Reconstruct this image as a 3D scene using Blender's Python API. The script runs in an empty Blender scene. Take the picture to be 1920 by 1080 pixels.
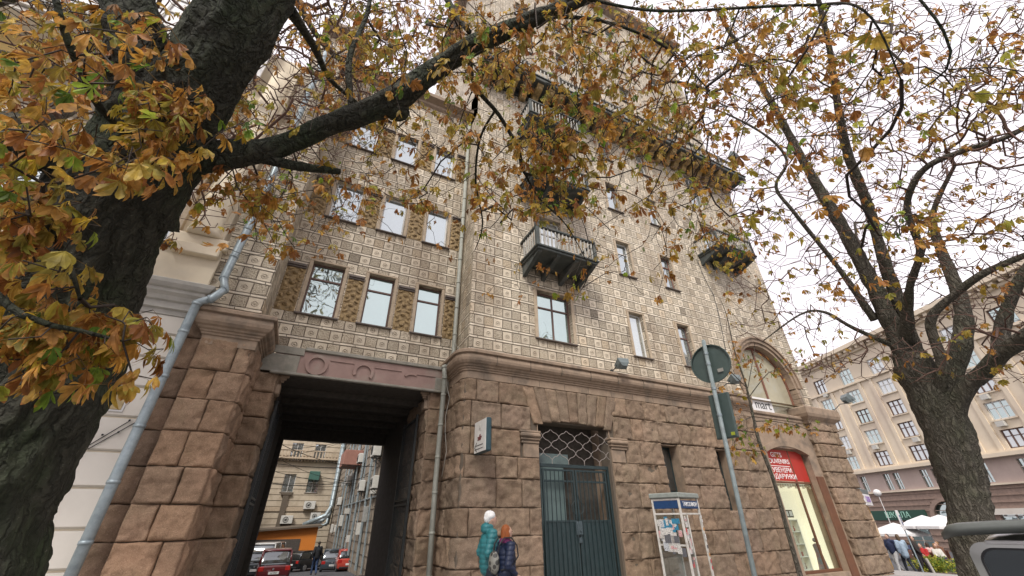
import bpy, math, random
import numpy as np
from mathutils import Vector, Matrix, noise
R_ = math.radians
scene = bpy.context.scene
col = scene.collection
rnd = random.Random(7)

# ---------------------------------------------------------------- camera
CAMH = 1.6
FPX = 736.19                                   # focal length in pixels of a 1920 wide frame
RX = np.array([[0.897, -0.218, -0.384], [-0.441, -0.462, -0.769], [-0.010, 0.860, -0.511]])
def _setup():
    f = FPX
    Z = np.array([946 - 960, 540 + 699, -f]); Z = Z / np.linalg.norm(Z)
    X = np.array([2680 - 960, 540 - 958, -f]); X = X - X @ Z * Z; X = X / np.linalg.norm(X)
    return np.stack([X, np.cross(Z, X), Z])
RX = _setup()
cam_d = bpy.data.cameras.new("camera"); cam = bpy.data.objects.new("camera", cam_d); col.objects.link(cam)
cam_d.sensor_width = 36; cam_d.lens = 36 * FPX / 1920; cam_d.clip_start = 0.05; cam_d.clip_end = 1500
cam.matrix_world = Matrix.Translation((0, 0, CAMH)) @ Matrix([list(RX[i]) for i in range(3)]).to_4x4()
scene.camera = cam

# ---------------------------------------------------------------- world, sun, exposure
SUN_EL, SUN_ROT = R_(48), R_(200)
w = bpy.data.worlds.new("World"); scene.world = w; w.use_nodes = True
nt = w.node_tree; nt.nodes.clear()
sky = nt.nodes.new('ShaderNodeTexSky'); sky.sky_type = 'NISHITA'; sky.sun_disc = False
sky.sun_elevation = SUN_EL; sky.sun_rotation = SUN_ROT; sky.dust_density = 4; sky.air_density = 1.5
hs = nt.nodes.new('ShaderNodeHueSaturation'); hs.inputs['Saturation'].default_value = 0.12
tc = nt.nodes.new('ShaderNodeTexCoord'); nz = nt.nodes.new('ShaderNodeTexNoise')
nz.inputs['Scale'].default_value = 1.6; nz.inputs['Detail'].default_value = 5
cr = nt.nodes.new('ShaderNodeValToRGB')
cr.color_ramp.elements[0].color = (8.6, 7.9, 8.5, 1); cr.color_ramp.elements[0].position = .35
cr.color_ramp.elements[1].color = (11.2, 10.6, 11.1, 1); cr.color_ramp.elements[1].position = .65
mx = nt.nodes.new('ShaderNodeMix'); mx.data_type = 'RGBA'; mx.inputs[0].default_value = 0.8
bg = nt.nodes.new('ShaderNodeBackground'); bg.inputs['Strength'].default_value = 0.075
wo = nt.nodes.new('ShaderNodeOutputWorld')
L = nt.links.new
L(tc.outputs['Generated'], nz.inputs['Vector']); L(nz.outputs['Fac'], cr.inputs['Fac'])
L(sky.outputs['Color'], hs.inputs['Color']); L(hs.outputs['Color'], mx.inputs[6]); L(cr.outputs['Color'], mx.inputs[7])
L(mx.outputs[2], bg.inputs['Color']); L(bg.outputs[0], wo.inputs['Surface'])
sd = bpy.data.lights.new("sun", 'SUN'); sd.energy = 1.4; sd.angle = R_(14); sd.color = (1.0, .96, .9)
sun = bpy.data.objects.new("sun", sd); col.objects.link(sun)
_az = R_(232)                                   # light comes from behind the viewer, slightly from the left
sdir = Vector((math.cos(_az) * math.cos(SUN_EL), math.sin(_az) * math.cos(SUN_EL), math.sin(SUN_EL)))
sun.rotation_euler = sdir.to_track_quat('Z', 'Y').to_euler()
sky.sun_rotation = R_(90) - _az
scene.view_settings.view_transform = 'Standard'; scene.view_settings.look = 'None'
scene.view_settings.gamma = 1; scene.view_settings.exposure = 1.1

# ---------------------------------------------------------------- geometry helpers
def ray(px, py):
    v = RX @ np.array([px - 960, 540 - py, -FPX]); v = v / np.linalg.norm(v); return Vector(v)
O_ = Vector((0, 0, CAMH))
def atY(px, py, Y): r = ray(px, py); return O_ + r * (Y / r.y)
def atX(px, py, X): r = ray(px, py); return O_ + r * (X / r.x)
def atD(px, py, d): return O_ + ray(px, py) * d

class MB:
    """collects shapes; build() links them as one mesh object"""
    def __init__(s): s.v = []; s.f = []; s.c = []; s.cur = None; s.sm = []; s.smooth = False
    def add(s, vs, fs):
        n = len(s.v); s.v.extend([tuple(p) for p in vs])
        for f in fs: s.f.append([i + n for i in f]); s.c.append(s.cur); s.sm.append(s.smooth)
    def quad(s, a, b, c, d): s.add([a, b, c, d], [(0, 1, 2, 3)])
    def box(s, a, b, M=None, bev=0.0):
        x0, y0, z0 = [min(a[i], b[i]) for i in range(3)]; x1, y1, z1 = [max(a[i], b[i]) for i in range(3)]
        if bev <= 0:
            vs = [Vector(p) for p in ((x0,y0,z0),(x1,y0,z0),(x1,y1,z0),(x0,y1,z0),(x0,y0,z1),(x1,y0,z1),(x1,y1,z1),(x0,y1,z1))]
            fs = [(0,3,2,1),(4,5,6,7),(0,1,5,4),(1,2,6,5),(2,3,7,6),(3,0,4,7)]
        else:
            e = min(bev, (x1-x0)*.45, (y1-y0)*.45, (z1-z0)*.45); vs = []; idx = {}
            X = (x0, x1); Y = (y0, y1); Zz = (z0, z1); sg = (1, -1)
            for i in (0, 1):
                for j in (0, 1):
                    for k in (0, 1):
                        for ax in range(3):
                            p = [X[i], Y[j], Zz[k]]
                            for q in range(3):
                                if q != ax: p[q] += e * sg[(i, j, k)[q]]
                            idx[(i, j, k, ax)] = len(vs); vs.append(Vector(p))
            fs = []
            for ax in range(3):
                o = [q for q in range(3) if q != ax]
                for s_ in (0, 1):
                    cyc = []
                    for (u, v_) in ((0,0),(1,0),(1,1),(0,1)):
                        t = [0,0,0]; t[ax] = s_; t[o[0]] = u; t[o[1]] = v_; cyc.append(idx[(t[0],t[1],t[2],ax)])
                    fs.append(cyc)
            for ax in range(3):
                o = [q for q in range(3) if q != ax]
                for u in (0, 1):
                    for v_ in (0, 1):
                        t0 = [0,0,0]; t0[o[0]] = u; t0[o[1]] = v_; t1 = list(t0); t1[ax] = 1
                        fs.append([idx[(*t0, o[0])], idx[(*t0, o[1])], idx[(*t1, o[1])], idx[(*t1, o[0])]])
            for i in (0, 1):
                for j in (0, 1):
                    for k in (0, 1): fs.append([idx[(i,j,k,0)], idx[(i,j,k,1)], idx[(i,j,k,2)]])
        if M is not None: vs = [M @ p for p in vs]
        s.add(vs, fs)
    def tube(s, pts, rad, n=8, cap=True):
        pts = [Vector(p) for p in pts]
        if not hasattr(rad, '__len__'): rad = [rad] * len(pts)
        vs = []; fs = []; up = None
        for i, p in enumerate(pts):
            t = (pts[min(i+1, len(pts)-1)] - pts[max(i-1, 0)])
            if t.length < 1e-9: t = Vector((0, 0, 1))
            t.normalize()
            if up is None: up = t.orthogonal().normalized()
            up = (up - t * up.dot(t))
            up = up.normalized() if up.length > 1e-6 else t.orthogonal().normalized()
            sd_ = t.cross(up)
            for k in range(n):
                a = 2 * math.pi * k / n
                vs.append(p + (up * math.cos(a) + sd_ * math.sin(a)) * rad[i])
        for i in range(len(pts) - 1):
            for k in range(n): fs.append((i*n+k, i*n+(k+1)%n, (i+1)*n+(k+1)%n, (i+1)*n+k))
        if cap: fs.append(list(range(n))[::-1]); fs.append([(len(pts)-1)*n+k for k in range(n)])
        s.add(vs, fs)
    def ball(s, c, r, n=10, m=6, M=None):
        if not hasattr(r, '__len__'): r = (r, r, r)
        vs = []; fs = []
        for i in range(m + 1):
            th = math.pi * i / m
            for k in range(n):
                a = 2 * math.pi * k / n
                p = Vector((c[0] + r[0]*math.sin(th)*math.cos(a), c[1] + r[1]*math.sin(th)*math.sin(a), c[2] + r[2]*math.cos(th)))
                vs.append(M @ p if M is not None else p)
        for i in range(m):
            for k in range(n): fs.append((i*n+k, (i+1)*n+k, (i+1)*n+(k+1)%n, i*n+(k+1)%n))
        s.add(vs, fs)
    def sweep(s, prof, path, closed=False):
        """profile of (out, z) swept along a horizontal path of (x, y, nx, ny)"""
        n = len(prof); vs = []
        for (x, y, nx, ny) in path:
            for (o, z) in prof: vs.append((x + nx*o, y + ny*o, z))
        fs = []
        for i in range(len(path) - 1):
            for k in range(n - 1): fs.append((i*n+k, (i+1)*n+k, (i+1)*n+k+1, i*n+k+1))
        fs.append(list(range(n))); fs.append([(len(path)-1)*n+k for k in range(n)][::-1])
        s.add(vs, fs)
    def build(s, name, mat, parent=None):
        me = bpy.data.meshes.new(name)
        me.from_pydata(s.v, [], s.f)
        if any(s.sm): me.polygons.foreach_set('use_smooth', s.sm)
        if any(c is not None for c in s.c):
            at = me.color_attributes.new('tint', 'FLOAT_COLOR', 'CORNER'); arr = []
            for f, c in zip(s.f, s.c):
                c = c or (1, 1, 1); arr.extend([c[0], c[1], c[2], 1.0] * len(f))
            at.data.foreach_set('color', arr)
        me.materials.append(mat); me.validate(); me.update()
        return link(bpy.data.objects.new(name, me), parent)
def link(o, parent=None):
    col.objects.link(o)
    if parent is not None:
        o.parent = parent
        if parent.parent is None: o.matrix_parent_inverse = Matrix.Translation(-parent.location) if parent.type == 'EMPTY' else Matrix.Identity(4)
    return o
def tag(o, label=None, cat=None, group=None, kind=None):
    if label: o['label'] = label
    if cat: o['category'] = cat
    if group: o['group'] = group
    if kind: o['kind'] = kind
    return o
def thing(name, label, cat, loc=(0, 0, 0), group=None):
    o = bpy.data.objects.new(name, None); o.empty_display_size = .2; o.location = loc; col.objects.link(o)
    return tag(o, label, cat, group)
def structure(o): o['kind'] = 'structure'; return o
def copy_tree(o, parent=None):
    c = o.copy(); col.objects.link(c)
    if parent: c.parent = parent
    for ch in list(o.children): copy_tree(ch, c)
    return c

# ---------------------------------------------------------------- materials
def newmat(name):
    m = bpy.data.materials.new(name); m.use_nodes = True
    return m, m.node_tree, m.node_tree.nodes['Principled BSDF']
def N(nt, t, **kw):
    n = nt.nodes.new(t)
    for k, v in kw.items():
        if k in n.inputs: n.inputs[k].default_value = v
        else: setattr(n, k, v)
    return n
def mathn(nt, op, a, b=None, c=None, clamp=False):
    n = nt.nodes.new('ShaderNodeMath'); n.operation = op; n.use_clamp = clamp
    for i, v in enumerate((a, b, c)):
        if v is None: continue
        if isinstance(v, (int, float)): n.inputs[i].default_value = v
        else: nt.links.new(v, n.inputs[i])
    return n.outputs[0]
def mixc(nt, fac, a, b, mode='MIX'):
    n = nt.nodes.new('ShaderNodeMix'); n.data_type = 'RGBA'; n.blend_type = mode
    for i, v in ((0, fac), (6, a), (7, b)):
        if isinstance(v, (int, float)): n.inputs[i].default_value = v
        elif isinstance(v, tuple): n.inputs[i].default_value = (*v, 1)
        else: nt.links.new(v, n.inputs[i])
    return n.outputs[2]
def pm(name, c1, c2=None, rough=.7, scale=8, detail=6, bump=0.0, bscale=None, metal=0, spec=.4, tint=False, stain=None, stainscale=1.2, stretch=None, coat=0):
    m, nt, b = newmat(name)
    b.inputs['Roughness'].default_value = rough; b.inputs['Metallic'].default_value = metal
    b.inputs['Specular IOR Level'].default_value = spec; b.inputs['Coat Weight'].default_value = coat
    if c2 is None: c2 = tuple(x * .8 for x in c1)
    tc = N(nt, 'ShaderNodeTexCoord'); vec = tc.outputs['Object']
    if stretch:
        mp = N(nt, 'ShaderNodeMapping'); mp.inputs['Scale'].default_value = stretch; nt.links.new(vec, mp.inputs['Vector']); vec = mp.outputs[0]
    n1 = N(nt, 'ShaderNodeTexNoise', Scale=scale, Detail=detail, Roughness=.65); nt.links.new(vec, n1.inputs['Vector'])
    r = N(nt, 'ShaderNodeMapRange'); r.inputs['From Min'].default_value = .3; r.inputs['From Max'].default_value = .7
    nt.links.new(n1.outputs['Fac'], r.inputs['Value'])
    out = mixc(nt, r.outputs[0], c1, c2)
    if stain:
        n2 = N(nt, 'ShaderNodeTexNoise', Scale=stainscale, Detail=5, Roughness=.6); nt.links.new(vec, n2.inputs['Vector'])
        r2 = N(nt, 'ShaderNodeMapRange'); r2.inputs['From Min'].default_value = .5; r2.inputs['From Max'].default_value = .68
        nt.links.new(n2.outputs['Fac'], r2.inputs['Value'])
        out = mixc(nt, mathn(nt, 'MULTIPLY', r2.outputs[0], .7), out, stain)
    if tint:
        a = N(nt, 'ShaderNodeAttribute', attribute_name='tint'); out = mixc(nt, 1.0, out, a.outputs['Color'], 'MULTIPLY')
    nt.links.new(out, b.inputs['Base Color'])
    if bump:
        n3 = N(nt, 'ShaderNodeTexNoise', Scale=bscale or scale * 3, Detail=6, Roughness=.7); nt.links.new(vec, n3.inputs['Vector'])
        bp = N(nt, 'ShaderNodeBump', Strength=min(1, bump * 2), Distance=.02 * bump * 2); nt.links.new(n3.outputs['Fac'], bp.inputs['Height'])
        nt.links.new(bp.outputs[0], b.inputs['Normal'])
    return m

def tile_material():
    """ceramic cladding: courses of alternating rosette and rough tiles parted by thin brick strips"""
    m, nt, b = newmat('ceramic_tiles'); Lk = nt.links.new
    b.inputs['Roughness'].default_value = .62; b.inputs['Specular IOR Level'].default_value = .35
    tc = N(nt, 'ShaderNodeTexCoord'); sp = N(nt, 'ShaderNodeSeparateXYZ'); Lk(tc.outputs['Object'], sp.inputs[0])
    wob = N(nt, 'ShaderNodeTexNoise', Scale=1.7, Detail=3); Lk(tc.outputs['Object'], wob.inputs['Vector']); wx = N(nt, 'ShaderNodeSeparateColor'); Lk(wob.outputs['Color'], wx.inputs[0])
    u = mathn(nt, 'ADD', mathn(nt, 'ADD', sp.outputs[0], sp.outputs[1]), mathn(nt, 'MULTIPLY', mathn(nt, 'SUBTRACT', wx.outputs[0], .5), .035)); z = mathn(nt, 'ADD', sp.outputs[2], mathn(nt, 'MULTIPLY', mathn(nt, 'SUBTRACT', wx.outputs[1], .5), .035))
    P, W, S = .3833, .3155, .088
    rz = mathn(nt, 'DIVIDE', mathn(nt, 'SUBTRACT', z, 5.85), P); row = mathn(nt, 'FLOOR', rz)
    fz = mathn(nt, 'MULTIPLY', mathn(nt, 'FRACT', rz), P)
    par = mathn(nt, 'MODULO', mathn(nt, 'ADD', row, 100), 2)
    ru = mathn(nt, 'DIVIDE', mathn(nt, 'ADD', u, 50 + .02), W); cu = mathn(nt, 'FLOOR', ru)
    fu = mathn(nt, 'MULTIPLY', mathn(nt, 'FRACT', ru), W)
    kind = mathn(nt, 'MODULO', mathn(nt, 'ADD', cu, par), 2)          # 0 rosette, 1 rough
    strip = mathn(nt, 'LESS_THAN', fz, S)
    tz = mathn(nt, 'SUBTRACT', fz, S)
    # distances to tile edges
    eu = mathn(nt, 'MINIMUM', fu, mathn(nt, 'SUBTRACT', W, fu))
    ez = mathn(nt, 'MINIMUM', tz, mathn(nt, 'SUBTRACT', P - S, tz))
    et = mathn(nt, 'MINIMUM', eu, ez)
    jt = mathn(nt, 'SUBTRACT', 1, mathn(nt, 'DIVIDE', et, .013, clamp=True), clamp=True)
    # strip joints: two horizontals and verticals every .62
    es = mathn(nt, 'MINIMUM', fz, mathn(nt, 'SUBTRACT', S, fz))
    ms = N(nt, 'ShaderNodeMath'); ms.operation = 'PINGPONG'; ms.inputs[1].default_value = .29
    Lk(mathn(nt, 'ADD', u, mathn(nt, 'MULTIPLY', row, .37)), ms.inputs[0])
    ev = mathn(nt, 'SUBTRACT', .29, ms.outputs[0])
    js = mathn(nt, 'MAXIMUM', mathn(nt, 'SUBTRACT', 1, mathn(nt, 'DIVIDE', es, .026, clamp=True)), mathn(nt, 'SUBTRACT', 1, mathn(nt, 'DIVIDE', ev, .012, clamp=True)))
    joint = N(nt, 'ShaderNodeMix'); Lk(strip, joint.inputs[0]); Lk(jt, joint.inputs[2]); Lk(js, joint.inputs[3]); joint = joint.outputs[0]
    # rosette
    du = mathn(nt, 'SUBTRACT', fu, W / 2); dz = mathn(nt, 'SUBTRACT', tz, (P - S) / 2)
    rr = mathn(nt, 'SQRT', mathn(nt, 'ADD', mathn(nt, 'MULTIPLY', du, du), mathn(nt, 'MULTIPLY', dz, dz)))
    ring = mathn(nt, 'SUBTRACT', 1, mathn(nt, 'DIVIDE', mathn(nt, 'ABSOLUTE', mathn(nt, 'SUBTRACT', rr, .062)), .018, clamp=True))
    boss = mathn(nt, 'SUBTRACT', 1, mathn(nt, 'DIVIDE', rr, .034, clamp=True))
    hollow = mathn(nt, 'SUBTRACT', 1, mathn(nt, 'DIVIDE', mathn(nt, 'ABSOLUTE', mathn(nt, 'SUBTRACT', rr, .040)), .014, clamp=True))
    isros = mathn(nt, 'MULTIPLY', mathn(nt, 'SUBTRACT', 1, kind), mathn(nt, 'SUBTRACT', 1, strip))
    isrough = mathn(nt, 'MULTIPLY', kind, mathn(nt, 'SUBTRACT', 1, strip))
    vo = N(nt, 'ShaderNodeTexVoronoi', Scale=26); Lk(tc.outputs['Object'], vo.inputs['Vector'])
    no = N(nt, 'ShaderNodeTexNoise', Scale=34, Detail=5, Roughness=.7); Lk(tc.outputs['Object'], no.inputs['Vector'])
    big = N(nt, 'ShaderNodeTexNoise', Scale=.55, Detail=5, Roughness=.65); Lk(tc.outputs['Object'], big.inputs['Vector'])
    strk = N(nt, 'ShaderNodeTexNoise', Scale=1, Detail=4, Roughness=.6)
    mp = N(nt, 'ShaderNodeMapping'); mp.inputs['Scale'].default_value = (2.4, 2.4, .16); Lk(tc.outputs['Object'], mp.inputs['Vector']); Lk(mp.outputs[0], strk.inputs['Vector'])
    wn = N(nt, 'ShaderNodeTexWhiteNoise', noise_dimensions='2D'); cb = N(nt, 'ShaderNodeCombineXYZ'); Lk(cu, cb.inputs[0]); Lk(row, cb.inputs[1]); Lk(cb.outputs[0], wn.inputs['Vector'])
    # colours
    base = mixc(nt, isrough, (.65, .565, .43), (.55, .475, .355))
    base = mixc(nt, strip, base, (.78, .69, .54))
    hv = mathn(nt, 'ADD', .74, mathn(nt, 'MULTIPLY', wn.outputs['Value'], .34))
    cbx = N(nt, 'ShaderNodeCombineXYZ'); [Lk(hv, cbx.inputs[i]) for i in range(3)]
    base = mixc(nt, 1.0, base, cbx.outputs[0], 'MULTIPLY')
    orng = mathn(nt, 'GREATER_THAN', wn.outputs['Value'], .93)
    base = mixc(nt, mathn(nt, 'MULTIPLY', orng, .30), base, (.42, .28, .14)); base = mixc(nt, mathn(nt, 'MULTIPLY', mathn(nt, 'LESS_THAN', wn.outputs['Value'], .045), .5), base, (.20, .165, .12))
    pit = mathn(nt, 'MULTIPLY', isrough, mathn(nt, 'GREATER_THAN', no.outputs['Fac'], .56))
    base = mixc(nt, mathn(nt, 'MULTIPLY', pit, .55), base, (.15, .11, .07))
    base = mixc(nt, mathn(nt, 'MULTIPLY', isros, mathn(nt, 'MULTIPLY', mathn(nt, 'MAXIMUM', hollow, mathn(nt, 'MULTIPLY', boss, .8)), .62)), base, (.17, .125, .085))
    base = mixc(nt, mathn(nt, 'MULTIPLY', joint, .95), base, (.07, .05, .035))
    dirt = N(nt, 'ShaderNodeMapRange'); dirt.inputs['From Min'].default_value = .46; dirt.inputs['From Max'].default_value = .62
    Lk(mathn(nt, 'MULTIPLY', mathn(nt, 'ADD', big.outputs['Fac'], strk.outputs['Fac']), .5), dirt.inputs['Value'])
    base = mixc(nt, mathn(nt, 'MULTIPLY', dirt.outputs[0], .62), base, (.27, .205, .14))
    Lk(base, b.inputs['Base Color'])
    h = mathn(nt, 'MULTIPLY', joint, -1.2)
    h = mathn(nt, 'ADD', h, mathn(nt, 'MULTIPLY', strip, .5))
    h = mathn(nt, 'ADD', h, mathn(nt, 'MULTIPLY', isros, mathn(nt, 'ADD', mathn(nt, 'MULTIPLY', ring, .8), boss)))
    h = mathn(nt, 'ADD', h, mathn(nt, 'MULTIPLY', isrough, mathn(nt, 'ADD', mathn(nt, 'MULTIPLY', vo.outputs['Distance'], .9), no.outputs['Fac'])))
    bp = N(nt, 'ShaderNodeBump', Strength=.9, Distance=.032); Lk(h, bp.inputs['Height']); Lk(bp.outputs[0], b.inputs['Normal'])
    return m

def carved_material():
    m, nt, b = newmat('carved_terracotta'); Lk = nt.links.new
    tc = N(nt, 'ShaderNodeTexCoord'); b.inputs['Roughness'].default_value = .75
    n1 = N(nt, 'ShaderNodeTexNoise', Scale=9, Detail=5); Lk(tc.outputs['Object'], n1.inputs['Vector'])
    wv = N(nt, 'ShaderNodeTexVoronoi', Scale=9, feature='SMOOTH_F1'); Lk(tc.outputs['Object'], wv.inputs['Vector'])
    n2 = N(nt, 'ShaderNodeTexNoise', Scale=1.5, Detail=3); Lk(tc.outputs['Object'], n2.inputs['Vector'])
    c = mixc(nt, n2.outputs['Fac'], (.30, .205, .105), (.33, .235, .10))
    r = N(nt, 'ShaderNodeMapRange'); r.inputs['From Min'].default_value = .42; r.inputs['From Max'].default_value = .6; Lk(n1.outputs['Fac'], r.inputs['Value'])
    c = mixc(nt, mathn(nt, 'MULTIPLY', r.outputs[0], .55), c, (.10, .065, .03)); Lk(c, b.inputs['Base Color'])
    bp = N(nt, 'ShaderNodeBump', Strength=1, Distance=.05)
    Lk(mathn(nt, 'ADD', wv.outputs['Distance'], mathn(nt, 'MULTIPLY', n1.outputs['Fac'], .7)), bp.inputs['Height']); Lk(bp.outputs[0], b.inputs['Normal'])
    return m

def glass_material(name, base, gloss=.5, wav=.02, rough=.02, tintc=(.86, .93, .95)):
    m, nt, b = newmat(name); Lk = nt.links.new
    b.inputs['Base Color'].default_value = (*base, 1); b.inputs['Roughness'].default_value = .25
    tc = N(nt, 'ShaderNodeTexCoord'); n = N(nt, 'ShaderNodeTexNoise', Scale=1.7, Detail=1); Lk(tc.outputs['Object'], n.inputs['Vector'])
    n2 = N(nt, 'ShaderNodeTexNoise', Scale=1.1, Detail=3); Lk(tc.outputs['Object'], n2.inputs['Vector'])
    Lk(mixc(nt, n2.outputs['Fac'], base, tuple(x * .45 for x in base)), b.inputs['Base Color'])
    bp = N(nt, 'ShaderNodeBump', Strength=.5, Distance=wav); Lk(n.outputs['Fac'], bp.inputs['Height'])
    g = N(nt, 'ShaderNodeBsdfGlossy'); g.inputs['Color'].default_value = (*tintc, 1); g.inputs['Roughness'].default_value = rough
    Lk(bp.outputs[0], g.inputs['Normal'])
    ms = N(nt, 'ShaderNodeMixShader'); ms.inputs[0].default_value = gloss
    Lk(b.outputs[0], ms.inputs[1]); Lk(g.outputs[0], ms.inputs[2]); Lk(ms.outputs[0], nt.nodes['Material Output'].inputs[0])
    return m

def clear_glass(name, amt=.12):
    m, nt, b = newmat(name); Lk = nt.links.new
    t = N(nt, 'ShaderNodeBsdfTransparent'); t.inputs[0].default_value = (.9, .94, .93, 1)
    g = N(nt, 'ShaderNodeBsdfGlossy'); g.inputs['Roughness'].default_value = .03
    ms = N(nt, 'ShaderNodeMixShader'); ms.inputs[0].default_value = amt
    Lk(t.outputs[0], ms.inputs[1]); Lk(g.outputs[0], ms.inputs[2]); Lk(ms.outputs[0], nt.nodes['Material Output'].inputs[0])
    return m

def emit_mat(name, c, s):
    m, nt, b = newmat(name); b.inputs['Base Color'].default_value = (*c, 1)
    b.inputs['Emission Color'].default_value = (*c, 1); b.inputs['Emission Strength'].default_value = s
    return m

def bark_material(name, c1, c2, moss, sc=1.0):
    m, nt, b = newmat(name); Lk = nt.links.new
    b.inputs['Roughness'].default_value = .85; b.inputs['Specular IOR Level'].default_value = .25
    tc = N(nt, 'ShaderNodeTexCoord')
    w1 = N(nt, 'ShaderNodeTexNoise', Scale=4 * sc, Detail=4, Roughness=.6); Lk(tc.outputs['Object'], w1.inputs['Vector'])
    sc_ = N(nt, 'ShaderNodeVectorMath', operation='MULTIPLY_ADD'); Lk(w1.outputs['Color'], sc_.inputs[0]); sc_.inputs[1].default_value = (.16, .16, .10); Lk(tc.outputs['Object'], sc_.inputs[2])
    mp = N(nt, 'ShaderNodeMapping'); mp.inputs['Scale'].default_value = (15 * sc, 15 * sc, 3.6 * sc); Lk(sc_.outputs[0], mp.inputs['Vector'])
    a = N(nt, 'ShaderNodeTexNoise', Scale=1.0, Detail=2, Roughness=.5); Lk(mp.outputs[0], a.inputs['Vector'])
    ridge = mathn(nt, 'DIVIDE', mathn(nt, 'ABSOLUTE', mathn(nt, 'SUBTRACT', a.outputs['Fac'], .5)), .15, clamp=True)
    n = N(nt, 'ShaderNodeTexNoise', Scale=30 * sc, Detail=6, Roughness=.75); Lk(tc.outputs['Object'], n.inputs['Vector'])
    n2 = N(nt, 'ShaderNodeTexNoise', Scale=2.2, Detail=5); Lk(tc.outputs['Object'], n2.inputs['Vector'])
    c = mixc(nt, n.outputs['Fac'], c2, c1)
    r2 = N(nt, 'ShaderNodeMapRange'); r2.inputs['From Min'].default_value = .45; r2.inputs['From Max'].default_value = .65; Lk(n2.outputs['Fac'], r2.inputs['Value'])
    c = mixc(nt, mathn(nt, 'MULTIPLY', r2.outputs[0], .7), c, moss)
    fl = mathn(nt, 'GREATER_THAN', n.outputs['Fac'], .62)
    c = mixc(nt, mathn(nt, 'MULTIPLY', mathn(nt, 'MULTIPLY', fl, ridge), .55), c, tuple(min(1, x * 2.2 + .03) for x in c1))
    c = mixc(nt, mathn(nt, 'MULTIPLY', mathn(nt, 'SUBTRACT', 1, ridge), .6), c, tuple(x * .4 for x in c2)); Lk(c, b.inputs['Base Color'])
    bp = N(nt, 'ShaderNodeBump', Strength=1, Distance=.04); Lk(mathn(nt, 'ADD', ridge, mathn(nt, 'MULTIPLY', n.outputs['Fac'], .8)), bp.inputs['Height']); Lk(bp.outputs[0], b.inputs['Normal'])
    return m

def leaf_material():
    m, nt, b = newmat('chestnut_leaf'); Lk = nt.links.new
    a = N(nt, 'ShaderNodeAttribute', attribute_name='tint')
    tc = N(nt, 'ShaderNodeTexCoord'); n = N(nt, 'ShaderNodeTexNoise', Scale=22, Detail=4); Lk(tc.outputs['Object'], n.inputs['Vector'])
    r = N(nt, 'ShaderNodeMapRange'); r.inputs['From Min'].default_value = .35; r.inputs['From Max'].default_value = .65; r.inputs['To Min'].default_value = .65; r.inputs['To Max'].default_value = 1.25; Lk(n.outputs['Fac'], r.inputs['Value'])
    cbx = N(nt, 'ShaderNodeCombineXYZ'); [Lk(r.outputs[0], cbx.inputs[i]) for i in range(3)]
    c = mixc(nt, 1.0, a.outputs['Color'], cbx.outputs[0], 'MULTIPLY')
    b.inputs['Roughness'].default_value = .55; b.inputs['Specular IOR Level'].default_value = .3; Lk(c, b.inputs['Base Color'])
    t = N(nt, 'ShaderNodeBsdfTranslucent'); Lk(c, t.inputs['Color'])
    ms = N(nt, 'ShaderNodeMixShader'); ms.inputs[0].default_value = .45
    Lk(b.outputs[0], ms.inputs[1]); Lk(t.outputs[0], ms.inputs[2]); Lk(ms.outputs[0], nt.nodes['Material Output'].inputs[0])
    return m

M_tile = tile_material(); M_carved = carved_material(); M_leaf = leaf_material()
def granite_material():
    m, nt, b = newmat('rusticated_granite'); Lk = nt.links.new
    b.inputs['Roughness'].default_value = .86; b.inputs['Specular IOR Level'].default_value = .3
    tc = N(nt, 'ShaderNodeTexCoord'); O = tc.outputs['Object']
    def ns(sc, det=6, rg=.65, typ='ShaderNodeTexNoise'):
        n = N(nt, typ, Scale=sc, Detail=det, Roughness=rg); Lk(O, n.inputs['Vector']); return n.outputs['Fac']
    def rng(v, a, c): r = N(nt, 'ShaderNodeMapRange'); r.inputs['From Min'].default_value = a; r.inputs['From Max'].default_value = c; Lk(v, r.inputs['Value']); return r.outputs[0]
    a, f, g, l = ns(9), ns(60, 4, .8), ns(2.3, 5), ns(.7, 4)
    c = mixc(nt, rng(a, .32, .68), (.268, .203, .142), (.180, .134, .093))
    c = mixc(nt, mathn(nt, 'MULTIPLY', rng(g, .5, .68), .4), c, (.20, .17, .11))
    c = mixc(nt, mathn(nt, 'MULTIPLY', rng(l, .50, .66), .45), c, (.32, .225, .16))
    c = mixc(nt, mathn(nt, 'MULTIPLY', rng(f, .56, .66), .5), c, (.50, .40, .32))
    c = mixc(nt, mathn(nt, 'MULTIPLY', rng(f, .44, .36), .6), c, (.09, .065, .045))
    at = N(nt, 'ShaderNodeAttribute', attribute_name='tint'); c = mixc(nt, 1.0, c, at.outputs['Color'], 'MULTIPLY'); Lk(c, b.inputs['Base Color'])
    mu = N(nt, 'ShaderNodeTexNoise', Scale=13, Detail=7, Roughness=.62, noise_type='RIDGED_MULTIFRACTAL'); Lk(O, mu.inputs['Vector'])
    h = mathn(nt, 'ADD', mathn(nt, 'MULTIPLY', mu.outputs['Fac'], .45), mathn(nt, 'MULTIPLY', f, .55))
    bp = N(nt, 'ShaderNodeBump', Strength=1, Distance=.030); Lk(h, bp.inputs['Height']); Lk(bp.outputs[0], b.inputs['Normal'])
    return m
M_stone = granite_material()
M_trim = pm('brown_stone_trim', (.33, .245, .175), (.24, .175, .12), rough=.8, scale=5, bump=.2, bscale=40, stain=(.11, .09, .07), stainscale=1.6)
M_mortar = pm('dark_mortar', (.13, .105, .078), rough=.95)
M_lintel = pm('painted_lintel', (.32, .215, .18), (.25, .165, .14), rough=.7, scale=4, bump=.15, stain=(.30, .27, .22), stainscale=1.5)
M_lintel2 = pm('bare_concrete', (.30, .28, .23), (.17, .165, .135), rough=.9, scale=6, bump=.3, stain=(.36, .34, .30), stainscale=3)
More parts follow.
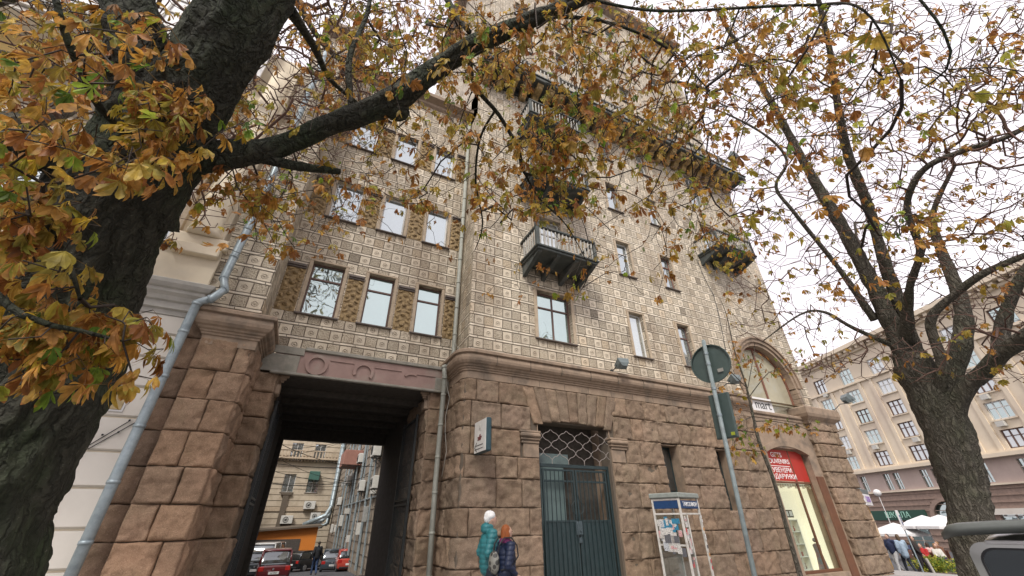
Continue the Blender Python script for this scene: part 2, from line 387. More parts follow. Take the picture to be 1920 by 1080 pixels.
M_winstone = pm('window_stone', (.46, .37, .265), (.34, .27, .19), rough=.8, scale=7, bump=.15)
M_sill = pm('metal_sill', (.16, .13, .11), (.09, .075, .065), rough=.5)
M_cream = pm('cream_plaster', (.66, .62, .55), (.60, .565, .50), rough=.7, scale=1.6, bump=.05, bscale=60, stain=(.56, .51, .44), stainscale=.9)
M_cream2 = pm('yellow_plaster', (.74, .65, .49), (.68, .59, .44), rough=.8, scale=2.5, bump=.08, stain=(.6, .53, .41))
M_white = pm('white_paint', (.70, .69, .68), (.64, .63, .62), rough=.55)
M_greymould = pm('grey_moulding', (.50, .48, .43), (.38, .365, .33), rough=.75, scale=5)
M_zinc = pm('galvanised_zinc', (.36, .42, .44), (.26, .315, .335), rough=.42, scale=9, metal=.35, stain=(.20, .24, .26), stainscale=5)
M_dark = pm('dark_plaster', (.10, .088, .072), (.055, .048, .040), rough=.95)  # near-black plaster for the passage lining and the gate recess
M_pipe2 = pm('painted_pipe', (.34, .35, .30), (.25, .255, .22), rough=.55, scale=6)
M_irong = pm('blue_green_iron', (.022, .041, .043), (.013, .025, .027), rough=.45, scale=10, spec=.5)
M_ironb = pm('black_iron', (.034, .038, .037), (.020, .023, .023), rough=.45)
M_wire = pm('grille_wire', (.34, .30, .27), (.25, .22, .20), rough=.5)
M_frame_d = pm('dark_window_frame', (.15, .085, .065), (.10, .06, .05), rough=.5)
M_frame_w = pm('white_window_frame', (.66, .65, .62), (.60, .59, .56), rough=.5)
M_frame_b = pm('brown_window_frame', (.20, .085, .05), (.14, .06, .04), rough=.5)
M_glass_g = glass_material('green_reflecting_glass', (.07, .14, .13), .52, tintc=(.72, .84, .82))
M_glass_s = glass_material('sky_reflecting_glass', (.12, .15, .165), .42, wav=.016)
M_glass_c = glass_material('curtained_glass', (.40, .40, .36), .42)
M_glass_d = glass_material('dark_glass', (.02, .025, .027), .16, wav=.004)
M_asphalt = pm('asphalt', (.085, .088, .094), (.06, .062, .067), rough=.9, scale=30, bump=.2)
M_pave = pm('pavement', (.36, .34, .32), (.28, .265, .25), rough=.85, scale=6, bump=.1, stain=(.2, .19, .18))
M_dkgreen = pm('dark_balcony_paint', (.075, .085, .078), (.045, .052, .048), rough=.75, scale=4, stain=(.14, .13, .11))
M_console = pm('ochre_console', (.46, .32, .13), (.30, .20, .085), rough=.8, scale=9, bump=.2, stain=(.10, .075, .05), stainscale=6)
M_baluster = pm('stone_baluster', (.40, .385, .34), (.28, .27, .24), rough=.7)
M_black = pm('black_trim', (.02, .02, .022), rough=.5)
M_red = pm('red_sign_panel', (.42, .035, .025), (.36, .028, .02), rough=.35, scale=2)
M_brownmet = pm('brown_shopfront', (.155, .068, .035), (.11, .05, .028), rough=.45, scale=4)

# ---------------------------------------------------------------- stone and wall builders
def hash_(a, b): return rnd_hash(a * 12.9898 + b * 78.233)
def rnd_hash(x): return (math.sin(x) * 43758.5453) % 1.0
def rock(mb, fn, u0, u1, z0, z1, seed, bulge=.036, rough=.056, step=.055, base=(1, 1, 1), trap=None, joint=.007):
    """one rock-faced block on the surface fn(u, z, out)"""
    u0 += joint; u1 -= joint; z0 += joint; z1 -= joint
    if u1 - u0 < .03 or z1 - z0 < .03: return
    nu = max(3, int((u1 - u0) / step) + 1); nz_ = max(3, int((z1 - z0) / step) + 1)
    t = .84 + .28 * rnd_hash(seed * 3.17 + 1.3); h = rnd_hash(seed * 7.7 + 2)
    mb.cur = (base[0] * t * (1.02 + .06 * h), base[1] * t, base[2] * t * (1 - .06 * h)); mb.smooth = True
    lift = bulge * (.35 + .8 * rnd_hash(seed * 1.91)); tiltu = (rnd_hash(seed * 5.3) - .5) * .05; tiltz = (rnd_hash(seed * 9.1) - .5) * .05
    us = [u0, u0, u0 + .022] + [u0 + (u1 - u0) * (i / nu) for i in range(1, nu)] + [u1 - .022, u1, u1]; zs = [z0, z0, z0 + .022] + [z0 + (z1 - z0) * (j / nz_) for j in range(1, nz_)] + [z1 - .022, z1, z1]
    vs = []
    for j, z in enumerate(zs):
        for i, u in enumerate(us):
            edge = i in (0, len(us) - 1) or j in (0, len(zs) - 1)
            uu, zz = u, z
            if trap: uu = trap(u, z)
            if edge: d = -.05
            else:
                e = min(u - u0, u1 - u, z - z0, z1 - z); k = min(1, e / .024); k = k * k * (3 - 2 * k)
                nv = noise.noise(Vector((u * 4.1 + seed, z * 4.1, seed * .7))) + .7 * noise.noise(Vector((u * 10 + seed, z * 10, seed))) + .45 * noise.noise(Vector((u * 23, z * 23, seed))) - .9 * max(0, noise.noise(Vector((u * 6 + 40, z * 6, seed + 9))) - .28)
                d = .008 + k * (lift + rough * nv + tiltu * (u - u0) / (u1 - u0) * 1 + tiltz * (z - z0) / (z1 - z0))
                jx = .016 * noise.noise(Vector((u * 9, z * 9, seed + 5))) * (0 if k > .9 else 1)
                uu += jx; zz += jx
            vs.append(fn(uu, zz, d))
    w_ = len(us)
    mb.add(vs, [(j*w_+i, j*w_+i+1, (j+1)*w_+i+1, (j+1)*w_+i) for j in range(len(zs)-1) for i in range(w_-1)])
def stone_wall(mb, fn, u0, u1, courses, skip=(), seed=0, lens=(.45, 1.05), base=(1, 1, 1), must=(), **kw):
    for ci in range(len(courses) - 1):
        z0, z1 = courses[ci], courses[ci + 1]; rr = random.Random(seed * 100 + ci)
        segs = [(u0, u1)]
        for (a, b_, c, d) in skip:
            if c < z1 - .04 and d > z0 + .04:
                ns = []
                for (p, q) in segs:
                    if b_ <= p or a >= q: ns.append((p, q)); continue
                    if a > p: ns.append((p, a))
                    if b_ < q: ns.append((b_, q))
                segs = ns
        for mu in must:
            ns = []
            for (p, q) in segs:
                if p + .05 < mu < q - .05: ns += [(p, mu), (mu, q)]
                else: ns.append((p, q))
            segs = ns
        for (p, q) in segs:
            u = p
            while u < q - 1e-4:
                l = rr.uniform(*lens); 
                if q - (u + l) < .28: l = q - u
                rock(mb, fn, u, min(q, u + l), z0, z1, seed * 31 + ci * 7.3 + u * 3.3, base=base, **kw); u += l
def plane_wall(mb, fn, u0, u1, z0, z1, holes=(), depth=.25):
    us = sorted({u0, u1} | {v for h in holes for v in h[:2] if u0 < v < u1}); zs = sorted({z0, z1} | {v for h in holes for v in h[2:4] if z0 < v < z1})
    for i in range(len(us) - 1):
        for j in range(len(zs) - 1):
            cu, cz = (us[i] + us[i+1]) / 2, (zs[j] + zs[j+1]) / 2
            if any(h[0] < cu < h[1] and h[2] < cz < h[3] for h in holes): continue
            mb.quad(fn(us[i], zs[j], 0), fn(us[i+1], zs[j], 0), fn(us[i+1], zs[j+1], 0), fn(us[i], zs[j+1], 0))
    for h in holes:
        a, b_, c, d = h[:4]; dd = -depth
        mb.quad(fn(a, c, 0), fn(a, d, 0), fn(a, d, dd), fn(a, c, dd)); mb.quad(fn(b_, c, 0), fn(b_, c, dd), fn(b_, d, dd), fn(b_, d, 0))
        mb.quad(fn(a, d, 0), fn(b_, d, 0), fn(b_, d, dd), fn(a, d, dd)); mb.quad(fn(a, c, 0), fn(a, c, dd), fn(b_, c, dd), fn(b_, c, 0))
def front(Y): return lambda u, z, d: (u, Y - d, z)
def add_window(parent, x0, x1, z0, z1, Y, frame=M_frame_d, glass=M_glass_g, inset=.16, mull=((), (.72,)), surround=.10, sill=True, name='window', fw=.05, label=None):
    """frame mesh > pane, surround, sill; mull gives vertical and horizontal bar fractions"""
    yi = Y + inset; m = MB()
    for (a, b_) in (((x0, yi, z0), (x0 + fw, yi + .06, z1)), ((x1 - fw, yi, z0), (x1, yi + .06, z1)),
                    ((x0 + fw, yi, z0), (x1 - fw, yi + .06, z0 + fw)), ((x0 + fw, yi, z1 - fw), (x1 - fw, yi + .06, z1))): m.box(a, b_, bev=.008)
    for v in mull[0]: xm = x0 + (x1 - x0) * v; m.box((xm - .03, yi + .003, z0 + fw), (xm + .03, yi + .057, z1 - fw), bev=.006)
    for h in mull[1]: zm = z0 + (z1 - z0) * h; m.box((x0 + fw, yi - .004, zm - .03), (x1 - fw, yi + .055, zm + .03), bev=.006)
    o = m.build(name, frame, parent)
    if label: o['label'] = label
    g = MB(); g.box((x0 + fw, yi + .03, z0 + fw), (x1 - fw, yi + .04, z1 - fw)); g.build('pane', glass, o)
    if surround:
        s = surround; m = MB()
        m.box((x0 - s, Y - .035, z0), (x0 - .004, Y + .12, z1 + .004), bev=.01); m.box((x1 + .004, Y - .035, z0), (x1 + s, Y + .12, z1 + .004), bev=.01)
        m.box((x0 - s, Y - .037, z1 + .006), (x1 + s, Y + .12, z1 + s * .7), bev=.01)
        m.build('surround', M_winstone, o)
    if sill:
        m = MB(); m.box((x0 - .12, Y - .09, z0 - .06), (x1 + .12, Y + .14, z0 - .012), bev=.012); m.build('sill', M_sill, o)
    return o

# ================================================================ GROUND
def ground_z(x, y):
    def ss(a, b_, t): t = max(0, min(1, (t - a) / (b_ - a))); return t * t * (3 - 2 * t)
    g = -.20 * ss(3, 21, x) - .80 * ss(21, 31, x) - 1.3 * ss(31, 90, x)
    if y > 10.5 and x < 12: g = g * (1 - ss(8, 12, x)) * 0 - 1.2 * ss(17, 33, y) - .75 * ss(33, 48, y)
    return g
def sheet(name, x0, x1, y0, y1, nx, ny, dz, mat, kind='structure'):
    m = MB(); m.smooth = True; vs = [(x0 + (x1-x0)*i/nx, y0 + (y1-y0)*j/ny) for j in range(ny+1) for i in range(nx+1)]
    m.add([(x, y, ground_z(x, y) + dz) for x, y in vs], [(j*(nx+1)+i, j*(nx+1)+i+1, (j+1)*(nx+1)+i+1, (j+1)*(nx+1)+i) for j in range(ny) for i in range(nx)])
    o = m.build(name, mat); o['kind'] = kind; return o
m = MB(); m.smooth = True; gx = [-700, -200, -60, -20] + [i * 1.5 for i in range(-8, 70)] + [120, 160, 300, 700]; gy = [-700, -200, -60, -20, -8] + [i * 1.5 - 4 for i in range(0, 50)] + [80, 100, 160, 300, 700]
m.add([(x, y, ground_z(x, y) - .13) for y in gy for x in gx], [(j*len(gx)+i, j*len(gx)+i+1, (j+1)*len(gx)+i+1, (j+1)*len(gx)+i) for j in range(len(gy)-1) for i in range(len(gx)-1)])
structure(m.build('ground', M_asphalt))
sheet('pavement', -30, 45, 3.0, 10.6, 60, 6, 0, M_pave)
m = MB()
for i in range(50):
    x = -30 + i * 1.5; z = ground_z(x, 3); z2 = ground_z(x + 1.5, 3)
    m.add([(x, 2.85, z+.004), (x+1.49, 2.85, z2+.004), (x+1.49, 3.0, z2+.004), (x, 3.0, z+.004), (x, 2.85, z-.14), (x+1.49, 2.85, z2-.14)], [(0,1,2,3), (4,5,1,0)])
structure(m.build('kerb', M_greymould))
sheet('yard_paving', -6, 11.5, 10.6, 60, 12, 40, -.10, M_asphalt)

# ================================================================ MAIN BUILDING
bld = thing('apartment_building', 'tall corner apartment building in patterned ceramic tiles on a brown granite base', 'building', (8, 10, 0))
D, YS, YR = 10.0, 9.86, 11.25
CX, CR = 3.45, .22
def fn_main(u, z, d):
    if u >= CX + CR: return (u, YS - d, z)
    arc = CR * math.pi / 2
    if u > CX + CR - arc:
        a = (CX + CR - u) / CR; return (CX + CR - (CR + d) * math.sin(a), YS + CR - (CR + d) * math.cos(a), z)
    return (CX - d, YS + CR + (CX + CR - arc - u), z)
courses = [-.55, .10, .70, 1.30, 1.88, 2.52, 3.04, 3.71, 4.37, 4.97]
# openings in the granite: gate, two slit windows, shop bay
GX0, GX1 = 5.68, 8.14
skip = [(GX0, GX1, -1, 3.95), (10.18, 10.88, 2.30, 3.66), (12.64, 13.22, 1.83, 3.66), (15.1, 18.65, -1, 9), (5.45, 8.33, 3.72, 4.98), (5.12, GX0, 3.02, 3.72), (GX1, 8.70, 3.02, 3.72)]
m = MB(); stone_wall(m, fn_main, 2.22, 18.7, courses, skip, seed=3)
for (a, b_, c, d) in ((10.12, 10.94, 1.88, 2.29), (12.58, 13.28, 1.30, 1.82)): rock(m, fn_main, a, b_, c, d, a)
# voussoirs over the gate
def vous(m, xc, z0, z1, n, w0, w1, seed):
    for i in range(n):
        a0, a1 = i / n, (i + 1) / n
        def trap(u, z, a0=a0, a1=a1, lo=None):
            f = (z - z0) / (z1 - z0); wd = w0 + (w1 - w0) * f; return xc - wd / 2 + wd * u
        rise = -.06 + .13 * (1 - ((i + .5) / n * 2 - 1) ** 2) + .03 * rnd_hash(i * 3.3)
        mm = MB(); rock(mm, lambda u, z, d: (u, YS - .012 - d, z), a0 * (w0 + w1) / 2, a1 * (w0 + w1) / 2, z0 + rise, z1, seed + i, step=.09, trap=lambda u, z, tr=trap: tr(u / ((w0 + w1) / 2), z))
        base = len(m.v); m.v.extend(mm.v); m.f.extend([[k + base for k in f] for f in mm.f]); m.c.extend(mm.c); m.sm.extend(mm.sm)
vous(m, 6.89, 3.96, 4.96, 9, 2.70, 3.42, 900)
# passage jamb and passage wall (right), outer jamb
stone_wall(m, lambda u, z, d: (u, 11.22 - d, z), 2.90, 3.47, courses[:-1] + [4.9], seed=61)
fnp = lambda u, z, d: (2.90 - d, 11.22 + u, z)
stone_wall(m, fnp, 0, 2.3, [-.55, .0, .62, 1.24, 1.86, 2.48, 3.10, 3.75, 4.35, 4.8], seed=9, lens=(.6, 1.2), base=(.9, .9, .9))
m.build('granite_base', M_stone, bld)
# quoin pier at the right end
m = MB(); fq = lambda u, z, d: (u, 9.72 - d, z)
stone_wall(m, fq, 18.68, 20.38, [-.75, -.15, .42, .95, 1.5, 2.05, 2.6, 3.15, 3.7, 4.2, 4.72, 5.05], seed=17, lens=(.9, 1.4), bulge=.09)
stone_wall(m, lambda u, z, d: (18.68 - d, 9.72 + u, z), 0, .5, [-.75, -.15, .42, .95, 1.5, 2.05, 2.6, 3.15, 3.7, 4.2, 4.72, 5.05], seed=18, bulge=.09)
m.build('corner_pier', M_stone, bld)
m = MB(); m.sweep([(0, 4.98), (.05, 5.0), (.05, 5.10), (.12, 5.16), (.22, 5.24), (.26, 5.36), (.26, 5.60), (.20, 5.66), (-.1, 5.68)], [(18.55, 10.4, -1, 0), (18.55, 9.72, -1, -1), (20.42, 9.72, 1, -1), (20.42, 10.4, 1, 0)]); m.build('pier_cap', M_trim, bld)
# left pier
m = MB(); zp = [-.6, 0, .68, 1.36, 1.92, 2.53, 3.16, 3.77, 4.37, 5.05]
stone_wall(m, lambda u, z, d: (u, YS - d, z), -2.50, -1.50, zp, seed=23, lens=(.38, .72), base=(1.18, 1.08, 1.02), bulge=.055)
stone_wall(m, lambda u, z, d: (-1.50 + d, YS + u, z), .02, 1.36, zp, seed=24, lens=(.4, .7), base=(1.14, 1.05, 1.0), bulge=.055)
stone_wall(m, lambda u, z, d: (u, 10.02 - d, z), -2.95, -2.50, zp + [5.6], seed=25, lens=(.4, .6), base=(.85, .8, .8))
stone_wall(m, lambda u, z, d: (u, 11.22 - d, z), -1.5, -1.0, zp[:-1] + [4.86], seed=26, lens=(.3, .6), base=(1.05, 1, .95), bulge=.09)
stone_wall(m, lambda u, z, d: (-1.0 + d, 11.22 + u, z), 0, .9, zp[:-1] + [4.86], seed=27, lens=(.6, .9), base=(.9, .88, .85))
m.build('passage_pier', M_stone, bld)
# mortar cores behind the rock facing
m = MB()
m.box((CX + .04, YS + .04, -.8), (5.70, 11.1, 5.0)); m.box((8.08, YS + .04, -.8), (10.14, 10.3, 5.0)); m.box((10.92, YS + .04, -.8), (12.60, 10.3, 5.0)); m.box((13.26, YS + .04, -.8), (15.1, 10.3, 5.0))
m.box((5.70, YS + .05, 4.0), (8.08, 10.3, 5.01)); m.box((10.14, YS + .05, 3.72), (10.92, 10.3, 5.01)); m.box((10.14, YS + .05, -.8), (10.92, 10.29, 2.28)); m.box((12.6, YS + .05, 3.72), (13.26, 10.3, 5.01)); m.box((12.6, YS + .05, -.8), (13.26, 10.29, 1.81))
m.box((-2.46, YS + .04, -.8), (-1.54, 11.25, 5.06)); m.box((-3.0, 10.08, -.8), (-2.4, 11.25, 5.8)); m.box((-1.56, 11.27, -.8), (-1.04, 18.1, 5.0)); m.box((2.94, 11.28, -.8), (3.5, 18.1, 5.0))
m.box((18.74, 9.8, -.8), (20.3, 11, 5.0)); m.box((20.0, 10.2, -.8), (20.3, 40, 5.6))
m.build('wall_core', M_mortar, bld)
# passage ceiling, rear lintel, side linings
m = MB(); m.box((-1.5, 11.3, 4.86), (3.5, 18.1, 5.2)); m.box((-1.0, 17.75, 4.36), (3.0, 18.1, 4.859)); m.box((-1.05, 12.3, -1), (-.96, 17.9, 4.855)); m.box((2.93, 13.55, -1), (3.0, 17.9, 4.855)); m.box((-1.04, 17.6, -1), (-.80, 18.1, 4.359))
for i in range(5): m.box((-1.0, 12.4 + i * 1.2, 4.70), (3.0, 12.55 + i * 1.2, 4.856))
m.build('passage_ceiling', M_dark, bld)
# lintel with circles
m = MB(); m.box((-1.20, 11.12, 4.87), (3.40, 11.30, 5.50), bev=.01); lint = m.build('lintel', M_lintel, bld)
m = MB(); m.box((-1.50, 11.08, 5.36), (-.55, 11.121, 5.56), bev=.01); m.box((-.55, 11.06, 5.50), (3.45, 11.31, 5.60), bev=.015); m.box((-1.45, 11.09, 4.875), (-.62, 11.119, 5.34), bev=.02); m.box((3.0, 11.09, 4.90), (3.42, 11.119, 5.26), bev=.02)
m.box((-1.2, 11.02, 4.82), (3.42, 11.13, 4.885), bev=.015)
m.build('lintel_edge', M_lintel2, lint)
def arcband(m, xc, zc, r0, r1, y0, y1, a0, a1, n=28):
    vs = []; 
    for i in range(n + 1):
        a = a0 + (a1 - a0) * i / n
        for (r, y) in ((r0, y0), (r1, y0), (r1, y1), (r0, y1)): vs.append((xc + r * math.cos(a), y, zc + r * math.sin(a)))
    fs = [(i*4+k, i*4+(k+1)%4, (i+1)*4+(k+1)%4, (i+1)*4+k) for i in range(n) for k in range(4)] + [(0,1,2,3), (n*4+3, n*4+2, n*4+1, n*4)]
    m.add(vs, fs)
m = MB()
arcband(m, -.20, 5.17, .19, .27, 11.07, 11.13, 0, 2 * math.pi, 36); arcband(m, .98, 5.13, .19, .27, 11.07, 11.13, R_(-35), R_(205), 30); arcband(m, 2.30, 5.02, .22, .28, 11.08, 11.13, R_(60), R_(140), 12)
m.box((.10, 11.095, 5.33), (.70, 11.125, 5.36)); m.box((1.25, 11.095, 5.30), (2.0, 11.125, 5.33)); m.box((2.32, 11.095, 5.27), (3.0, 11.125, 5.30))
m.build('circle_relief', M_lintel, lint)
# corbels in the passage corners
for (x, s) in ((-1.0, 1), (2.9, -1)):
    m = MB()
    for k in range(5): m.box((x, 11.26 + k * .05, 4.84 - .05 * k - .05), (x + s * (.25 - .05 * k), 11.30 + k * .05 + .02, 4.855 - .05 * k), bev=.008)
    m.box((x, 11.24, 4.36), (x + s * .12, 11.6, 4.62), bev=.03)
    m.build('corbel', M_trim, bld)
# cornice at the top of the granite
prof = [(0, 4.96), (.035, 4.97), (.035, 5.16), (.07, 5.18), (.07, 5.22), (.10, 5.235), (.10, 5.27), (.14, 5.29), (.16, 5.33), (.21, 5.36), (.25, 5.42), (.265, 5.49), (.25, 5.57), (.23, 5.61), (.30, 5.63), (.30, 5.70), (.26, 5.74), (-.13, 5.80), (-.25, 5.80)]
def corner_path(xc, y_end, x_end, r=CR):
    p = [(xc, y_end, -1, 0), (xc, YS + r, -1, 0)]
    for i in range(1, 6): a = math.pi / 2 * i / 6; p.append((xc + r - r * math.cos(a), YS + r - r * math.sin(a), -math.cos(a), -math.sin(a)))
    return p + [(xc + r, YS, 0, -1), (x_end, YS, 0, -1)]
m = MB(); m.smooth = False; m.sweep(prof, corner_path(CX, 11.24, 15.12)); corn = m.build('cornice', M_trim, bld)
m = MB()
for x in [4.3 + 1.07 * i for i in range(11)]: m.box((x, YS - .272, 5.35), (x + .012, YS - .02, 5.63))
for x in [4.0 + .88 * i for i in range(13)]: m.box((x, YS - .039, 4.98), (x + .012, YS - .02, 5.15))
m.build('joint_line', M_mortar, corn)
m = MB(); p2 = [(-2.46, 10.3, -1, 0), (-2.46, YS, -1, -1), (-1.50, YS, 1, -1), (-1.50, 11.24, 1, 0)]
m.sweep([(a, b_ - .06) for a, b_ in prof], p2); m.build('cornice', M_trim, bld)
# gate opening imposts
m = MB()
for (a, b_) in ((5.14, GX0), (GX1, 8.72)):
    m = MB(); m.box((a, YS - .05, 3.40), (b_, 10.1, 3.47), bev=.012); m.box((a - .03, YS - .09, 3.475), (b_ + .02, 10.1, 3.54), bev=.02); m.box((a - .06, YS - .14, 3.545), (b_ + .02, 10.1, 3.66), bev=.035); m.box((a - .07, YS - .11, 3.665), (b_ + .02, 10.1, 3.72), bev=.01); m.build('impost', M_trim, bld)
m = MB()
for (a, b_) in ((5.20, GX0 - .003), (GX1 + .003, 8.64)): m.box((a, YS - .02, 3.05), (b_, 10.1, 3.398), bev=.01)
m.box((GX0 - .02, YS + .01, -.3), (GX0, 10.75, 4.2)); m.box((GX1, YS + .01, -.3), (GX1 + .02, 10.75, 4.2))
m.build('gate_surround', M_trim, bld)
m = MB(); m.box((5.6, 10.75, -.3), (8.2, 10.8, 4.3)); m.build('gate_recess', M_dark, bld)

# ---- tiled walls
holesA = []
Z = [(6.66, 8.43), (10.15, 11.84), (13.66, 15.3), (17.05, 18.6)]
cols = [(9.93, 10.62), (12.42, 13.06)]
for (a, b_) in cols:
    for (c, d) in Z: holesA.append((a, b_, c, d))
holesA.append((5.93, 7.28, 6.63, 8.40))
for c in (9.42, 12.87, 16.3): holesA.append((5.95, 7.15, c, c + 2.35))
holesA += [(16.0, 17.2, 12.75, 15.2), (15.9, 17.1, 10.0, 11.6) if False else (16.0, 17.2, 16.4, 18.6)]
TX0, TX1 = 3.58, 20.0
bay = (15.1, 18.65, 5.0, 5.81)
m = MB(); plane_wall(m, front(D), TX0, TX1, 5.79, 18.98, [h for h in holesA] + [(15.35, 19.2, 5.79, 8.4)], depth=.22)
# arched head of the shop bay
def arch_fill(m, Y, x0, x1, ztop, zc, xc, r, n=24):
    vs = []; k = 0
    for i in range(n + 1):
        a = math.pi * (1 - i / n); xa = xc + r * math.cos(a); za = zc + r * math.sin(a)
        xt = x0 + (x1 - x0) * i / n; m_ = (xa, Y, za), (xt, Y, ztop); vs += m_
    m.add(vs, [(2*i, 2*i+2, 2*i+3, 2*i+1) for i in range(n)])
AXC, AZC, AR = 17.25, 6.55, 1.75
arch_fill(m, D, 15.35, 19.2, 8.4, AZC, AXC, AR)
m.quad((15.35, D, 5.79), (AXC - AR, D, 5.79), (AXC - AR, D, AZC), (15.35, D, AZC)); m.quad((AXC + AR, D, 5.79), (19.2, D, 5.79), (19.2, D, AZC), (AXC + AR, D, AZC))
m.quad((15.35, D, AZC), (AXC - AR, D, AZC), (15.35, D, 8.4), (15.35, D, 8.4)) if False else None
# left return of the main block and end wall
m.quad((TX0, 11.3, 5.79), (TX0, D, 5.79), (TX0, D, 18.98), (TX0, 11.3, 18.98))
m.quad((TX1, D, 5.79), (TX1, 40, 5.79), (TX1, 40, 18.98), (TX1, D, 18.98))
# recessed bay over the passage with its window openings
recw = [(-.97, -.08), (.64, 1.43), (2.20, 2.98)]
zr = [(6.62, 8.33), (10.08, 11.66), (13.5, 15.0)]
holesR = [(a, b_, c, d) for (a, b_) in recw for (c, d) in zr]
m.cur = None
plane_wall(m, front(YR), -1.62, 3.60, 5.58, 17.6, holesR, depth=.2)
plane_wall(m, front(D), -2.80, -1.62, 5.60, 17.6); m.quad((-1.62, D, 5.60), (-1.62, 11.3, 5.60), (-1.62, 11.3, 17.6), (-1.62, D, 17.6))
# set-back storeys above the console balcony
zu = [(20.3, 21.9), (24.0, 25.5), (27.5, 29.0), (31, 32.6)]; hu = [(a, a + .9, c, d) for a in (5.6, 8.2, 12.9, 16.4) for (c, d) in zu]
plane_wall(m, front(10.35), 3.58, 20.0, 18.98, 35.2, hu, depth=.2)
m.quad((20.0, 10.35, 18.98), (20.0, 40, 18.98), (20.0, 40, 35.2), (20.0, 10.35, 35.2)); m.quad((3.58, 40, 17), (3.58, 10.35, 17), (3.58, 10.35, 35.2), (3.58, 40, 35.2))
m.build('tiled_wall', M_tile, bld)
for (a, b_, c, d) in hu: add_window(bld, a, b_, c, d, 10.35, frame=M_frame_w, glass=M_glass_s, mull=((), (.68,)))
m = MB(); m.sweep([(0, 34.9), (.15, 35.0), (.3, 35.1), (.7, 35.4), (.75, 35.7), (-.1, 35.9)], [(3.58, 20, -1, 0), (3.58, 10.35, -1, -1), (20, 10.35, 1, -1), (20, 40, 1, 0)]); m.build('eaves', M_trim, bld); m = MB(); m.sweep([(0, 17.3), (.10, 17.4), (.12, 17.5), (.38, 17.62), (.40, 17.78), (0, 17.8), (-.2, 17.8)], [(-2.8, D, 0, -1), (-1.62, D, 1, -1), (-1.62, YR, 1, -1), (3.58, YR, 0, -1)])
m.build('eaves', M_trim, bld)
# windows
for i, (a, b_) in enumerate(recw):
    for j, (c, d) in enumerate(zr):
        add_window(bld, a, b_, c, d, YR, frame=M_frame_d if j == 0 else M_frame_w, glass=M_glass_g if j == 0 else M_glass_s, mull=((), (.70,)) if j == 0 else ((), ()), surround=.10, inset=.13)
m = MB(); pans = [(-1.60, -1.10), (-.06 + .12, .52), (1.56, 2.08), (3.11, 3.56)]
for j, (c, d) in enumerate(zr):
    for (a, b_) in pans:
        m = MB(); m.box((a, YR - .012, c - .02), (b_, YR + .02, c + 1.42), bev=.01); carv = m.build('carved_panel', M_carved, bld); m = MB(); m.smooth = True
        xm = (a + b_) / 2; w_ = (b_ - a)
        for k in range(4):
            zc = c + .17 + .34 * k; m.ball((xm, YR - .02, zc), (.075, .045, .06), 12, 6); m.ball((xm, YR - .055, zc), (.03, .02, .028), 8, 5)
            for s_ in (-1, 1):
                m.ball((xm + s_ * w_ * .27, YR - .015, zc + .12), (.09, .035, .035), 8, 5, M=Matrix.Translation((xm + s_*w_*.27, 0, zc + .12)) @ Matrix.Rotation(s_ * .6, 4, 'Y') @ Matrix.Translation((-(xm + s_*w_*.27), 0, -(zc + .12))))
                m.ball((xm + s_ * w_ * .33, YR - .015, zc - .08), (.05, .03, .07), 8, 5)
        m.build('rosette', M_carved, carv)
m = MB()
for j, (c, d) in enumerate(zr):
    for (a, b_) in pans: m.box((a - .0, YR - .10, c + 1.42), (b_ + .0, YR + .02, c + 1.50), bev=.015); m.box((a, YR - .06, c + 1.37), (b_, YR + .02, c + 1.418), bev=.01)
m.build('panel_hood', M_sill, bld)
for i, (a, b_) in enumerate(cols):
    for j, (c, d) in enumerate(Z):
        add_window(bld, a, b_, c, d, D, frame=(M_frame_d, M_frame_b, M_frame_w, M_frame_w)[j] if i else (M_frame_w, M_frame_w, M_frame_d, M_frame_b)[j], glass=M_glass_c if j == 0 and i == 0 else (M_glass_s if j < 3 else M_glass_c), mull=((), (.70,)) if (i + j) % 2 or i else ((), ()), inset=.14)
add_window(bld, 5.93, 7.28, 6.63, 8.40, D, frame=M_frame_d, glass=M_glass_g, mull=((.5,), (.68,)), inset=.15, surround=.12, fw=.07)
# balcony doors
for c in (9.42, 12.87, 16.3): add_window(bld, 5.95, 7.15, c, c + 2.35, D, frame=M_frame_w, glass=M_glass_c, mull=((.5,), (.72,)), sill=False, name='balcony_door')
for c in (12.75, 16.4): add_window(bld, 16.0, 17.2, c, c + 2.2, D, frame=M_frame_w, glass=M_glass_s, mull=((.5,), (.72,)), sill=False, name='balcony_door')
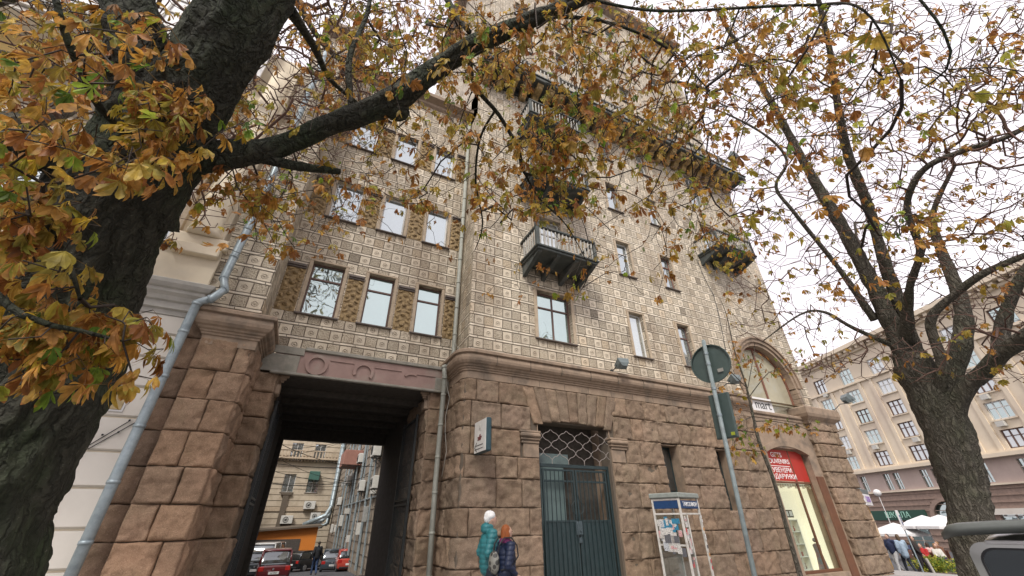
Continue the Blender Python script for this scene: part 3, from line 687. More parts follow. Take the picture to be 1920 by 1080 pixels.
# balconies
def balcony(x0, x1, z, dep=1.2, wood=False, junk=False):
    m = MB(); m.box((x0, D - dep, z), (x1, D - .002, z + .14), bev=.02); m.box((x0 - .05, D - dep - .05, z + .09), (x1 + .05, D - .003, z + .17), bev=.015)
    b = m.build('balcony', M_dkgreen, bld)
    m = MB(); n = 4
    for i in range(n):
        x = x0 + .12 + (x1 - x0 - .24) * i / (n - 1); w_ = .07
        vs = [(x-w_, D - .01, z), (x-w_, D - .01, z - .42), (x-w_, D - .25, z - .33), (x-w_, D - dep + .1, z - .06), (x-w_, D - dep + .06, z)]
        vs += [(a + 2*w_, b2, c) for a, b2, c in vs]
        m = MB(); m.add(vs, [(4,3,2,1,0), (5,6,7,8,9), (0,1,6,5), (1,2,7,6), (2,3,8,7), (3,4,9,8), (4,0,5,9)]); m.build('bracket', M_dkgreen, b)
    m = MB(); m.smooth = True; zt = z + .17; yy = D - dep + .06
    def bal(x, y):
        m.tube([(x, y, zt), (x, y, zt+.1), (x, y, zt+.3), (x, y, zt+.5), (x, y, zt+.75)], [.032, .022, .038, .022, .032], 8)
    k = int((x1 - x0 - .3) / .15)
    for i in range(k + 1): bal(x0 + .15 + (x1 - x0 - .3) * i / k, yy)
    for j in range(1, 7):
        for x in (x0 + .04, x1 - .04): bal(x, yy + (dep - .1) * j / 7)
    m.build('baluster', M_baluster, b)
    m = MB(); m.box((x0 - .03, yy - .06, zt + .75), (x1 + .03, yy + .06, zt + .84), bev=.015)
    for x in (x0 + .03, x1 - .03): m.box((x - .05, yy + .061, zt + .75), (x + .05, D - .01, zt + .839), bev=.01)
    m.box((x0 - .03, yy - .055, zt), (x0 + .09, yy + .055, zt + .749), bev=.01); m.box((x1 - .09, yy - .055, zt), (x1 + .03, yy + .055, zt + .749), bev=.01)
    m.build('handrail', M_dkgreen, b)
    return b
balcony(5.35, 7.75, 9.22); balcony(5.30, 7.85, 12.66, junk=True); balcony(5.35, 7.9, 16.1); balcony(15.15, 17.75, 12.5)
# console balcony running round the top
m = MB(); m.box((3.3, 8.95, 19.12), (20.3, 10.34, 19.34), bev=.03); m.box((3.4, 9.9, 18.86), (20.1, 10.2, 19.118), bev=.02); m.box((3.25, 8.90, 19.345), (20.35, 9.2, 19.42), bev=.01)
cb_ = m.build('console_balcony', M_dkgreen, bld)
nx_ = 27
for i in range(nx_):
    x = 3.75 + i * .605; m = MB(); p = [(9.98, 18.62), (9.85, 18.60), (9.72, 18.68), (9.60, 18.86), (9.42, 18.84), (9.24, 18.90), (9.10, 19.02), (9.08, 19.118), (9.98, 19.118)]
    hw = .15; vs = [(x - hw, y, z) for y, z in p] + [(x + hw, y, z) for y, z in p]; n = len(p)
    m.smooth = False; m.add(vs, [tuple(range(n))[::-1], tuple(range(n, 2*n))] + [(k, (k+1)%n, n+(k+1)%n, n+k) for k in range(n)])
    m.smooth = True; m.ball((x, 9.30, 18.95), (.165, .17, .13), 10, 6); m.build('console', M_console, cb_)
m = MB(); m.smooth = True
for i in range(80):
    x = 3.5 + .207 * i
    if i % 9 == 0: m.box((x - .12, 8.98, 19.42), (x + .12, 9.18, 20.3), bev=.02)
    elif i < 40: m.tube([(x, 9.08, 19.42), (x, 9.08, 19.55), (x, 9.08, 19.75), (x, 9.08, 19.95), (x, 9.08, 20.2)], [.05, .035, .06, .035, .05], 6)
    else: m.tube([(x, 9.08, 19.42), (x, 9.08, 20.2)], .014, 5, False); m.tube([(x, 9.08, 19.5), (x + .1, 9.08, 19.8), (x + .2, 9.08, 20.1)], .01, 4, False)
m.box((3.4, 9.0, 20.2), (20.2, 9.16, 20.28), bev=.01)
m.build('balustrade', M_baluster, cb_)

# ---- shop bay
SX0, SX1, SZ1 = 15.50, 18.02, 3.92
m = MB(); YB = 9.90
plane_wall(m, front(YB), 15.1, 18.70, -.5, 5.0, [(SX0, SX1, -.02, 3.93)], depth=.5)
m.box((15.1, YB - .03, 5.0), (18.60, 10.4, 5.12), bev=.02); m.box((15.0, YB - .09, 5.125), (18.54, 10.4, 5.26), bev=.03)
arcband(m, (SX0 + SX1) / 2, .70, 3.30, 3.50, YB - .03, YB + .3, R_(66.5), R_(113.5), 14)
m.build('shop_surround', M_trim, bld)
m = MB(); arcband(m, AXC, AZC, AR - .03, AR + .12, D - .07, D + .3, 0, math.pi, 36); arcband(m, AXC, AZC, AR + .12, AR + .28, D - .14, D + .05, 0, math.pi, 36); arcband(m, AXC, AZC, AR + .28, AR + .36, D - .20, D + .05, 0, math.pi, 36)
for s_ in (-1, 1):
    for k in range(6): m.box((AXC + s_ * (AR + .005) - (.18 if s_ < 0 else -.0), D - .11 + .003 * k, 5.27 + .21 * k), (AXC + s_ * AR + (.0 if s_ < 0 else .20), D + .3, 5.47 + .21 * k), bev=.01)
m.build('arch_moulding', M_trim, bld)
m = MB(); # arched window frame
wf = .09
m.box((AXC - AR + .03, D + .20, 5.30), (AXC + AR - .03, D + .28, 5.30 + wf), bev=.01); m.box((AXC - wf/2, D + .198, 5.395), (AXC + wf/2, D + .282, AZC + AR - .1), bev=.01)
m.box((AXC - AR + .03, D + .199, 5.395), (AXC - AR + .12, D + .281, AZC), bev=.01); m.box((AXC + AR - .12, D + .199, 5.395), (AXC + AR - .03, D + .281, AZC), bev=.01)
arcband(m, AXC, AZC, AR - .12, AR - .03, D + .199, D + .281, 0, math.pi, 36)
aw = m.build('arched_window', M_frame_b, bld)
M_curt = pm('pale_curtain', (.55, .50, .36), (.44, .40, .29), rough=.8, scale=3, stretch=(6, 6, .3))
m = MB(); vs = [(AXC, D + .25, AZC)] + [(AXC + (AR - .1) * math.cos(math.pi * i / 24), D + .25, AZC + (AR - .1) * math.sin(math.pi * i / 24)) for i in range(25)]
m.add(vs, [(0, i + 1, i + 2) for i in range(24)]); m.quad((AXC - AR + .1, D + .25, 5.35), (AXC + AR - .1, D + .25, 5.35), (AXC + AR - .1, D + .25, AZC), (AXC - AR + .1, D + .25, AZC)); m.build('pane', glass_material('curtained_arch_glass', (.52, .48, .34), .2), aw)
# shopfront
m = MB(); F = .07; yF = YB + .22; xm = 17.12
m.box((SX0, yF, -.02), (SX0 + F, yF + .08, 3.94), bev=.01); m.box((SX1 - F, yF, -.02), (SX1, yF + .08, 3.94), bev=.01); m.box((xm - .035, yF + .003, .06), (xm + .035, yF + .077, 3.9), bev=.01)
m.box((SX0, yF - .003, -.02), (SX1, yF + .083, .07), bev=.01); m.box((SX0, yF - .004, 2.72), (SX1, yF + .084, 2.79), bev=.01); m.box((SX1 + .001, YB - .06, -.3), (SX1 + .42, YB + .1, 2.98), bev=.02)
sf = m.build('shopfront', M_brownmet, bld)
m = MB(); m.box((SX0 + F, yF + .03, .07), (xm - .035, yF + .038, 2.72)); m.box((xm + .035, yF + .03, .07), (SX1 - F, yF + .038, 2.72)); m.build('shop_window', clear_glass('shop_glass', .10), sf)
M_shopin = emit_mat('glowing_shop_wall', (.60, .55, .42), .55)  # niche walls glow by themselves, standing in for the shop's interior lighting
m = MB(); m.box((SX0 - .1, yF + .85, -.1), (SX1 + .2, yF + .9, 3.0)); m.box((SX0 - .12, yF + .1, -.12), (SX0 - .02, yF + .85, 3.0)); m.box((SX1 + .02, yF + .1, -.12), (SX1 + .12, yF + .85, 3.0)); m.box((SX0, yF + .1, 2.85), (SX1, yF + .85, 2.95)); m.box((SX0, yF + .1, -.1), (SX1, yF + .85, -.02)); m.build('display_niche', M_shopin, sf)
m = MB(); m.box((SX0 + F, yF + .01, 2.80), (xm - .036, yF + .05, 3.90)); m.box((xm + .036, yF + .01, 2.80), (SX1 - F, yF + .05, 3.88)); sp_ = m.build('sign_panel', M_red, sf)
def text(body, loc, size, mat, parent, xdir=(1, 0, 0), up=(0, 0, 1), name='lettering', ext=.004, align='CENTER', sx=1.0):
    cu = bpy.data.curves.new(name, 'FONT'); cu.body = body; cu.size = size; cu.align_x = align; cu.align_y = 'CENTER'; cu.extrude = ext
    to = bpy.data.objects.new(name, cu); col.objects.link(to)
    bpy.context.view_layer.update()
    me = bpy.data.meshes.new_from_object(to.evaluated_get(bpy.context.evaluated_depsgraph_get())); bpy.data.objects.remove(to)
    x = Vector(xdir).normalized(); u_ = Vector(up).normalized(); n = x.cross(u_)
    M = Matrix([[x[i], u_[i], n[i], loc[i]] for i in range(3)] + [[0, 0, 0, 1]]) @ Matrix.Diagonal((sx, 1, 1, 1))
    me.transform(M); me.materials.clear(); me.materials.append(mat)
    return link(bpy.data.objects.new(name, me), parent)
M_wpaint = pm('white_lettering', (.82, .82, .80), (.78, .78, .76), rough=.5)
xs = (SX0 + xm) / 2 + .03
for (t, z) in (('GIFTS', 3.70), ('SOUVENIRS', 3.47), ('СУВЕНІРИ', 3.16), ('ПОДАРУНКИ', 2.94)): text(t, (xs, yF + .004, z), .235, M_wpaint, sp_, sx=1.12)
m = MB(); m.box((SX0 + .2, yF + .002, 3.30), (xm - .15, yF + .009, 3.32)); m.build('sign_rule', M_wpaint, sp_)
# valance of small flags inside the shop window
m = MB()
for i in range(16): x = SX0 + .1 + i * .15; m.box((x, yF + .06, 2.56 + .03 * (i % 3)), (x + .13, yF + .065, 2.71))
m.build('valance', pm('gold_valance', (.42, .27, .13), (.6, .5, .35), scale=20), sf)

# ---- gate
gate = None
m = MB(); yg = YS + .16; z0g, z1g = -.05, 2.95
for x in (GX0 + .02, GX1 - .12): m.box((x, yg, z0g), (x + .10, yg + .06, z1g), bev=.008)
m.box((GX0 + .12, yg + .003, z1g - .09), (GX1 - .12, yg + .057, z1g), bev=.008)
gate = m.build('iron_gate', M_irong, bld)
for s_ in (0, 1):
    m = MB(); a = GX0 + .17 if s_ == 0 else 6.91; b_ = 6.87 if s_ == 0 else GX1 - .17
    for x in (a, b_ - .05): m.box((x, yg + .005, z0g + .05), (x + .05, yg + .055, z1g - .13), bev=.006)
    for z in (z0g + .08, 1.56, 2.50, z1g - .18): m.box((a + .05, yg + .008, z), (b_ - .05, yg + .052, z + .05), bev=.006)
    n = 7
    for i in range(n): x = a + .05 + (b_ - a - .1) * (i + .5) / n; m.box((x - .009, yg - .006, z0g + .12), (x + .009, yg + .012, z1g - .15))
    lf = m.build('gate_leaf', M_irong, gate)
m = MB(); m.box((GX0 + .20, yg + .022, .04), (6.86, yg + .034, 1.57)); m.box((6.93, yg + .022, .04), (GX1 - .2, yg + .034, 1.57))
for i in range(14): m.box((GX0 + .23 + .15 * i, yg + .018, .05), (GX0 + .236 + .15 * i, yg + .0235, 1.55))
m.build('sheet_panel', M_irong, gate)
m = MB(); m.box((6.78, yg - .03, 1.28), (6.99, yg + .0, 1.58), bev=.01); m.tube([(6.80, yg - .05, 1.22), (6.80, yg - .075, 1.26), (6.80, yg - .075, 1.52), (6.80, yg - .05, 1.56)], .011, 6); m.ball((6.92, yg - .035, 1.36), .022, 8, 6)
m.box((6.84, yg - .03, 1.10), (6.94, yg, 1.22), bev=.01); m.build('lock', pm('worn_steel', (.10, .13, .14), (.05, .07, .075), metal=.5, rough=.4, scale=30), gate)
m = MB()
for s_ in (-1, 1): m.tube([(6.89 + s_ * .05, yg - .01, 1.62), (6.89 + s_ * .06, yg - .01, 1.74), (6.89 + s_ * .17, yg - .01, 1.80), (6.89 + s_ * .20, yg - .01, 1.95), (6.89 + s_ * .08, yg - .01, 2.05), (6.89 + s_ * .05, yg - .01, 2.18)], .009, 5)
m.build('gate_scroll', M_irong, gate)
# the door behind the gate
m = MB(); m.box((GX0 + .2, yg + .35, 0), (6.75, yg + .40, 3.15)); m.build('inner_door', pm('grey_green_door', (.16, .22, .21), (.11, .155, .15), rough=.4, scale=1.5), bld)
m = MB(); m.box((GX0 + .02, yg + .3, 2.98), (6.9, yg + .5, 3.25)); m.build('awning_box', pm('greenish_metal', (.13, .18, .17), (.09, .12, .12), rough=.5), bld)
# wavy wire grille over the gate
m = MB(); ya = YS + .05
def wavy(p0, sx, ph):
    e = math.hypot(.265, .205); dx, dz = sx * .265 / e, .205 / e; pts = []
    for i in range(int(1.35 / .02)):
        s_ = i * .02; o = .017 * max(-1, min(1, 1.6 * math.sin(s_ / e * 2 * math.pi + ph)))
        x = p0[0] + dx * s_ - dz * o; z = p0[1] + dz * s_ + dx * o; top = 3.93 + .16 * (1 - ((x - 6.89) / 1.15) ** 2)
        if GX0 + .03 < x < GX1 - .03 and 2.97 < z < top: pts.append((x, ya, z))
        else:
            if len(pts) > 1: m.tube(pts, .0075, 4, False)
            pts = []
    if len(pts) > 1: m.tube(pts, .0075, 4, False)
for i in range(-3, 7):
    x = GX0 - .1 + i * .53; wavy((x, 3.02), 1, 0); wavy((x, 3.02), -1, math.pi)
    if i >= -2: m.tube([(x, ya, 3.02), (x, ya, 2.93)], .008, 4, False) if GX0 + .05 < x < GX1 - .05 else None
m.build('wire_grille', M_wire, bld)
# slit windows in the granite
for (a, b_, c, d) in ((10.18, 10.88, 2.30, 3.66), (12.64, 13.22, 1.83, 3.66)):
    m = MB(); m.box((a, 10.22, c), (b_, 10.28, d)); o = m.build('slit_window', M_irong, bld)
    m = MB(); m.box((a + .08, 10.20, c + .08), (b_ - .08, 10.219, d - .08)); m.build('pane', M_glass_d, o)
    m = MB(); m.box((a - .02, YS + .03, c), (a, 10.3, d)); m.box((b_, YS + .03, c), (b_ + .02, 10.3, d)); m.box((a, YS + .03, d), (b_, 10.3, d + .02)); m.box((a, YS - .02, c - .03), (b_, 10.3, c)); m.build('reveal', M_trim, o)
# drainpipes
def pipe(parent, pts, r, mat, name='drainpipe', rings=(), n=12):
    m = MB(); m.smooth = True; m.tube(pts, r, n); o = m.build(name, mat, parent)
    m = MB(); m.smooth = True
    for i in range(len(pts) - 1):
        a, b_ = Vector(pts[i]), Vector(pts[i+1]); Lg = (b_ - a).length
        if Lg < .5: m.tube([a, a + (b_ - a).normalized() * .05], r * 1.13, n); continue
        k = int(Lg / 1.0)
        for j in range(k + 1): c = a + (b_ - a) * ((j + .3) / (k + 1)); t = (b_ - a).normalized(); m.tube([c - t * .03, c + t * .03], r * 1.10, n)
    m.build('pipe_collar', mat, o); return o
pipe(bld, [(3.46, 11.0, 17.5), (3.46, 11.0, 6.0), (3.30, 10.9, 5.62), (3.12, 10.75, 5.5), (3.16, 10.72, 5.2), (3.20, 10.85, 4.95), (3.19, 10.9, 2.5), (3.22, 10.9, -.1)], .068, M_pipe2)
m = MB(); m.smooth = True; m.tube([(3.40, 10.9, 6.4), (3.38, 10.3, 5.95), (3.14, 10.6, 5.45), (3.22, 10.72, 5.0), (3.34, 10.7, 4.6), (3.27, 10.72, 4.1), (3.30, 10.75, 3.7), (3.36, 10.7, 3.2), (3.30, 10.75, 2.6)], .009, 5); m.build('loose_cable', M_baluster, bld)
m = MB(); m.smooth = True; m.tube([(14.9, 9.96, 12.3), (15.1, 9.96, 11.2), (15.35, 9.96, 10.4), (15.25, 9.96, 9.2), (14.95, 9.96, 7.4), (14.8, 9.7, 6.2), (14.78, 9.60, 5.85)], .012, 5); m.build('wall_cable', M_ironb, bld)
LP = pipe(bld, [(-2.36, 9.72, 16.5), (-2.42, 9.72, 9.0), (-2.52, 9.72, 6.45), (-2.38, 9.60, 6.12), (-2.50, 9.45, 5.78), (-2.72, 9.50, 5.66), (-2.76, 9.6, 5.3), (-2.80, 9.66, 2.5), (-2.80, 9.66, -.1)], .085, M_zinc)
# open gate leaves inside the passage
for (x, s_) in ((-.90, 1), (2.78, -1)):
    m = MB(); y0_, y1_ = 11.95, 13.55
    for k in range(11): y = y0_ + (y1_ - y0_) * k / 10; m.box((x - .01, y - .01, .05), (x + .01, y + .01, 4.3))
    for z in (.12, 2.0, 2.12, 4.2): m.box((x - .025, y0_ - .02, z), (x + .025, y1_ + .02, z + .05))
    for y in (y0_ - .05, y1_): m.box((x - .03, y, .03), (x + .03, y + .06, 4.35))
    m.build('passage_gate', M_ironb, bld)

# ================================================================ CREAM BUILDING (left)
cb = thing('plastered_building', 'cream plastered building with banded ground floor and grey moulded cornice, left of the zinc drainpipe', 'building', (-8, 10, 0))
m = MB(); zc = [-.9, -.1, .45, .99, 1.55, 2.16, 2.74, 3.33, 3.90, 4.50, 5.01, 5.44]
for i in range(len(zc) - 1):
    a, b_ = zc[i] + .014, zc[i+1] - .014; xr = -2.93; p = .045
    vs = [(-20, 9.95, a), (xr + .05, 9.95, a), (xr - .0, 9.95 - p, a + .03), (-20, 9.95 - p, a + .03), (-20, 9.95 - p, b_ - .004), (xr - .0, 9.95 - p, b_ - .004), (xr + .05, 9.95, b_), (-20, 9.95, b_)]
    m.add(vs, [(0, 1, 2, 3), (3, 2, 5, 4), (4, 5, 6, 7), (1, 6, 5, 2)])
m.build('banded_wall', M_cream, cb)
m = MB(); m.box((-20, 9.96, -1), (-2.90, 11, 15.0)); m.build('wall_core', M_cream2, cb)
m = MB(); m.sweep([(0, 5.42), (.05, 5.44), (.05, 5.54), (.12, 5.56), (.12, 5.70), (.18, 5.72), (.22, 5.80), (.30, 5.86), (.30, 5.93), (.36, 5.95), (.42, 6.02), (.44, 6.09), (.40, 6.12), (-.1, 6.16)], [(-20, 9.93, 0, -1), (-2.98, 9.93, 1, -1), (-2.98, 10.6, 1, 0)]); m.build('cornice', M_greymould, cb)
m = MB(); m.box((-20, 9.90, 6.13), (-2.78, 9.96, 7.05), bev=.02); m.box((-3.95 + .1, 9.80, 7.2), (-2.72, 9.97, 7.5), bev=.03); m.smooth = True
m.tube([(-3.28, 9.92, 7.5), (-3.28, 9.92, 7.6), (-3.28, 9.92, 7.7), (-3.28, 9.92, 14)], [.34, .36, .29, .26], 20); m.smooth = False
m.box((-3.7, 9.72, 6.95), (-2.80, 9.97, 7.199), bev=.02); m.build('pilaster', M_cream2, cb)
for x in (-5.1, -7.6, -10.2, -13):
    add_window(cb, x, x + 1.25, 7.15, 9.35, 9.86, frame=M_frame_w, glass=M_glass_s, mull=((.5,), (.7,)), inset=.0, surround=.12)
m = MB(); m.sweep([(0, 10.0), (.1, 10.05), (.12, 10.2), (.3, 10.35), (.34, 10.5), (.6, 10.62), (.62, 10.75), (-.05, 10.8)], [(-20, 9.95, 0, -1), (-3.6, 9.95, 0, -1)]); m.build('cornice', M_cream, cb)
m = MB()
for x in (-6.9, -9.3, -11.7): m.box((x, 9.90, 10.85), (x + 1.5, 9.97, 12.0), bev=.02)
m.build('ochre_panel', pm('ochre_plaster', (.62, .44, .16), (.52, .37, .14), scale=3), cb)
m = MB(); m.box((-20, 9.2, 12.05), (-3.7, 9.96, 12.22), bev=.03); m.box((-20, 9.12, 12.225), (-3.65, 9.3, 12.30), bev=.01); bal_ = m.build('balcony', M_cream, cb)
m = MB()
for i in range(80): x = -19.5 + i * .2; m.tube([(x, 9.2, 12.3), (x + .06, 9.18, 12.55), (x - .06, 9.18, 12.8), (x, 9.2, 13.05)], .014, 4, False)
m.box((-20, 9.17, 13.05), (-3.7, 9.23, 13.10)); m.box((-20, 9.18, 12.62), (-3.7, 9.21, 12.65)); m.build('iron_railing', M_ironb, bal_)
m = MB(); m.box((-20, 9.6, 13.3), (-3.7, 9.66, 15.6)); m.build('roof_glazing', M_white, cb)
m = MB()
for i in range(28): x = -19.8 + i * .58; m.box((x, 9.56, 13.3), (x + .05, 9.599, 15.6))
for z in (13.9, 14.6, 15.3): m.box((-20, 9.565, z), (-3.7, 9.598, z + .04))
m.build('glazing_bar', M_greymould, cb)
# brass plaque on the banded wall
pq = thing('brass_plaque', 'small brass plaque with worn letters on the cream banded wall', 'plaque', (-3.6, 9.9, 3.6))
m = MB(); m.box((-4.05, 9.875, 3.42), (-3.20, 9.903, 3.82), bev=.005); m.build('mount', M_white, pq)
m = MB(); m.box((-4.02, 9.862, 3.45), (-3.23, 9.874, 3.79), bev=.003); pl = m.build('plate', pm('brass', (.34, .26, .13), (.22, .17, .09), rough=.35, metal=.5, scale=6), pq)
M_bl = pm('engraved_letters', (.10, .07, .03), rough=.6)
text('ЕКТО', (-3.62, 9.860, 3.70), .10, M_bl, pl); text('ЬКО', (-3.60, 9.860, 3.58), .10, M_bl, pl)
# small wires with anchors on the wall
tw = MB(); tw.smooth = True
for (p, q) in (((245, 788), (150, 845)), ((254, 792), (165, 842))): tw.tube([atY(*p, 9.88), atY(*q, 9.88)], .008, 5)
for p in ((192, 815), (222, 810), (243, 788)): tw.tube([atY(*p, 9.89), atY(*p, 9.80)], .018, 6)
tag(tw.build('guy_wire', M_ironb), 'pair of thin black wires anchored to the cream banded wall', 'wire')

# ================================================================ YARD BEYOND THE PASSAGE
yb = thing('yard_building', 'pale stone building closing the yard beyond the passage, with a balustraded ledge', 'building', (0, 60, -2))
M_yb = pm('pale_block_stone', (.50, .425, .32), (.42, .355, .265), rough=.85, scale=2, stain=(.33, .27, .19))
m = MB(); hh = [(-4.2 + i * 2.7, -2.9 + i * 2.7, 4.9 + j * 3.6, 6.9 + j * 3.6) for i in range(3) for j in range(5)]
plane_wall(m, front(60), -14, 9, -2.5, 26, hh, depth=.3); m.build('wall', M_yb, yb)
m = MB()
for k in range(40): m.box((-14, 59.97, -2.2 + k * .62), (9, 60.0, -2.17 + k * .62))
m.build('course_line', M_mortar, yb)
for h in hh: add_window(yb, *h, 60, frame=M_frame_w, glass=M_glass_s, mull=((.5,), ()), surround=0, sill=True)
m = MB(); m.box((-14, 59.2, 8.55), (9, 59.99, 8.75), bev=.02); m.box((-14, 59.3, 9.5), (9, 59.5, 9.6))
for i in range(60): m.box((-13.8 + i * .38, 59.35, 8.751), (-13.65 + i * .38, 59.47, 9.5)); m.box((-13.8 + i * .38, 59.5, 8.3), (-13.65 + i * .38, 59.98, 8.55))
m.box((-14, 59.9, 2.9), (9, 59.99, 3.3)); m.build('ledge', M_winstone, yb)
m = MB(); m.box((1.2, 58.9, 6.2), (2.4, 59.9, 7.2), bev=.03); m.build('balcony', pm('green_balcony', (.05, .13, .10), (.04, .1, .08)), yb)
m = MB(); m.box((-1.1, 59.75, -2), (-.5, 59.96, 4.6)); m.box((-1.4, 59.7, 4.6), (-.2, 59.97, 4.9)); m.build('chimney_flue', M_mortar, yb)
# right hand yard building, seen along its wall
yr_ = thing('brick_yard_building', 'old yard building with patched wall crowded with boxes, right beyond the passage', 'building', (5, 40, -2))
M_yr = pm('patched_masonry', (.36, .30, .23), (.22, .185, .145), rough=.9, scale=3, bump=.4, stain=(.12, .10, .08), stainscale=2)
XW = 4.7; fw_ = lambda u, z, d: (XW - d, u, z)
hh = [(24 + i * 4.2, 25.1 + i * 4.2, .6 + j * 3.4, 2.5 + j * 3.4) for i in range(8) for j in range(3)]
m = MB(); plane_wall(m, fw_, 18.2, 59, -2.5, 13.0, hh, depth=.25); m.box((XW + .3, 18.2, -2.5), (9, 59, 12.9)); m.build('wall', M_yr, yr_)
m = MB()
for k in range(24): m.box((XW - .03, 18.2, -2 + k * .62), (XW - .001, 59, -1.97 + k * .62))
m.build('course_line', M_mortar, yr_)
for (a, b_, c, d) in hh:
    m = MB(); m.box((XW + .12, a, c), (XW + .16, b_, c + .07)); m.box((XW + .12, a, d - .07), (XW + .16, b_, d)); m.box((XW + .12, a, c + .07), (XW + .16, a + .07, d - .07)); m.box((XW + .12, b_ - .07, c + .07), (XW + .16, b_, d - .07)); m.box((XW + .12, (a + b_) / 2 - .03, c + .07), (XW + .16, (a + b_) / 2 + .03, d - .07)); o = m.build('window', M_frame_w, yr_)
    m = MB(); m.box((XW + .14, a + .07, c + .07), (XW + .15, b_ - .07, d - .07)); m.build('pane', M_glass_s, o)
m = MB(); m.box((XW - 1.5, 39, 5.9), (XW, 42.5, 7.1), bev=.03); m.build('balcony', pm('faded_red_balcony', (.34, .17, .13), (.26, .13, .10), scale=4), yr_)
for k, y in enumerate((57.4, 58.0, 58.6)):
    pipe(yr_, [(XW - .35, y, 15), (XW - .35, y, 3.4 - k * .9), (XW - .9 - .5 * k, y - 1.2, 2.4 - k * .7), (XW - 3.0, y - .6, 1.5 - k * .15)], .22, M_zinc, name='duct')
rr = random.Random(4); m = MB()
for k in range(13): m.tube([(XW - .12, 20 + k * 2.4, -1), (XW - .12 - rr.uniform(0, .2), 20 + k * 2.4 + rr.uniform(-.4, .4), 9)], rr.choice([.04, .06, .09]), 7)
m.tube([(XW - .15, 19, 3.0), (XW - .15, 45, 3.0)], .05, 6); m.build('wall_pipe', M_zinc, yr_)
# air conditioners, built once and copied
def make_ac():
    r = thing('air_conditioner', 'air conditioner', 'air conditioner', (0, 0, 0))
    m = MB(); m.box((-.42, -.15, 0), (.42, .15, .56), bev=.02); bdy = m.build('casing', pm('off_white_casing', (.58, .57, .52), (.48, .47, .43)), r)
    m = MB(); arcband(m, -.08, .28, .17, .20, -.165, -.151, 0, 2*math.pi, 20)
    for a in range(8): q = a * math.pi / 8; m.tube([(-.08 + .18*math.cos(q), -.158, .28 + .18*math.sin(q)), (-.08 - .18*math.cos(q), -.158, .28 - .18*math.sin(q))], .006, 4, False)
    m.ball((-.08, -.158, .28), .05, 8, 5); m.build('fan_grille', M_ironb, r)
    m = MB()
    for x in (-.3, .3): m.box((x - .02, -.12, -.03), (x + .02, .30, -.004)); m.tube([(x, -.1, -.02), (x, .29, -.3)], .012, 5)
    m.build('wall_bracket', M_ironb, r); return r
ac0 = make_ac(); used = False
def put_ac(x, y, z, rz, label, sc=1.0, group='air conditioners on the yard walls'):
    global used
    o = ac0 if not used else copy_tree(ac0); used = True
    o.location = (x, y, z); o.rotation_euler = (0, 0, rz); o.scale = (sc,) * 3; o['label'] = label; o['group'] = group; return o
put_ac(-.1, 59.6, 1.6, 0, 'lower air conditioner on the pale wall beyond the passage', 1.5)
put_ac(2.0, 59.6, 3.1, 0, 'upper air conditioner on the pale wall beyond the passage', 1.5)
put_ac(2.9, 59.6, 2.0, 0, 'air conditioner beside the ducts beyond the passage', 1.3)
ORD = ['nearest', 'second nearest', 'third nearest', 'fourth nearest', 'fifth nearest', 'sixth nearest', 'seventh nearest', 'eighth nearest', 'ninth nearest', 'tenth nearest', 'eleventh nearest', 'twelfth nearest', 'thirteenth nearest', 'fourteenth nearest', 'fifteenth nearest', 'farthest']
AP = [(XW - .35, 24.5, 6.3), (XW - .35, 24.5, 4.3), (XW - .35, 29.5, 5.4), (XW - .35, 34, 3.6), (XW - .35, 28.0, 3.4), (XW - .35, 37.5, 5.9), (XW - .35, 44, 4.8), (XW - .35, 49, 3.2)]
for i, p in enumerate(AP): put_ac(*p, -math.pi / 2, ('upper ' if p[2] > 4.5 else 'lower ') + 'grey air conditioner on the crowded yard wall, ' + ORD[[q_[1] for q_ in sorted(AP, key=lambda a: (a[1], a[2]))].index(p[1]) + (1 if i == 0 else 0)] + ' to the passage', 1.6 if i < 3 else 1.25, 'air conditioners on the crowded yard wall')
M_box = [pm('grey_meter_box', (.34, .345, .33), (.26, .265, .25)), pm('white_meter_box', (.56, .55, .50), (.46, .45, .41))]
for i in range(16):
    y = 23 + i * 2.05; z = rr.uniform(-.2, 5.2); h = rr.uniform(.4, .9); wd = rr.uniform(.35, .9); m = MB(); m.box((XW - rr.uniform(.2, .4), y, z), (XW - .01, y + wd, z + h), bev=.02)
    o = m.build('meter_box', M_box[i % 2], None); tag(o, ('white', 'grey')[(i + 1) % 2] + ' metal service box on the crowded yard wall, ' + ORD[i] + ' to the passage', 'service box', 'service boxes on the yard wall')
# low orange garage
og = thing('orange_garage', 'low garage with orange fascia and dark shutter at the end of the yard', 'garage', (1, 50, -2))
M_or = pm('orange_paint', (.60, .20, .03), (.55, .18, .03), rough=.5)
m = MB(); gx0, gx1, gy = -6.5, 3.0, 51.0
m.add([(gx0, gy, -2.3), (gx1, gy, -2.3), (gx1, gy, 1.35), (gx0, gy, .75), (gx0, gy + 6, -2.3), (gx1, gy + 6, -2.3), (gx1, gy + 6, 1.35), (gx0, gy + 6, .75)], [(0,1,2,3), (1,5,6,2), (3,2,6,7), (4,0,3,7)]); m.build('wall', M_or, og)
m = MB(); m.box((-3.6, gy - .04, -2.2), (1.6, gy - .005, .30))
for k in range(18): m.box((-3.6, gy - .055, -2.15 + k * .14), (1.6, gy - .041, -2.12 + k * .14))
m.build('shutter', pm('brown_shutter', (.10, .085, .075), (.07, .06, .05)), og)
m = MB(); m.add([(gx0 - .2, gy - .5, .70), (gx1 + .3, gy - .5, 1.33), (gx1 + .3, gy + 6, 1.45), (gx0 - .2, gy + 6, .82), (gx0 - .2, gy - .5, .85), (gx1 + .3, gy - .5, 1.48), (gx1 + .3, gy + 6, 1.6), (gx0 - .2, gy + 6, .97)], [(0,1,2,3), (4,5,6,7), (0,1,5,4), (1,2,6,5)]); m.build('roof', M_mortar, og)
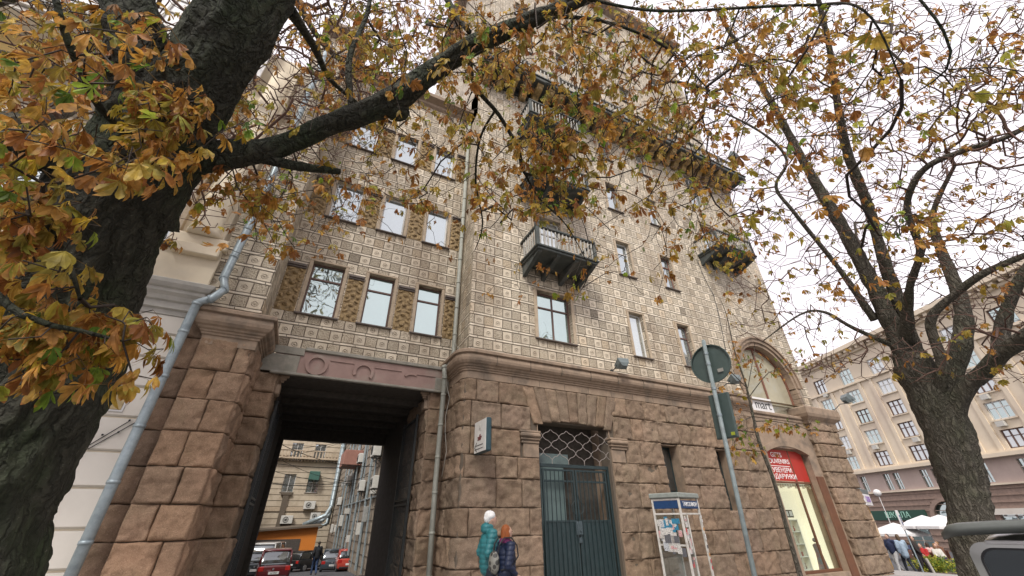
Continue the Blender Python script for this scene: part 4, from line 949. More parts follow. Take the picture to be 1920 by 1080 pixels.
# overhead cables in the yard
for k in range(9):
    z1_, z2_ = rr.uniform(4.3, 8.5), rr.uniform(4.3, 8.5); y = rr.uniform(26, 50); sag = rr.uniform(.3, 1.2); pts = []
    for i in range(13): t = i / 12; pts.append((-6 + 10.6 * t, y + (t - .5) * 6, z1_ + (z2_ - z1_) * t - sag * 4 * t * (1 - t)))
    m = MB(); m.tube(pts, .022, 4, False); tag(m.build('overhead_cable', M_ironb), 'thin black cable slung across the yard', 'cable', 'cables slung across the yard')
# left yard wall, closing the view on that side
m = MB(); m.box((-7.5, 18.2, -2.5), (-6.5, 60, 9)); tag(m.build('yard_wall', M_yr), 'plain masonry wall on the left side of the yard', 'wall')

# ================================================================ FAR BUILDING across the square
eF = Vector((.37, .93, 0)).normalized(); nF = Vector((-eF.y, eF.x, 0)); PF = Vector((80.14, 40.96, 0))
def fF(u, z, d): p = PF + eF * (-u) + nF * d; return (p.x, p.y, z)          # u grows to the right in the picture
fb = thing('stone_office_building', 'long pale stone block with dark rusticated ground floor across the square', 'building', tuple(PF))
M_fb = pm('pale_pink_stone', (.72, .62, .48), (.64, .55, .42), rough=.85, scale=.5, stain=(.50, .41, .33), stainscale=.12)
M_fb2 = pm('pink_granite', (.50, .40, .35), (.43, .34, .295), rough=.8, scale=.8)
M_fb3 = pm('rough_brown_granite', (.33, .24, .19), (.22, .16, .13), rough=.9, scale=2.5, bump=.6, bscale=5)
ucols = [-2.3 + 5.55 * i for i in range(-1, 13)]; urows = [8.05 + 3.02 * j for j in range(5)]
hf = [(u - .2, u + 2.1, z, z + (1.95 if j < 4 else 2.3)) for u in ucols for j, z in enumerate(urows)]
hm = [(u + dx, u + dx + .95, 4.95, 7.0) for u in ucols for dx in (-.3, 1.25)]
def fbox(m, u0, u1, z0, z1, d0, d1):
    vs = [Vector(fF(u, z, d)) for z in (z0, z1) for (u, d) in ((u0, d0), (u1, d0), (u1, d1), (u0, d1))]
    m.add(vs, [(0,1,2,3), (7,6,5,4), (0,4,5,1), (1,5,6,2), (2,6,7,3), (3,7,4,0)])
m = MB(); plane_wall(m, fF, -12, 72, 7.6, 25.0, hf, depth=.3); m.build('wall', M_fb, fb)
m = MB(); plane_wall(m, fF, -12, 72, 4.7, 7.6, hm, depth=.3); m.build('mezzanine_wall', M_fb2, fb)
m = MB(); ar = [(13.5, 17.7), (27.5, 31.7), (41, 45.2)]
plane_wall(m, fF, -12, 72, -4.5, 4.7, [(a, b_, -4.4, 3.2) for a, b_ in ar] + [(u - .4, u + 2.6, -4.4, 1.9) for u in (-7, 1.0, 9.0, 21, 34.5, 48, 55)], depth=.5)
m.build('rusticated_base', M_fb3, fb)
m = MB()
for k in range(13): fbox(m, -12, 72, -3.9 + k * .68, -3.83 + k * .68, .001, .10)
m.build('course_line', M_fb3, fb)
m = MB(); fbox(m, -12.2, 72, 7.35, 7.75, -.2, .75); fbox(m, -12.2, 72, 7.751, 7.95, -.2, .45); fbox(m, -12.2, 72, 4.62, 4.80, 0, .25)
fbox(m, -12.3, 72, 24.2, 24.5, 0, .5); fbox(m, -12.5, 72, 24.9, 25.5, 0, 1.3); fbox(m, -12.2, 72, 20.0 - .2, 20.0, 0, .3)
for i in range(76): fbox(m, -12 + i * 1.1, -11.5 + i * 1.1, 24.45, 24.95, .02, 1.0)
m.build('cornice', M_fb, fb)
m = MB()
for u in ucols:
    for du in (-1.0, 2.6): fbox(m, u + du - .15, u + du + .35, 7.95, 19.8, .002, .16)
m.build('pilaster', M_fb, fb)
for (a, b_, c, d) in hf:
    m = MB(); t = .12
    for (p, q, r_, s_) in ((a, b_, c, c + t), (a, b_, d - t, d), (a, a + t, c, d), (b_ - t, b_, c, d), ((a*2+b_)/3 - t/2, (a*2+b_)/3 + t/2, c, d), ((a+2*b_)/3 - t/2, (a+2*b_)/3 + t/2, c, d), (a, b_, c + (d-c)*.62, c + (d-c)*.62 + .08)): fbox(m, p, q, r_, s_, -.24, -.15)
    o = m.build('window', M_frame_d if rr.random() < .5 else M_frame_w, fb)
    m = MB(); fbox(m, a, b_, c, d, -.24, -.22); m.build('pane', M_glass_g if rr.random() < .75 else M_glass_c, o)
    m = MB(); fbox(m, a - .15, b_ + .15, c - .14, c - .01, 0, .18); m.build('sill', M_fb, o)
for (a, b_, c, d) in hm + [(a, b_, -4.4, 3.2) for a, b_ in ar] + [(u - .4, u + 2.6, -4.4, 1.9) for u in (-7, 1.0, 9.0, 21, 34.5, 48, 55)]:
    m = MB(); fbox(m, a, b_, c, d, -.26, -.22); o = m.build('window', M_glass_g, fb)
    m = MB(); fbox(m, (a+b_)/2 - .05, (a+b_)/2 + .05, c, d, -.22, -.15); fbox(m, a, b_, c + (d-c)*.6, c + (d-c)*.6 + .1, -.22, -.152); m.build('frame', M_frame_w, o)
m = MB()
for (a, b_) in ar:
    uc = (a + b_) / 2; vs = []; n = 20
    for i in range(n + 1):
        q = math.pi * i / n
        for (r_, dd) in ((2.25, .0), (2.25, .22), (2.75, .22), (2.75, .0)): vs.append(fF(uc - r_ * math.cos(q), 1.2 + r_ * math.sin(q) * .92, dd))
    m.add(vs, [(i*4+k, i*4+(k+1)%4, (i+1)*4+(k+1)%4, (i+1)*4+k) for i in range(n) for k in range(4)])
m.build('arch_surround', M_fb3, fb)
m = MB(); fbox(m, -12, 72, 4.7, 25, -12, -.35); m.build('wall_core', M_fb3, fb)
M_ac2 = M_box[1]; ACI = rr.sample(range(10, len(hf)), 22); CN = ['first', 'second', 'third', 'fourth', 'fifth', 'sixth', 'seventh', 'eighth', 'ninth', 'tenth', 'eleventh', 'twelfth', 'thirteenth', 'fourteenth']
for k in range(22):
    hi = ACI[k]; h = hf[hi]; m = MB(); u = h[0] + rr.uniform(.1, 1.4); fbox(m, u, u + .8, h[2] - .75, h[2] - .2, .02, .4)
    tag(m.build('air_conditioner', M_ac2), 'white air conditioner on the pale block, ' + CN[hi % 5] + ' window row up, ' + CN[hi // 5] + ' column from the left', 'air conditioner', 'air conditioners across the square')
# green shop sign over the far ground floor
sg = thing('shop_sign', 'dark green fascia sign with pale letters on the far ground floor', 'sign', fF(5, 2.3, .2))
m = MB(); fbox(m, 4.2, 12.4, 1.2, 2.4, .05, .22); p = m.build('panel', pm('dark_green_panel', (.02, .07, .05), (.02, .06, .04)), sg)
text('ШКОЛА', fF(8.3, 1.8, .24), 1.0, pm('mint_letters', (.35, .62, .50)), p, xdir=-eF, ext=.02)
sg2 = thing('shop_sign', 'long pale fascia sign right of the big tree trunk', 'sign', fF(22, 2.3, .2))
m = MB(); fbox(m, 17, 36, 1.7, 2.3, .05, .22); m.build('panel', M_cream, sg2)

# ================================================================ TREES
M_bark = bark_material('chestnut_bark', (.095, .092, .068), (.050, .050, .036), (.055, .080, .036))
M_bark2 = bark_material('far_chestnut_bark', (.23, .205, .16), (.125, .112, .088), (.13, .135, .085), 1.2)
M_twig = pm('twig_bark', (.060, .045, .034), (.035, .028, .022), rough=.9, scale=20)
M_twig2 = pm('far_twig_bark', (.15, .085, .062), (.10, .062, .048), rough=.9, scale=20)

def limb_mesh(mb, pts, rads, n=18, amp=.06, seed=0, seg=.09):
    """smooth tapered limb with bark-like swelling"""
    P = [Vector(p) for p in pts]; out = []; ro = []
    def cr_(a, b_, c, d, t): return .5 * ((2*b_) + (c - a)*t + (2*a - 5*b_ + 4*c - d)*t*t + (3*b_ - a - 3*c + d)*t**3)
    for i in range(len(P) - 1):
        a, b_, c, d = P[max(0, i-1)], P[i], P[i+1], P[min(len(P)-1, i+2)]; k = max(2, int((c - b_).length / seg))
        for j in range(k): t = j / k; out.append(cr_(a, b_, c, d, t)); ro.append(rads[i] + (rads[i+1] - rads[i]) * t)
    out.append(P[-1]); ro.append(rads[-1]); base = len(mb.v); mb.smooth = True
    mb.tube(out, ro, n)
    for i, c in enumerate(out):
        for k in range(n):
            j = base + i * n + k; v = Vector(mb.v[j]); r = v - c
            if ro[i] > .055:
                th = 2 * math.pi * k / n; q1 = noise.noise(Vector((math.cos(th) * ro[i] * 9 + seed, math.sin(th) * ro[i] * 9, i * seg * 1.7))) ; q2 = noise.noise(Vector((math.cos(th) * ro[i] * 21, math.sin(th) * ro[i] * 21 + seed, i * seg * 4.5)))
                r = r + r.normalized() * (.030 * (1 - min(1, abs(q1) * 3.2)) * -1 + .026 * abs(q2) + .012) * min(1, ro[i] / .2)
            f = 1 + amp * (noise.noise(v * (1.1 / max(.12, ro[i])) * .35 + Vector((seed, 0, 0))) * 1.6 + .5 * noise.noise(v * 9 + Vector((0, seed, 0))) + .35 * noise.noise(v * 21))
            mb.v[j] = tuple(c + r * f)
    return out, ro

def grow(skel, targets, step, jit, seed, bias_down=0.0):
    """joins every target to the nearest point of the growing network; returns nodes, parents"""
    r = np.random.default_rng(seed); T = np.array([list(t) for t in targets]); S = np.array([list(p) for p in skel])
    cap = len(S) + int(len(T) * 9); Pn = np.zeros((cap, 3)); par = np.full(cap, -1); Pn[:len(S)] = S; n = len(S)
    best = np.full(len(T), 1e9); bi = np.zeros(len(T), int); dep = np.zeros(cap)
    def upd(i0, i1):
        for a in range(i0, i1, 400):
            b_ = min(i1, a + 400); d = np.sqrt(((T[:, None, :] - Pn[None, a:b_, :]) ** 2).sum(-1)) + dep[None, a:b_] * .18
            k = d.argmin(1); dm = d[np.arange(len(T)), k]; ok = dm < best; best[ok] = dm[ok]; bi[ok] = k[ok] + a
    upd(0, n); done = np.zeros(len(T), bool); ends = []
    for _ in range(len(T)):
        q = np.where(done, 1e9, best); t = int(q.argmin()); done[t] = True
        a = Pn[bi[t]]; b_ = T[t]; L_ = float(np.linalg.norm(b_ - a)); k = min(8, max(1, int(L_ / step)))
        side = r.normal(size=3) * jit * L_; side[2] += abs(L_) * bias_down; prev = int(bi[t]); n0 = n
        for i in range(1, k + 1):
            if n >= cap: break
            f = i / k; Pn[n] = a + (b_ - a) * f + side * math.sin(f * math.pi) + (r.normal(size=3) * jit * step * .45 if i < k else 0)
            par[n] = prev; dep[n] = dep[prev] + L_ / k; prev = n; n += 1
        ends.append(prev); upd(n0, n)
    return Pn[:n], par[:n], ends

def twig_mesh(mb, Pn, par, r0, rmax, expo=.42, sides=4):
    n = len(Pn); cnt = np.zeros(n); kids = [[] for _ in range(n)]
    for i in range(n):
        if par[i] >= 0: kids[par[i]].append(i)
    for i in range(n - 1, -1, -1):
        if not kids[i]: cnt[i] += 1
        if par[i] >= 0: cnt[par[i]] += cnt[i]
    rad = np.minimum(rmax, r0 * np.maximum(1, cnt) ** expo)
    seen = np.zeros(n, bool)
    for i in range(n):
        if par[i] < 0 or seen[i]: continue
        # follow chains of thickest children
        ch = [par[i], i]; seen[i] = True; j = i
        while kids[j]:
            k = max(kids[j], key=lambda q: cnt[q])
            if seen[k]: break
            seen[k] = True; ch.append(k); j = k
        rr_ = [rad[c] for c in ch]; rr_[0] = min(rad[ch[0]], rad[ch[1]])
        mb.tube([Pn[c] for c in ch], rr_, sides if rr_[0] < .02 else 6, False)
    return rad

def leaf_color(kind, r):
    pal = {'brown': [(.40, .17, .035), (.48, .25, .05), (.28, .11, .03), (.52, .32, .06), (.30, .24, .04), (.38, .18, .05), (.54, .28, .05)],
           'green': [(.17, .27, .03), (.25, .34, .04), (.40, .40, .045), (.12, .21, .03), (.32, .38, .05), (.46, .36, .05), (.27, .33, .04)],
           'yellow': [(.58, .40, .04), (.48, .38, .04), (.64, .46, .05), (.52, .28, .04), (.32, .32, .04), (.46, .22, .05)],
           'golden': [(.46, .34, .05), (.40, .32, .05), (.52, .36, .06), (.36, .26, .045), (.34, .32, .05)],
           'orange': [(.50, .24, .06), (.56, .30, .08), (.42, .18, .05), (.36, .30, .07), (.52, .34, .08)]}[kind]
    c = r.choice(pal); f = r.uniform(.75, 1.25); return tuple(x * f for x in c)
def leaflet(mb, base, d, nrm, L_, W_, curl, c1, c2, fold=.25):
    """one chestnut leaflet: obovate blade folded on its midrib, browned towards the rim"""
    s_ = d.cross(nrm).normalized(); rows = ((0, .03), (.35, .42), (.68, 1.0), (.88, .72), (1, .04)); vs = []
    for (t, wf) in rows:
        c = base + d * (L_ * t) - nrm * (curl * L_ * t * t)
        w_ = W_ * wf * .5; vs += [c - s_ * w_ - nrm * (-fold * w_), c, c + s_ * w_ - nrm * (-fold * w_)]
    n = len(mb.v); mb.v.extend([tuple(v) for v in vs])
    for i in range(4):
        cc = c1 if i < 2 else (tuple(p * .75 + q * .25 for p, q in zip(c1, c2)) if i == 2 else c2)
        for k in (0, 1): mb.f.append([n + i*3 + k, n + i*3 + k + 1, n + i*3 + k + 4, n + i*3 + k + 3]); mb.c.append(cc if k else tuple(x * .92 for x in cc)); mb.sm.append(False)
def chestnut_leaf(mb, p, r, size, kind, droop=.6):
    """a palmate leaf: stalk and five to seven leaflets hanging from its tip"""
    az = r.uniform(0, 2 * math.pi); out = Vector((math.cos(az), math.sin(az), r.uniform(-.9, .35))).normalized()
    tip = Vector(p) + out * size * r.uniform(.5, 1.0); cs = leaf_color(kind, r); rim = leaf_color('orange' if kind != 'brown' else 'brown', r) if r.random() < (.8 if kind != 'green' else .45) else cs
    n = len(mb.v); sd_ = out.orthogonal().normalized() * size * .018
    mb.v.extend([tuple(Vector(p) - sd_), tuple(Vector(p) + sd_), tuple(tip + sd_), tuple(tip - sd_)]); mb.f.append([n, n+1, n+2, n+3]); mb.c.append((.16, .10, .04)); mb.sm.append(False)
    ax = (out + Vector((0, 0, -droop * r.uniform(.6, 1.6)))).normalized(); nrm = (Vector((0, 0, 1)) - ax * ax.z + Vector((r.uniform(-.5, .5), r.uniform(-.5, .5), .01))).normalized(); nrm = (nrm - ax * nrm.dot(ax)).normalized(); sd_ = ax.cross(nrm)
    k = r.choice((5, 5, 6, 7)); dried = r.random() < .4; spread = r.uniform(1.5, 2.6) if not dried else r.uniform(.7, 1.6)
    for i in range(k):
        f = (i / (k - 1) - .5); a = f * spread; L_ = size * (1 - .45 * abs(f * 2) ** 1.5) * r.uniform(.85, 1.1)
        d = (ax * math.cos(a) + sd_ * math.sin(a) + nrm * r.uniform(-.15, .1)).normalized(); n2 = (nrm - d * nrm.dot(d) + d.cross(nrm) * r.uniform(-.6, .6)).normalized()
        leaflet(mb, tip, d, n2, L_, L_ * (r.uniform(.34, .44) if not dried else r.uniform(.16, .3)), r.uniform(.1, .6) + (.35 if dried else 0), cs, rim if r.random() < .7 else cs, r.uniform(.1, .7))

def density_targets(rows, n, dist, seed, cell=80, y0=0, warp=None):
    """sample points of the crown volume: weight grid over directions, distance drawn per point"""
    r = random.Random(seed); cells = []; ws = []
    for j, row in enumerate(rows):
        for i, ch in enumerate(row):
            v = int(ch)
            if v: cells.append((i, j)); ws.append(v ** 1.5)
    out = []
    for (i, j) in r.choices(cells, ws, k=n):
        px = (i + r.random()) * cell; py = y0 + (j + r.random()) * cell; out.append((px, py, atD(px, py, dist(r, px, py))))
    return out

# ---------------- the near chestnut on the left
t1 = thing('chestnut_tree', 'massive dark chestnut trunk in the left foreground spreading brown and green leaves overhead', 'tree', (-1.7, 3.9, 0))
DT = 4.2
mb = MB(); q = lambda px, py, d: atD(px, py, d)
trunk = [(-60, 1500, DT+.25), (-140, 1080, DT), (-20, 860, DT), (88, 700, DT), (130, 560, DT), (180, 440, DT), (240, 345, DT), (300, 280, DT)]
tp = [q(*p) for p in trunk]; b0 = Vector(tp[0]); b0.z = -.15; tp = [b0] + tp[1:]
sk = []
o_, r_ = limb_mesh(mb, tp, [.47, .40, .37, .365, .35, .34, .33, .27], 96, .09, 1, .03)
sk += o_[len(o_)//2:]
limbs = [
 ([(215, 400, DT), (255, 290, DT), (268, 180, DT+.05), (262, 90, DT+.15), (235, -30, DT+.4), (215, -200, DT+.8)], [.30, .26, .185, .17, .15, .12]),
 ([(235, 400, DT), (300, 270, DT-.05), (375, 160, DT-.1), (440, 60, DT-.05), (505, -60, DT+.2), (560, -250, DT+.6)], [.31, .27, .25, .25, .21, .16]),
 ([(225, 400, DT), (320, 305, DT-.1), (420, 291, DT-.15), (520, 276, DT-.1), (620, 232, DT-.05), (730, 190, DT), (800, 143, DT+.05), (880, 90, DT+.1), (980, 44, DT+.25), (1095, -4, DT+.4), (1230, -80, DT+.7)], [.26, .17, .105, .082, .088, .112, .09, .074, .07, .058, .045]),
 ([(190, 370, DT), (130, 305, DT-.05), (40, 278, DT-.1), (-60, 260, DT-.1), (-220, 180, DT)], [.24, .15, .085, .07, .05]),
]
for k, (pp, rr2) in enumerate(limbs):
    o_, r_ = limb_mesh(mb, [q(*p) for p in pp], rr2, 56, .09 if k != 2 else .12, k + 3, .03); sk += o_[len(o_)//5:]
o_, r_ = limb_mesh(mb, [q(*p) for p in [(470, 290, DT-.12), (520, 303, DT-.14), (575, 314, DT-.12), (638, 322, DT-.08)]], [.05, .045, .042, .030], 14, .12, 20, .03)
mb.ball(q(742, 205, DT), (.13, .11, .10), 14, 10)
mb.build('trunk', M_bark, t1)
# secondary branches
mb = MB(); br = [
 ([(880, 95, DT+.1), (890, 160, DT), (935, 215, DT-.05), (972, 280, DT-.1), (984, 325, DT-.1), (1040, 322, DT), (1095, 310, DT+.1)], [.026, .022, .019, .018, .016, .012, .006]),
 ([(930, 205, DT), (900, 260, DT+.1), (892, 340, DT+.2), (905, 420, DT+.3), (890, 470, DT+.4)], [.014, .012, .011, .008, .004]),
 ([(984, 325, DT-.1), (1010, 370, DT), (1060, 420, DT+.2), (1090, 470, DT+.3)], [.012, .010, .007, .004]),
 ([(245, 255, DT-.2), (190, 205, DT-.4), (150, 130, DT-.5), (118, 50, DT-.5), (98, -30, DT-.4)], [.03, .024, .02, .018, .016]),
 ([(545, 20, DT+.2), (590, 90, DT+.6), (620, 150, DT+.9), (680, 200, DT+1.1)], [.05, .035, .025, .012]),
 ([(820, -40, DT+1), (850, 20, DT+.7), (880, 60, DT+.3)], [.035, .03, .025]),
 ([(300, 330, DT-.35), (305, 280, DT-.4), (298, 350, DT-.45), (282, 345, DT-.45)], [.008, .007, .006, .004]),
 ([(1000, 30, DT+.3), (1130, 40, DT+.6), (1250, 90, DT+1.2), (1330, 170, DT+1.9)], [.022, .016, .012, .006]),
 ([(1095, -4, DT+.4), (1230, 20, DT+.2), (1500, 10, DT-.2), (1620, 20, DT-.4), (1690, 150, DT-.4)], [.016, .012, .009, .007, .004]),
 ([(1700, -30, DT-.8), (1770, 60, DT-.9), (1775, 130, DT-.9), (1690, 190, DT-.8)], [.007, .006, .005, .002]),
 ([(660, 215, DT-.1), (655, 110, DT+.3), (690, 20, DT+.8), (700, -80, DT+1.2)], [.03, .026, .02, .016]),
 ([(-60, 260, DT-.2), (60, 380, DT-1.0), (120, 470, DT-1.3), (150, 560, DT-1.4)], [.03, .02, .014, .008]),
 ([(-80, 480, DT-1.2), (40, 590, DT-1.5), (150, 620, DT-1.5), (230, 640, DT-1.5)], [.02, .015, .01, .005]),
]
for k, (pp, rr2) in enumerate(br): o_, _ = limb_mesh(mb, [q(*p) for p in pp], rr2, 8, .08, 40 + k, .07); sk += o_
mb.build('branch', M_bark, t1)
rowsA = ["454321247887785776542101111",
         "555332127887656777654212111",
         "542143236754578755642122121",
         "432332434566757632342100000",
         "320000665416664663213100000",
         "320002732112133444103511000",
         "220000000001332210022000000",
         "332100000000000000000000000",
         "222200000000000000000000000"]
def distA(r, px, py):
    if py > 230 and px < 330: return r.uniform(2.6, 3.5)
    if px < 330: return r.uniform(3.0, 6.5)
    u = r.random()
    if 860 < px < 1150 and py < 420 and u < .35: return r.uniform(3.4, 4.6)
    if u < .10: return r.uniform(3.4, 4.6)
    return r.uniform(4.8, 8.2)
TA = density_targets(rowsA, 2300, distA, 11)
ra = random.Random(5)
# denser hand-placed clumps
for (cx, cy, sx, sy, n, d0, d1) in ((1040, 270, 60, 55, 75, 3.5, 4.3), (640, 90, 80, 60, 60, 5, 7), (1010, 380, 55, 40, 40, 4.6, 6.5), (790, 375, 55, 25, 22, 4.4, 5.2), (470, 370, 80, 30, 34, 3.6, 4.6), (300, 205, 70, 50, 30, 3.3, 3.8), (100, 620, 115, 55, 66, 2.8, 3.5), (60, 400, 85, 50, 34, 2.8, 3.4), (250, 610, 45, 35, 16, 2.7, 3.2), (340, 230, 80, 60, 40, 3.4, 3.9), (1375, 450, 45, 50, 45, 7, 9), (260, 320, 60, 15, 10, 3.1, 3.4), (1270, 230, 70, 50, 60, 6, 8.5), (1120, 90, 120, 60, 130, 5, 8), (850, 110, 120, 60, 60, 4.6, 7)):
    for _ in range(n): px, py = ra.gauss(cx, sx * .6), ra.gauss(cy, sy * .6); TA.append((px, py, atD(px, py, ra.uniform(d0, d1))))
Pn, par, ends = grow(sk, [t[2] for t in TA], .16, .10, 3, .05)
mb = MB(); mb.smooth = True; twig_mesh(mb, Pn, par, .0032, .02); mb.build('twigs', M_twig, t1)
mb = MB()
for (px, py, p), e in zip(TA, ends):
    if px < 330 and py > 250: kind = 'green' if ra.random() < .93 else 'orange'
    elif px < 330: kind = 'yellow' if ra.random() < .45 else ('orange' if ra.random() < .4 else 'green')
    else: kind = 'brown' if ra.random() < (.72 if px < 1150 else .5) else ('golden' if ra.random() < .75 else ('green' if ra.random() < .35 else 'orange'))
    chestnut_leaf(mb, Pn[e], ra, ra.uniform(.065, .115) * (.88 if px < 330 and py > 230 else 1), kind, .8)
    for _k in range(ra.choice((1, 1, 2) if px > 330 else (0, 0, 1))): chestnut_leaf(mb, Pn[e] if ra.random() < .7 or par[e] < 0 else Pn[par[e]], ra, ra.uniform(.065, .115), kind, 1.1)
mb.build('foliage', M_leaf, t1)

# ---------------- the big chestnut on the right
t2 = thing('chestnut_tree', 'big half bare chestnut with forking grey trunk behind the silver van, right of the building', 'tree', (11, 3.5, 0))
D2 = 11.0; mb = MB()
tp = [(1840, 1120, D2), (1822, 980, D2), (1790, 850, D2), (1745, 745, D2), (1700, 660, D2)]
tp = [q(*p) for p in tp]; tp[0].z = -.15; sk = []
o_, _ = limb_mesh(mb, tp, [.38, .295, .30, .33, .26], 72, .12, 60, .05)
L2 = [
 ([(1740, 750, D2), (1690, 650, D2), (1640, 540, D2), (1590, 445, D2+.2), (1545, 370, D2+.5), (1500, 290, D2+.8), (1440, 180, D2+1.2), (1385, 90, D2+1.6), (1340, 10, D2+2)], [.28, .20, .17, .15, .13, .105, .085, .06, .045]),
 ([(1730, 730, D2+.2), (1695, 600, D2+.1), (1655, 480, D2), (1625, 380, D2), (1590, 290, D2), (1570, 190, D2), (1555, 90, D2+.2), (1530, -20, D2+.5)], [.24, .15, .12, .11, .10, .08, .06, .05]),
 ([(1770, 830, D2), (1800, 745, D2-.2), (1850, 690, D2-.4), (1895, 650, D2-.6), (1960, 600, D2-.8), (2050, 500, D2-.8)], [.27, .16, .145, .15, .12, .10]),
 ([(1750, 770, D2), (1768, 690, D2-.3), (1745, 600, D2-.2), (1800, 545, D2-.2), (1850, 510, D2-.2), (1930, 475, D2)], [.18, .10, .09, .08, .075, .06]),
 ([(1700, 640, D2), (1705, 540, D2-.6), (1725, 470, D2-.8), (1700, 390, D2-.9), (1730, 320, D2-.9), (1800, 285, D2-.8), (1880, 260, D2-.6), (1960, 220, D2-.4)], [.16, .075, .07, .065, .06, .055, .05, .04]),
 ([(1765, 790, D2), (1785, 700, D2+.2), (1805, 630, D2+.5), (1800, 560, D2+.8), (1765, 470, D2+1.2), (1750, 400, D2+1.4), (1790, 310, D2+1.6)], [.2, .2, .18, .15, .10, .07, .04]),
 ([(1640, 600, D2), (1570, 500, D2-.2), (1490, 400, D2-.3), (1455, 350, D2-.2), (1475, 300, D2), (1430, 250, D2+.2), (1340, 205, D2+.4), (1260, 190, D2+.6)], [.10, .06, .048, .042, .038, .032, .022, .012]),
 ([(1690, 655, D2), (1600, 615, D2-.4), (1545, 585, D2-.6), (1500, 590, D2-.8), (1430, 640, D2-1)], [.07, .045, .034, .026, .012]),
 ([(1830, 715, D2-.3), (1872, 670, D2-.1), (1882, 600, D2+.3), (1915, 520, D2+.4), (1990, 430, D2+.6)], [.14, .14, .12, .10, .08]),
]
for k, (pp, rr2) in enumerate(L2): o_, _ = limb_mesh(mb, [q(*p) for p in pp], [x * .78 for x in rr2], 24, .09, 70 + k, .09); sk += o_[len(o_)//6:]
mb.build('trunk', M_bark2, t2)
rowsB = ["000000000000000036889999999",
         "000000000000000158899999999",
         "000000000000000268999999999",
         "000000000000000369999999999",
         "000000000000000388899999999",
         "000000000000000037888999998",
         "000000000000000017888888888",
         "000000000000000016877787777",
         "000000000000000000166666655"]
def distB(r, px, py): return r.uniform(9.0, 13.5)
TB = density_targets(rowsB, 6000, distB, 21); rb = random.Random(8)
for (cx, cy, sx, sy, n, d0, d1) in ((1520, 690, 60, 25, 30, 9, 10.5), (1700, 660, 50, 25, 35, 8.6, 9.6), (1400, 150, 100, 80, 120, 10, 12.5), (1600, 230, 100, 90, 60, 9.5, 12), (1880, 150, 40, 40, 20, 8, 9.5)):
    for _ in range(n): px, py = rb.gauss(cx, sx * .6), rb.gauss(cy, sy * .6); TB.append((px, py, atD(px, py, rb.uniform(d0, d1))))
Pn, par, ends = grow(sk, [t[2] for t in TB], .28, .13, 9, .03)
mb = MB(); mb.smooth = True; twig_mesh(mb, Pn, par, .0050, .05, .40); mb.build('twigs', M_twig2, t2)
mb = MB()
for i, ((px, py, p), e) in enumerate(zip(TB, ends)):
    dens = .50 if px < 1560 and py < 420 else (.20 if py < 300 else .10)
    if i >= 6000: dens = .9
    if rb.random() < dens * .6:
        kd = rb.choice(('brown', 'brown', 'golden', 'orange', 'golden'))
        for _k in range(rb.choice((1, 2, 2, 3))): chestnut_leaf(mb, Pn[e], rb, rb.uniform(.07, .125), kd, 1.0)
mb.build('foliage', M_leaf, t2)

t4 = copy_tree(t2); t4.location = (3.5, -8.0, -.2); t4.rotation_euler = (0, 0, 1.9); t4.scale = (1.7, 1.7, 1.7)
t4['label'] = 'chestnut across the street, seen only as reflections in the window panes'
# ---------------- the young tree by the kerb sign
t3 = thing('young_tree', 'slim young tree with orange leaves between the sign post and the shop window', 'tree', tuple(atY(1500, 1078, 7.0)))
D3 = 7.0; mb = MB(); g0 = atY(1505, 1100, D3); g0.z = -.1
pts = [g0] + [atY(px, py, D3) for px, py in ((1478, 1000), (1450, 900), (1424, 830), (1412, 780), (1398, 720), (1378, 660), (1362, 590), (1350, 560))]
o_, _ = limb_mesh(mb, pts, [.06, .05, .045, .042, .036, .026, .02, .012, .006], 10, .05, 90, .1); sk = list(o_[len(o_)//2:])
for pp, rr2 in (([(1414, 790), (1450, 790), (1500, 800), (1530, 815)], [.015, .011, .008, .004]), ([(1404, 745), (1440, 700), (1470, 690), (1500, 665)], [.015, .010, .007, .004]), ([(1398, 725), (1360, 690), (1320, 680)], [.014, .009, .004]), ([(1412, 780), (1380, 800), (1372, 850)], [.012, .008, .004]), ([(1400, 740), (1415, 650), (1408, 640)], [.013, .009, .004])):
    o_, _ = limb_mesh(mb, [atY(a, b_, D3 - .3 * i) for i, (a, b_) in enumerate(pp)], rr2, 6, .05, 91, .1); sk += o_
mb.build('trunk', M_bark2, t3)
TC = []; rc = random.Random(3)
for (cx, cy, sx, sy, n) in ((1335, 680, 40, 25, 34), (1400, 665, 35, 25, 26), (1450, 690, 45, 18, 40), (1480, 800, 55, 14, 42), (1395, 820, 30, 25, 26), (1385, 760, 15, 25, 12), (1410, 850, 30, 12, 14), (1500, 655, 30, 12, 12)):
    for _ in range(n): px, py = rc.gauss(cx, sx * .6), rc.gauss(cy, sy * .6); TC.append(atY(px, py, D3 + rc.uniform(-.9, .4)))
Pn, par, ends = grow(sk, TC, .12, .08, 5, 0)
mb = MB(); mb.smooth = True; twig_mesh(mb, Pn, par, .0028, .012); mb.build('twigs', M_twig, t3)
mb = MB()
for e in ends: chestnut_leaf(mb, Pn[e], rc, rc.uniform(.10, .15), rc.choice(('orange', 'orange', 'brown', 'green')), .5)
mb.build('foliage', M_leaf, t3)

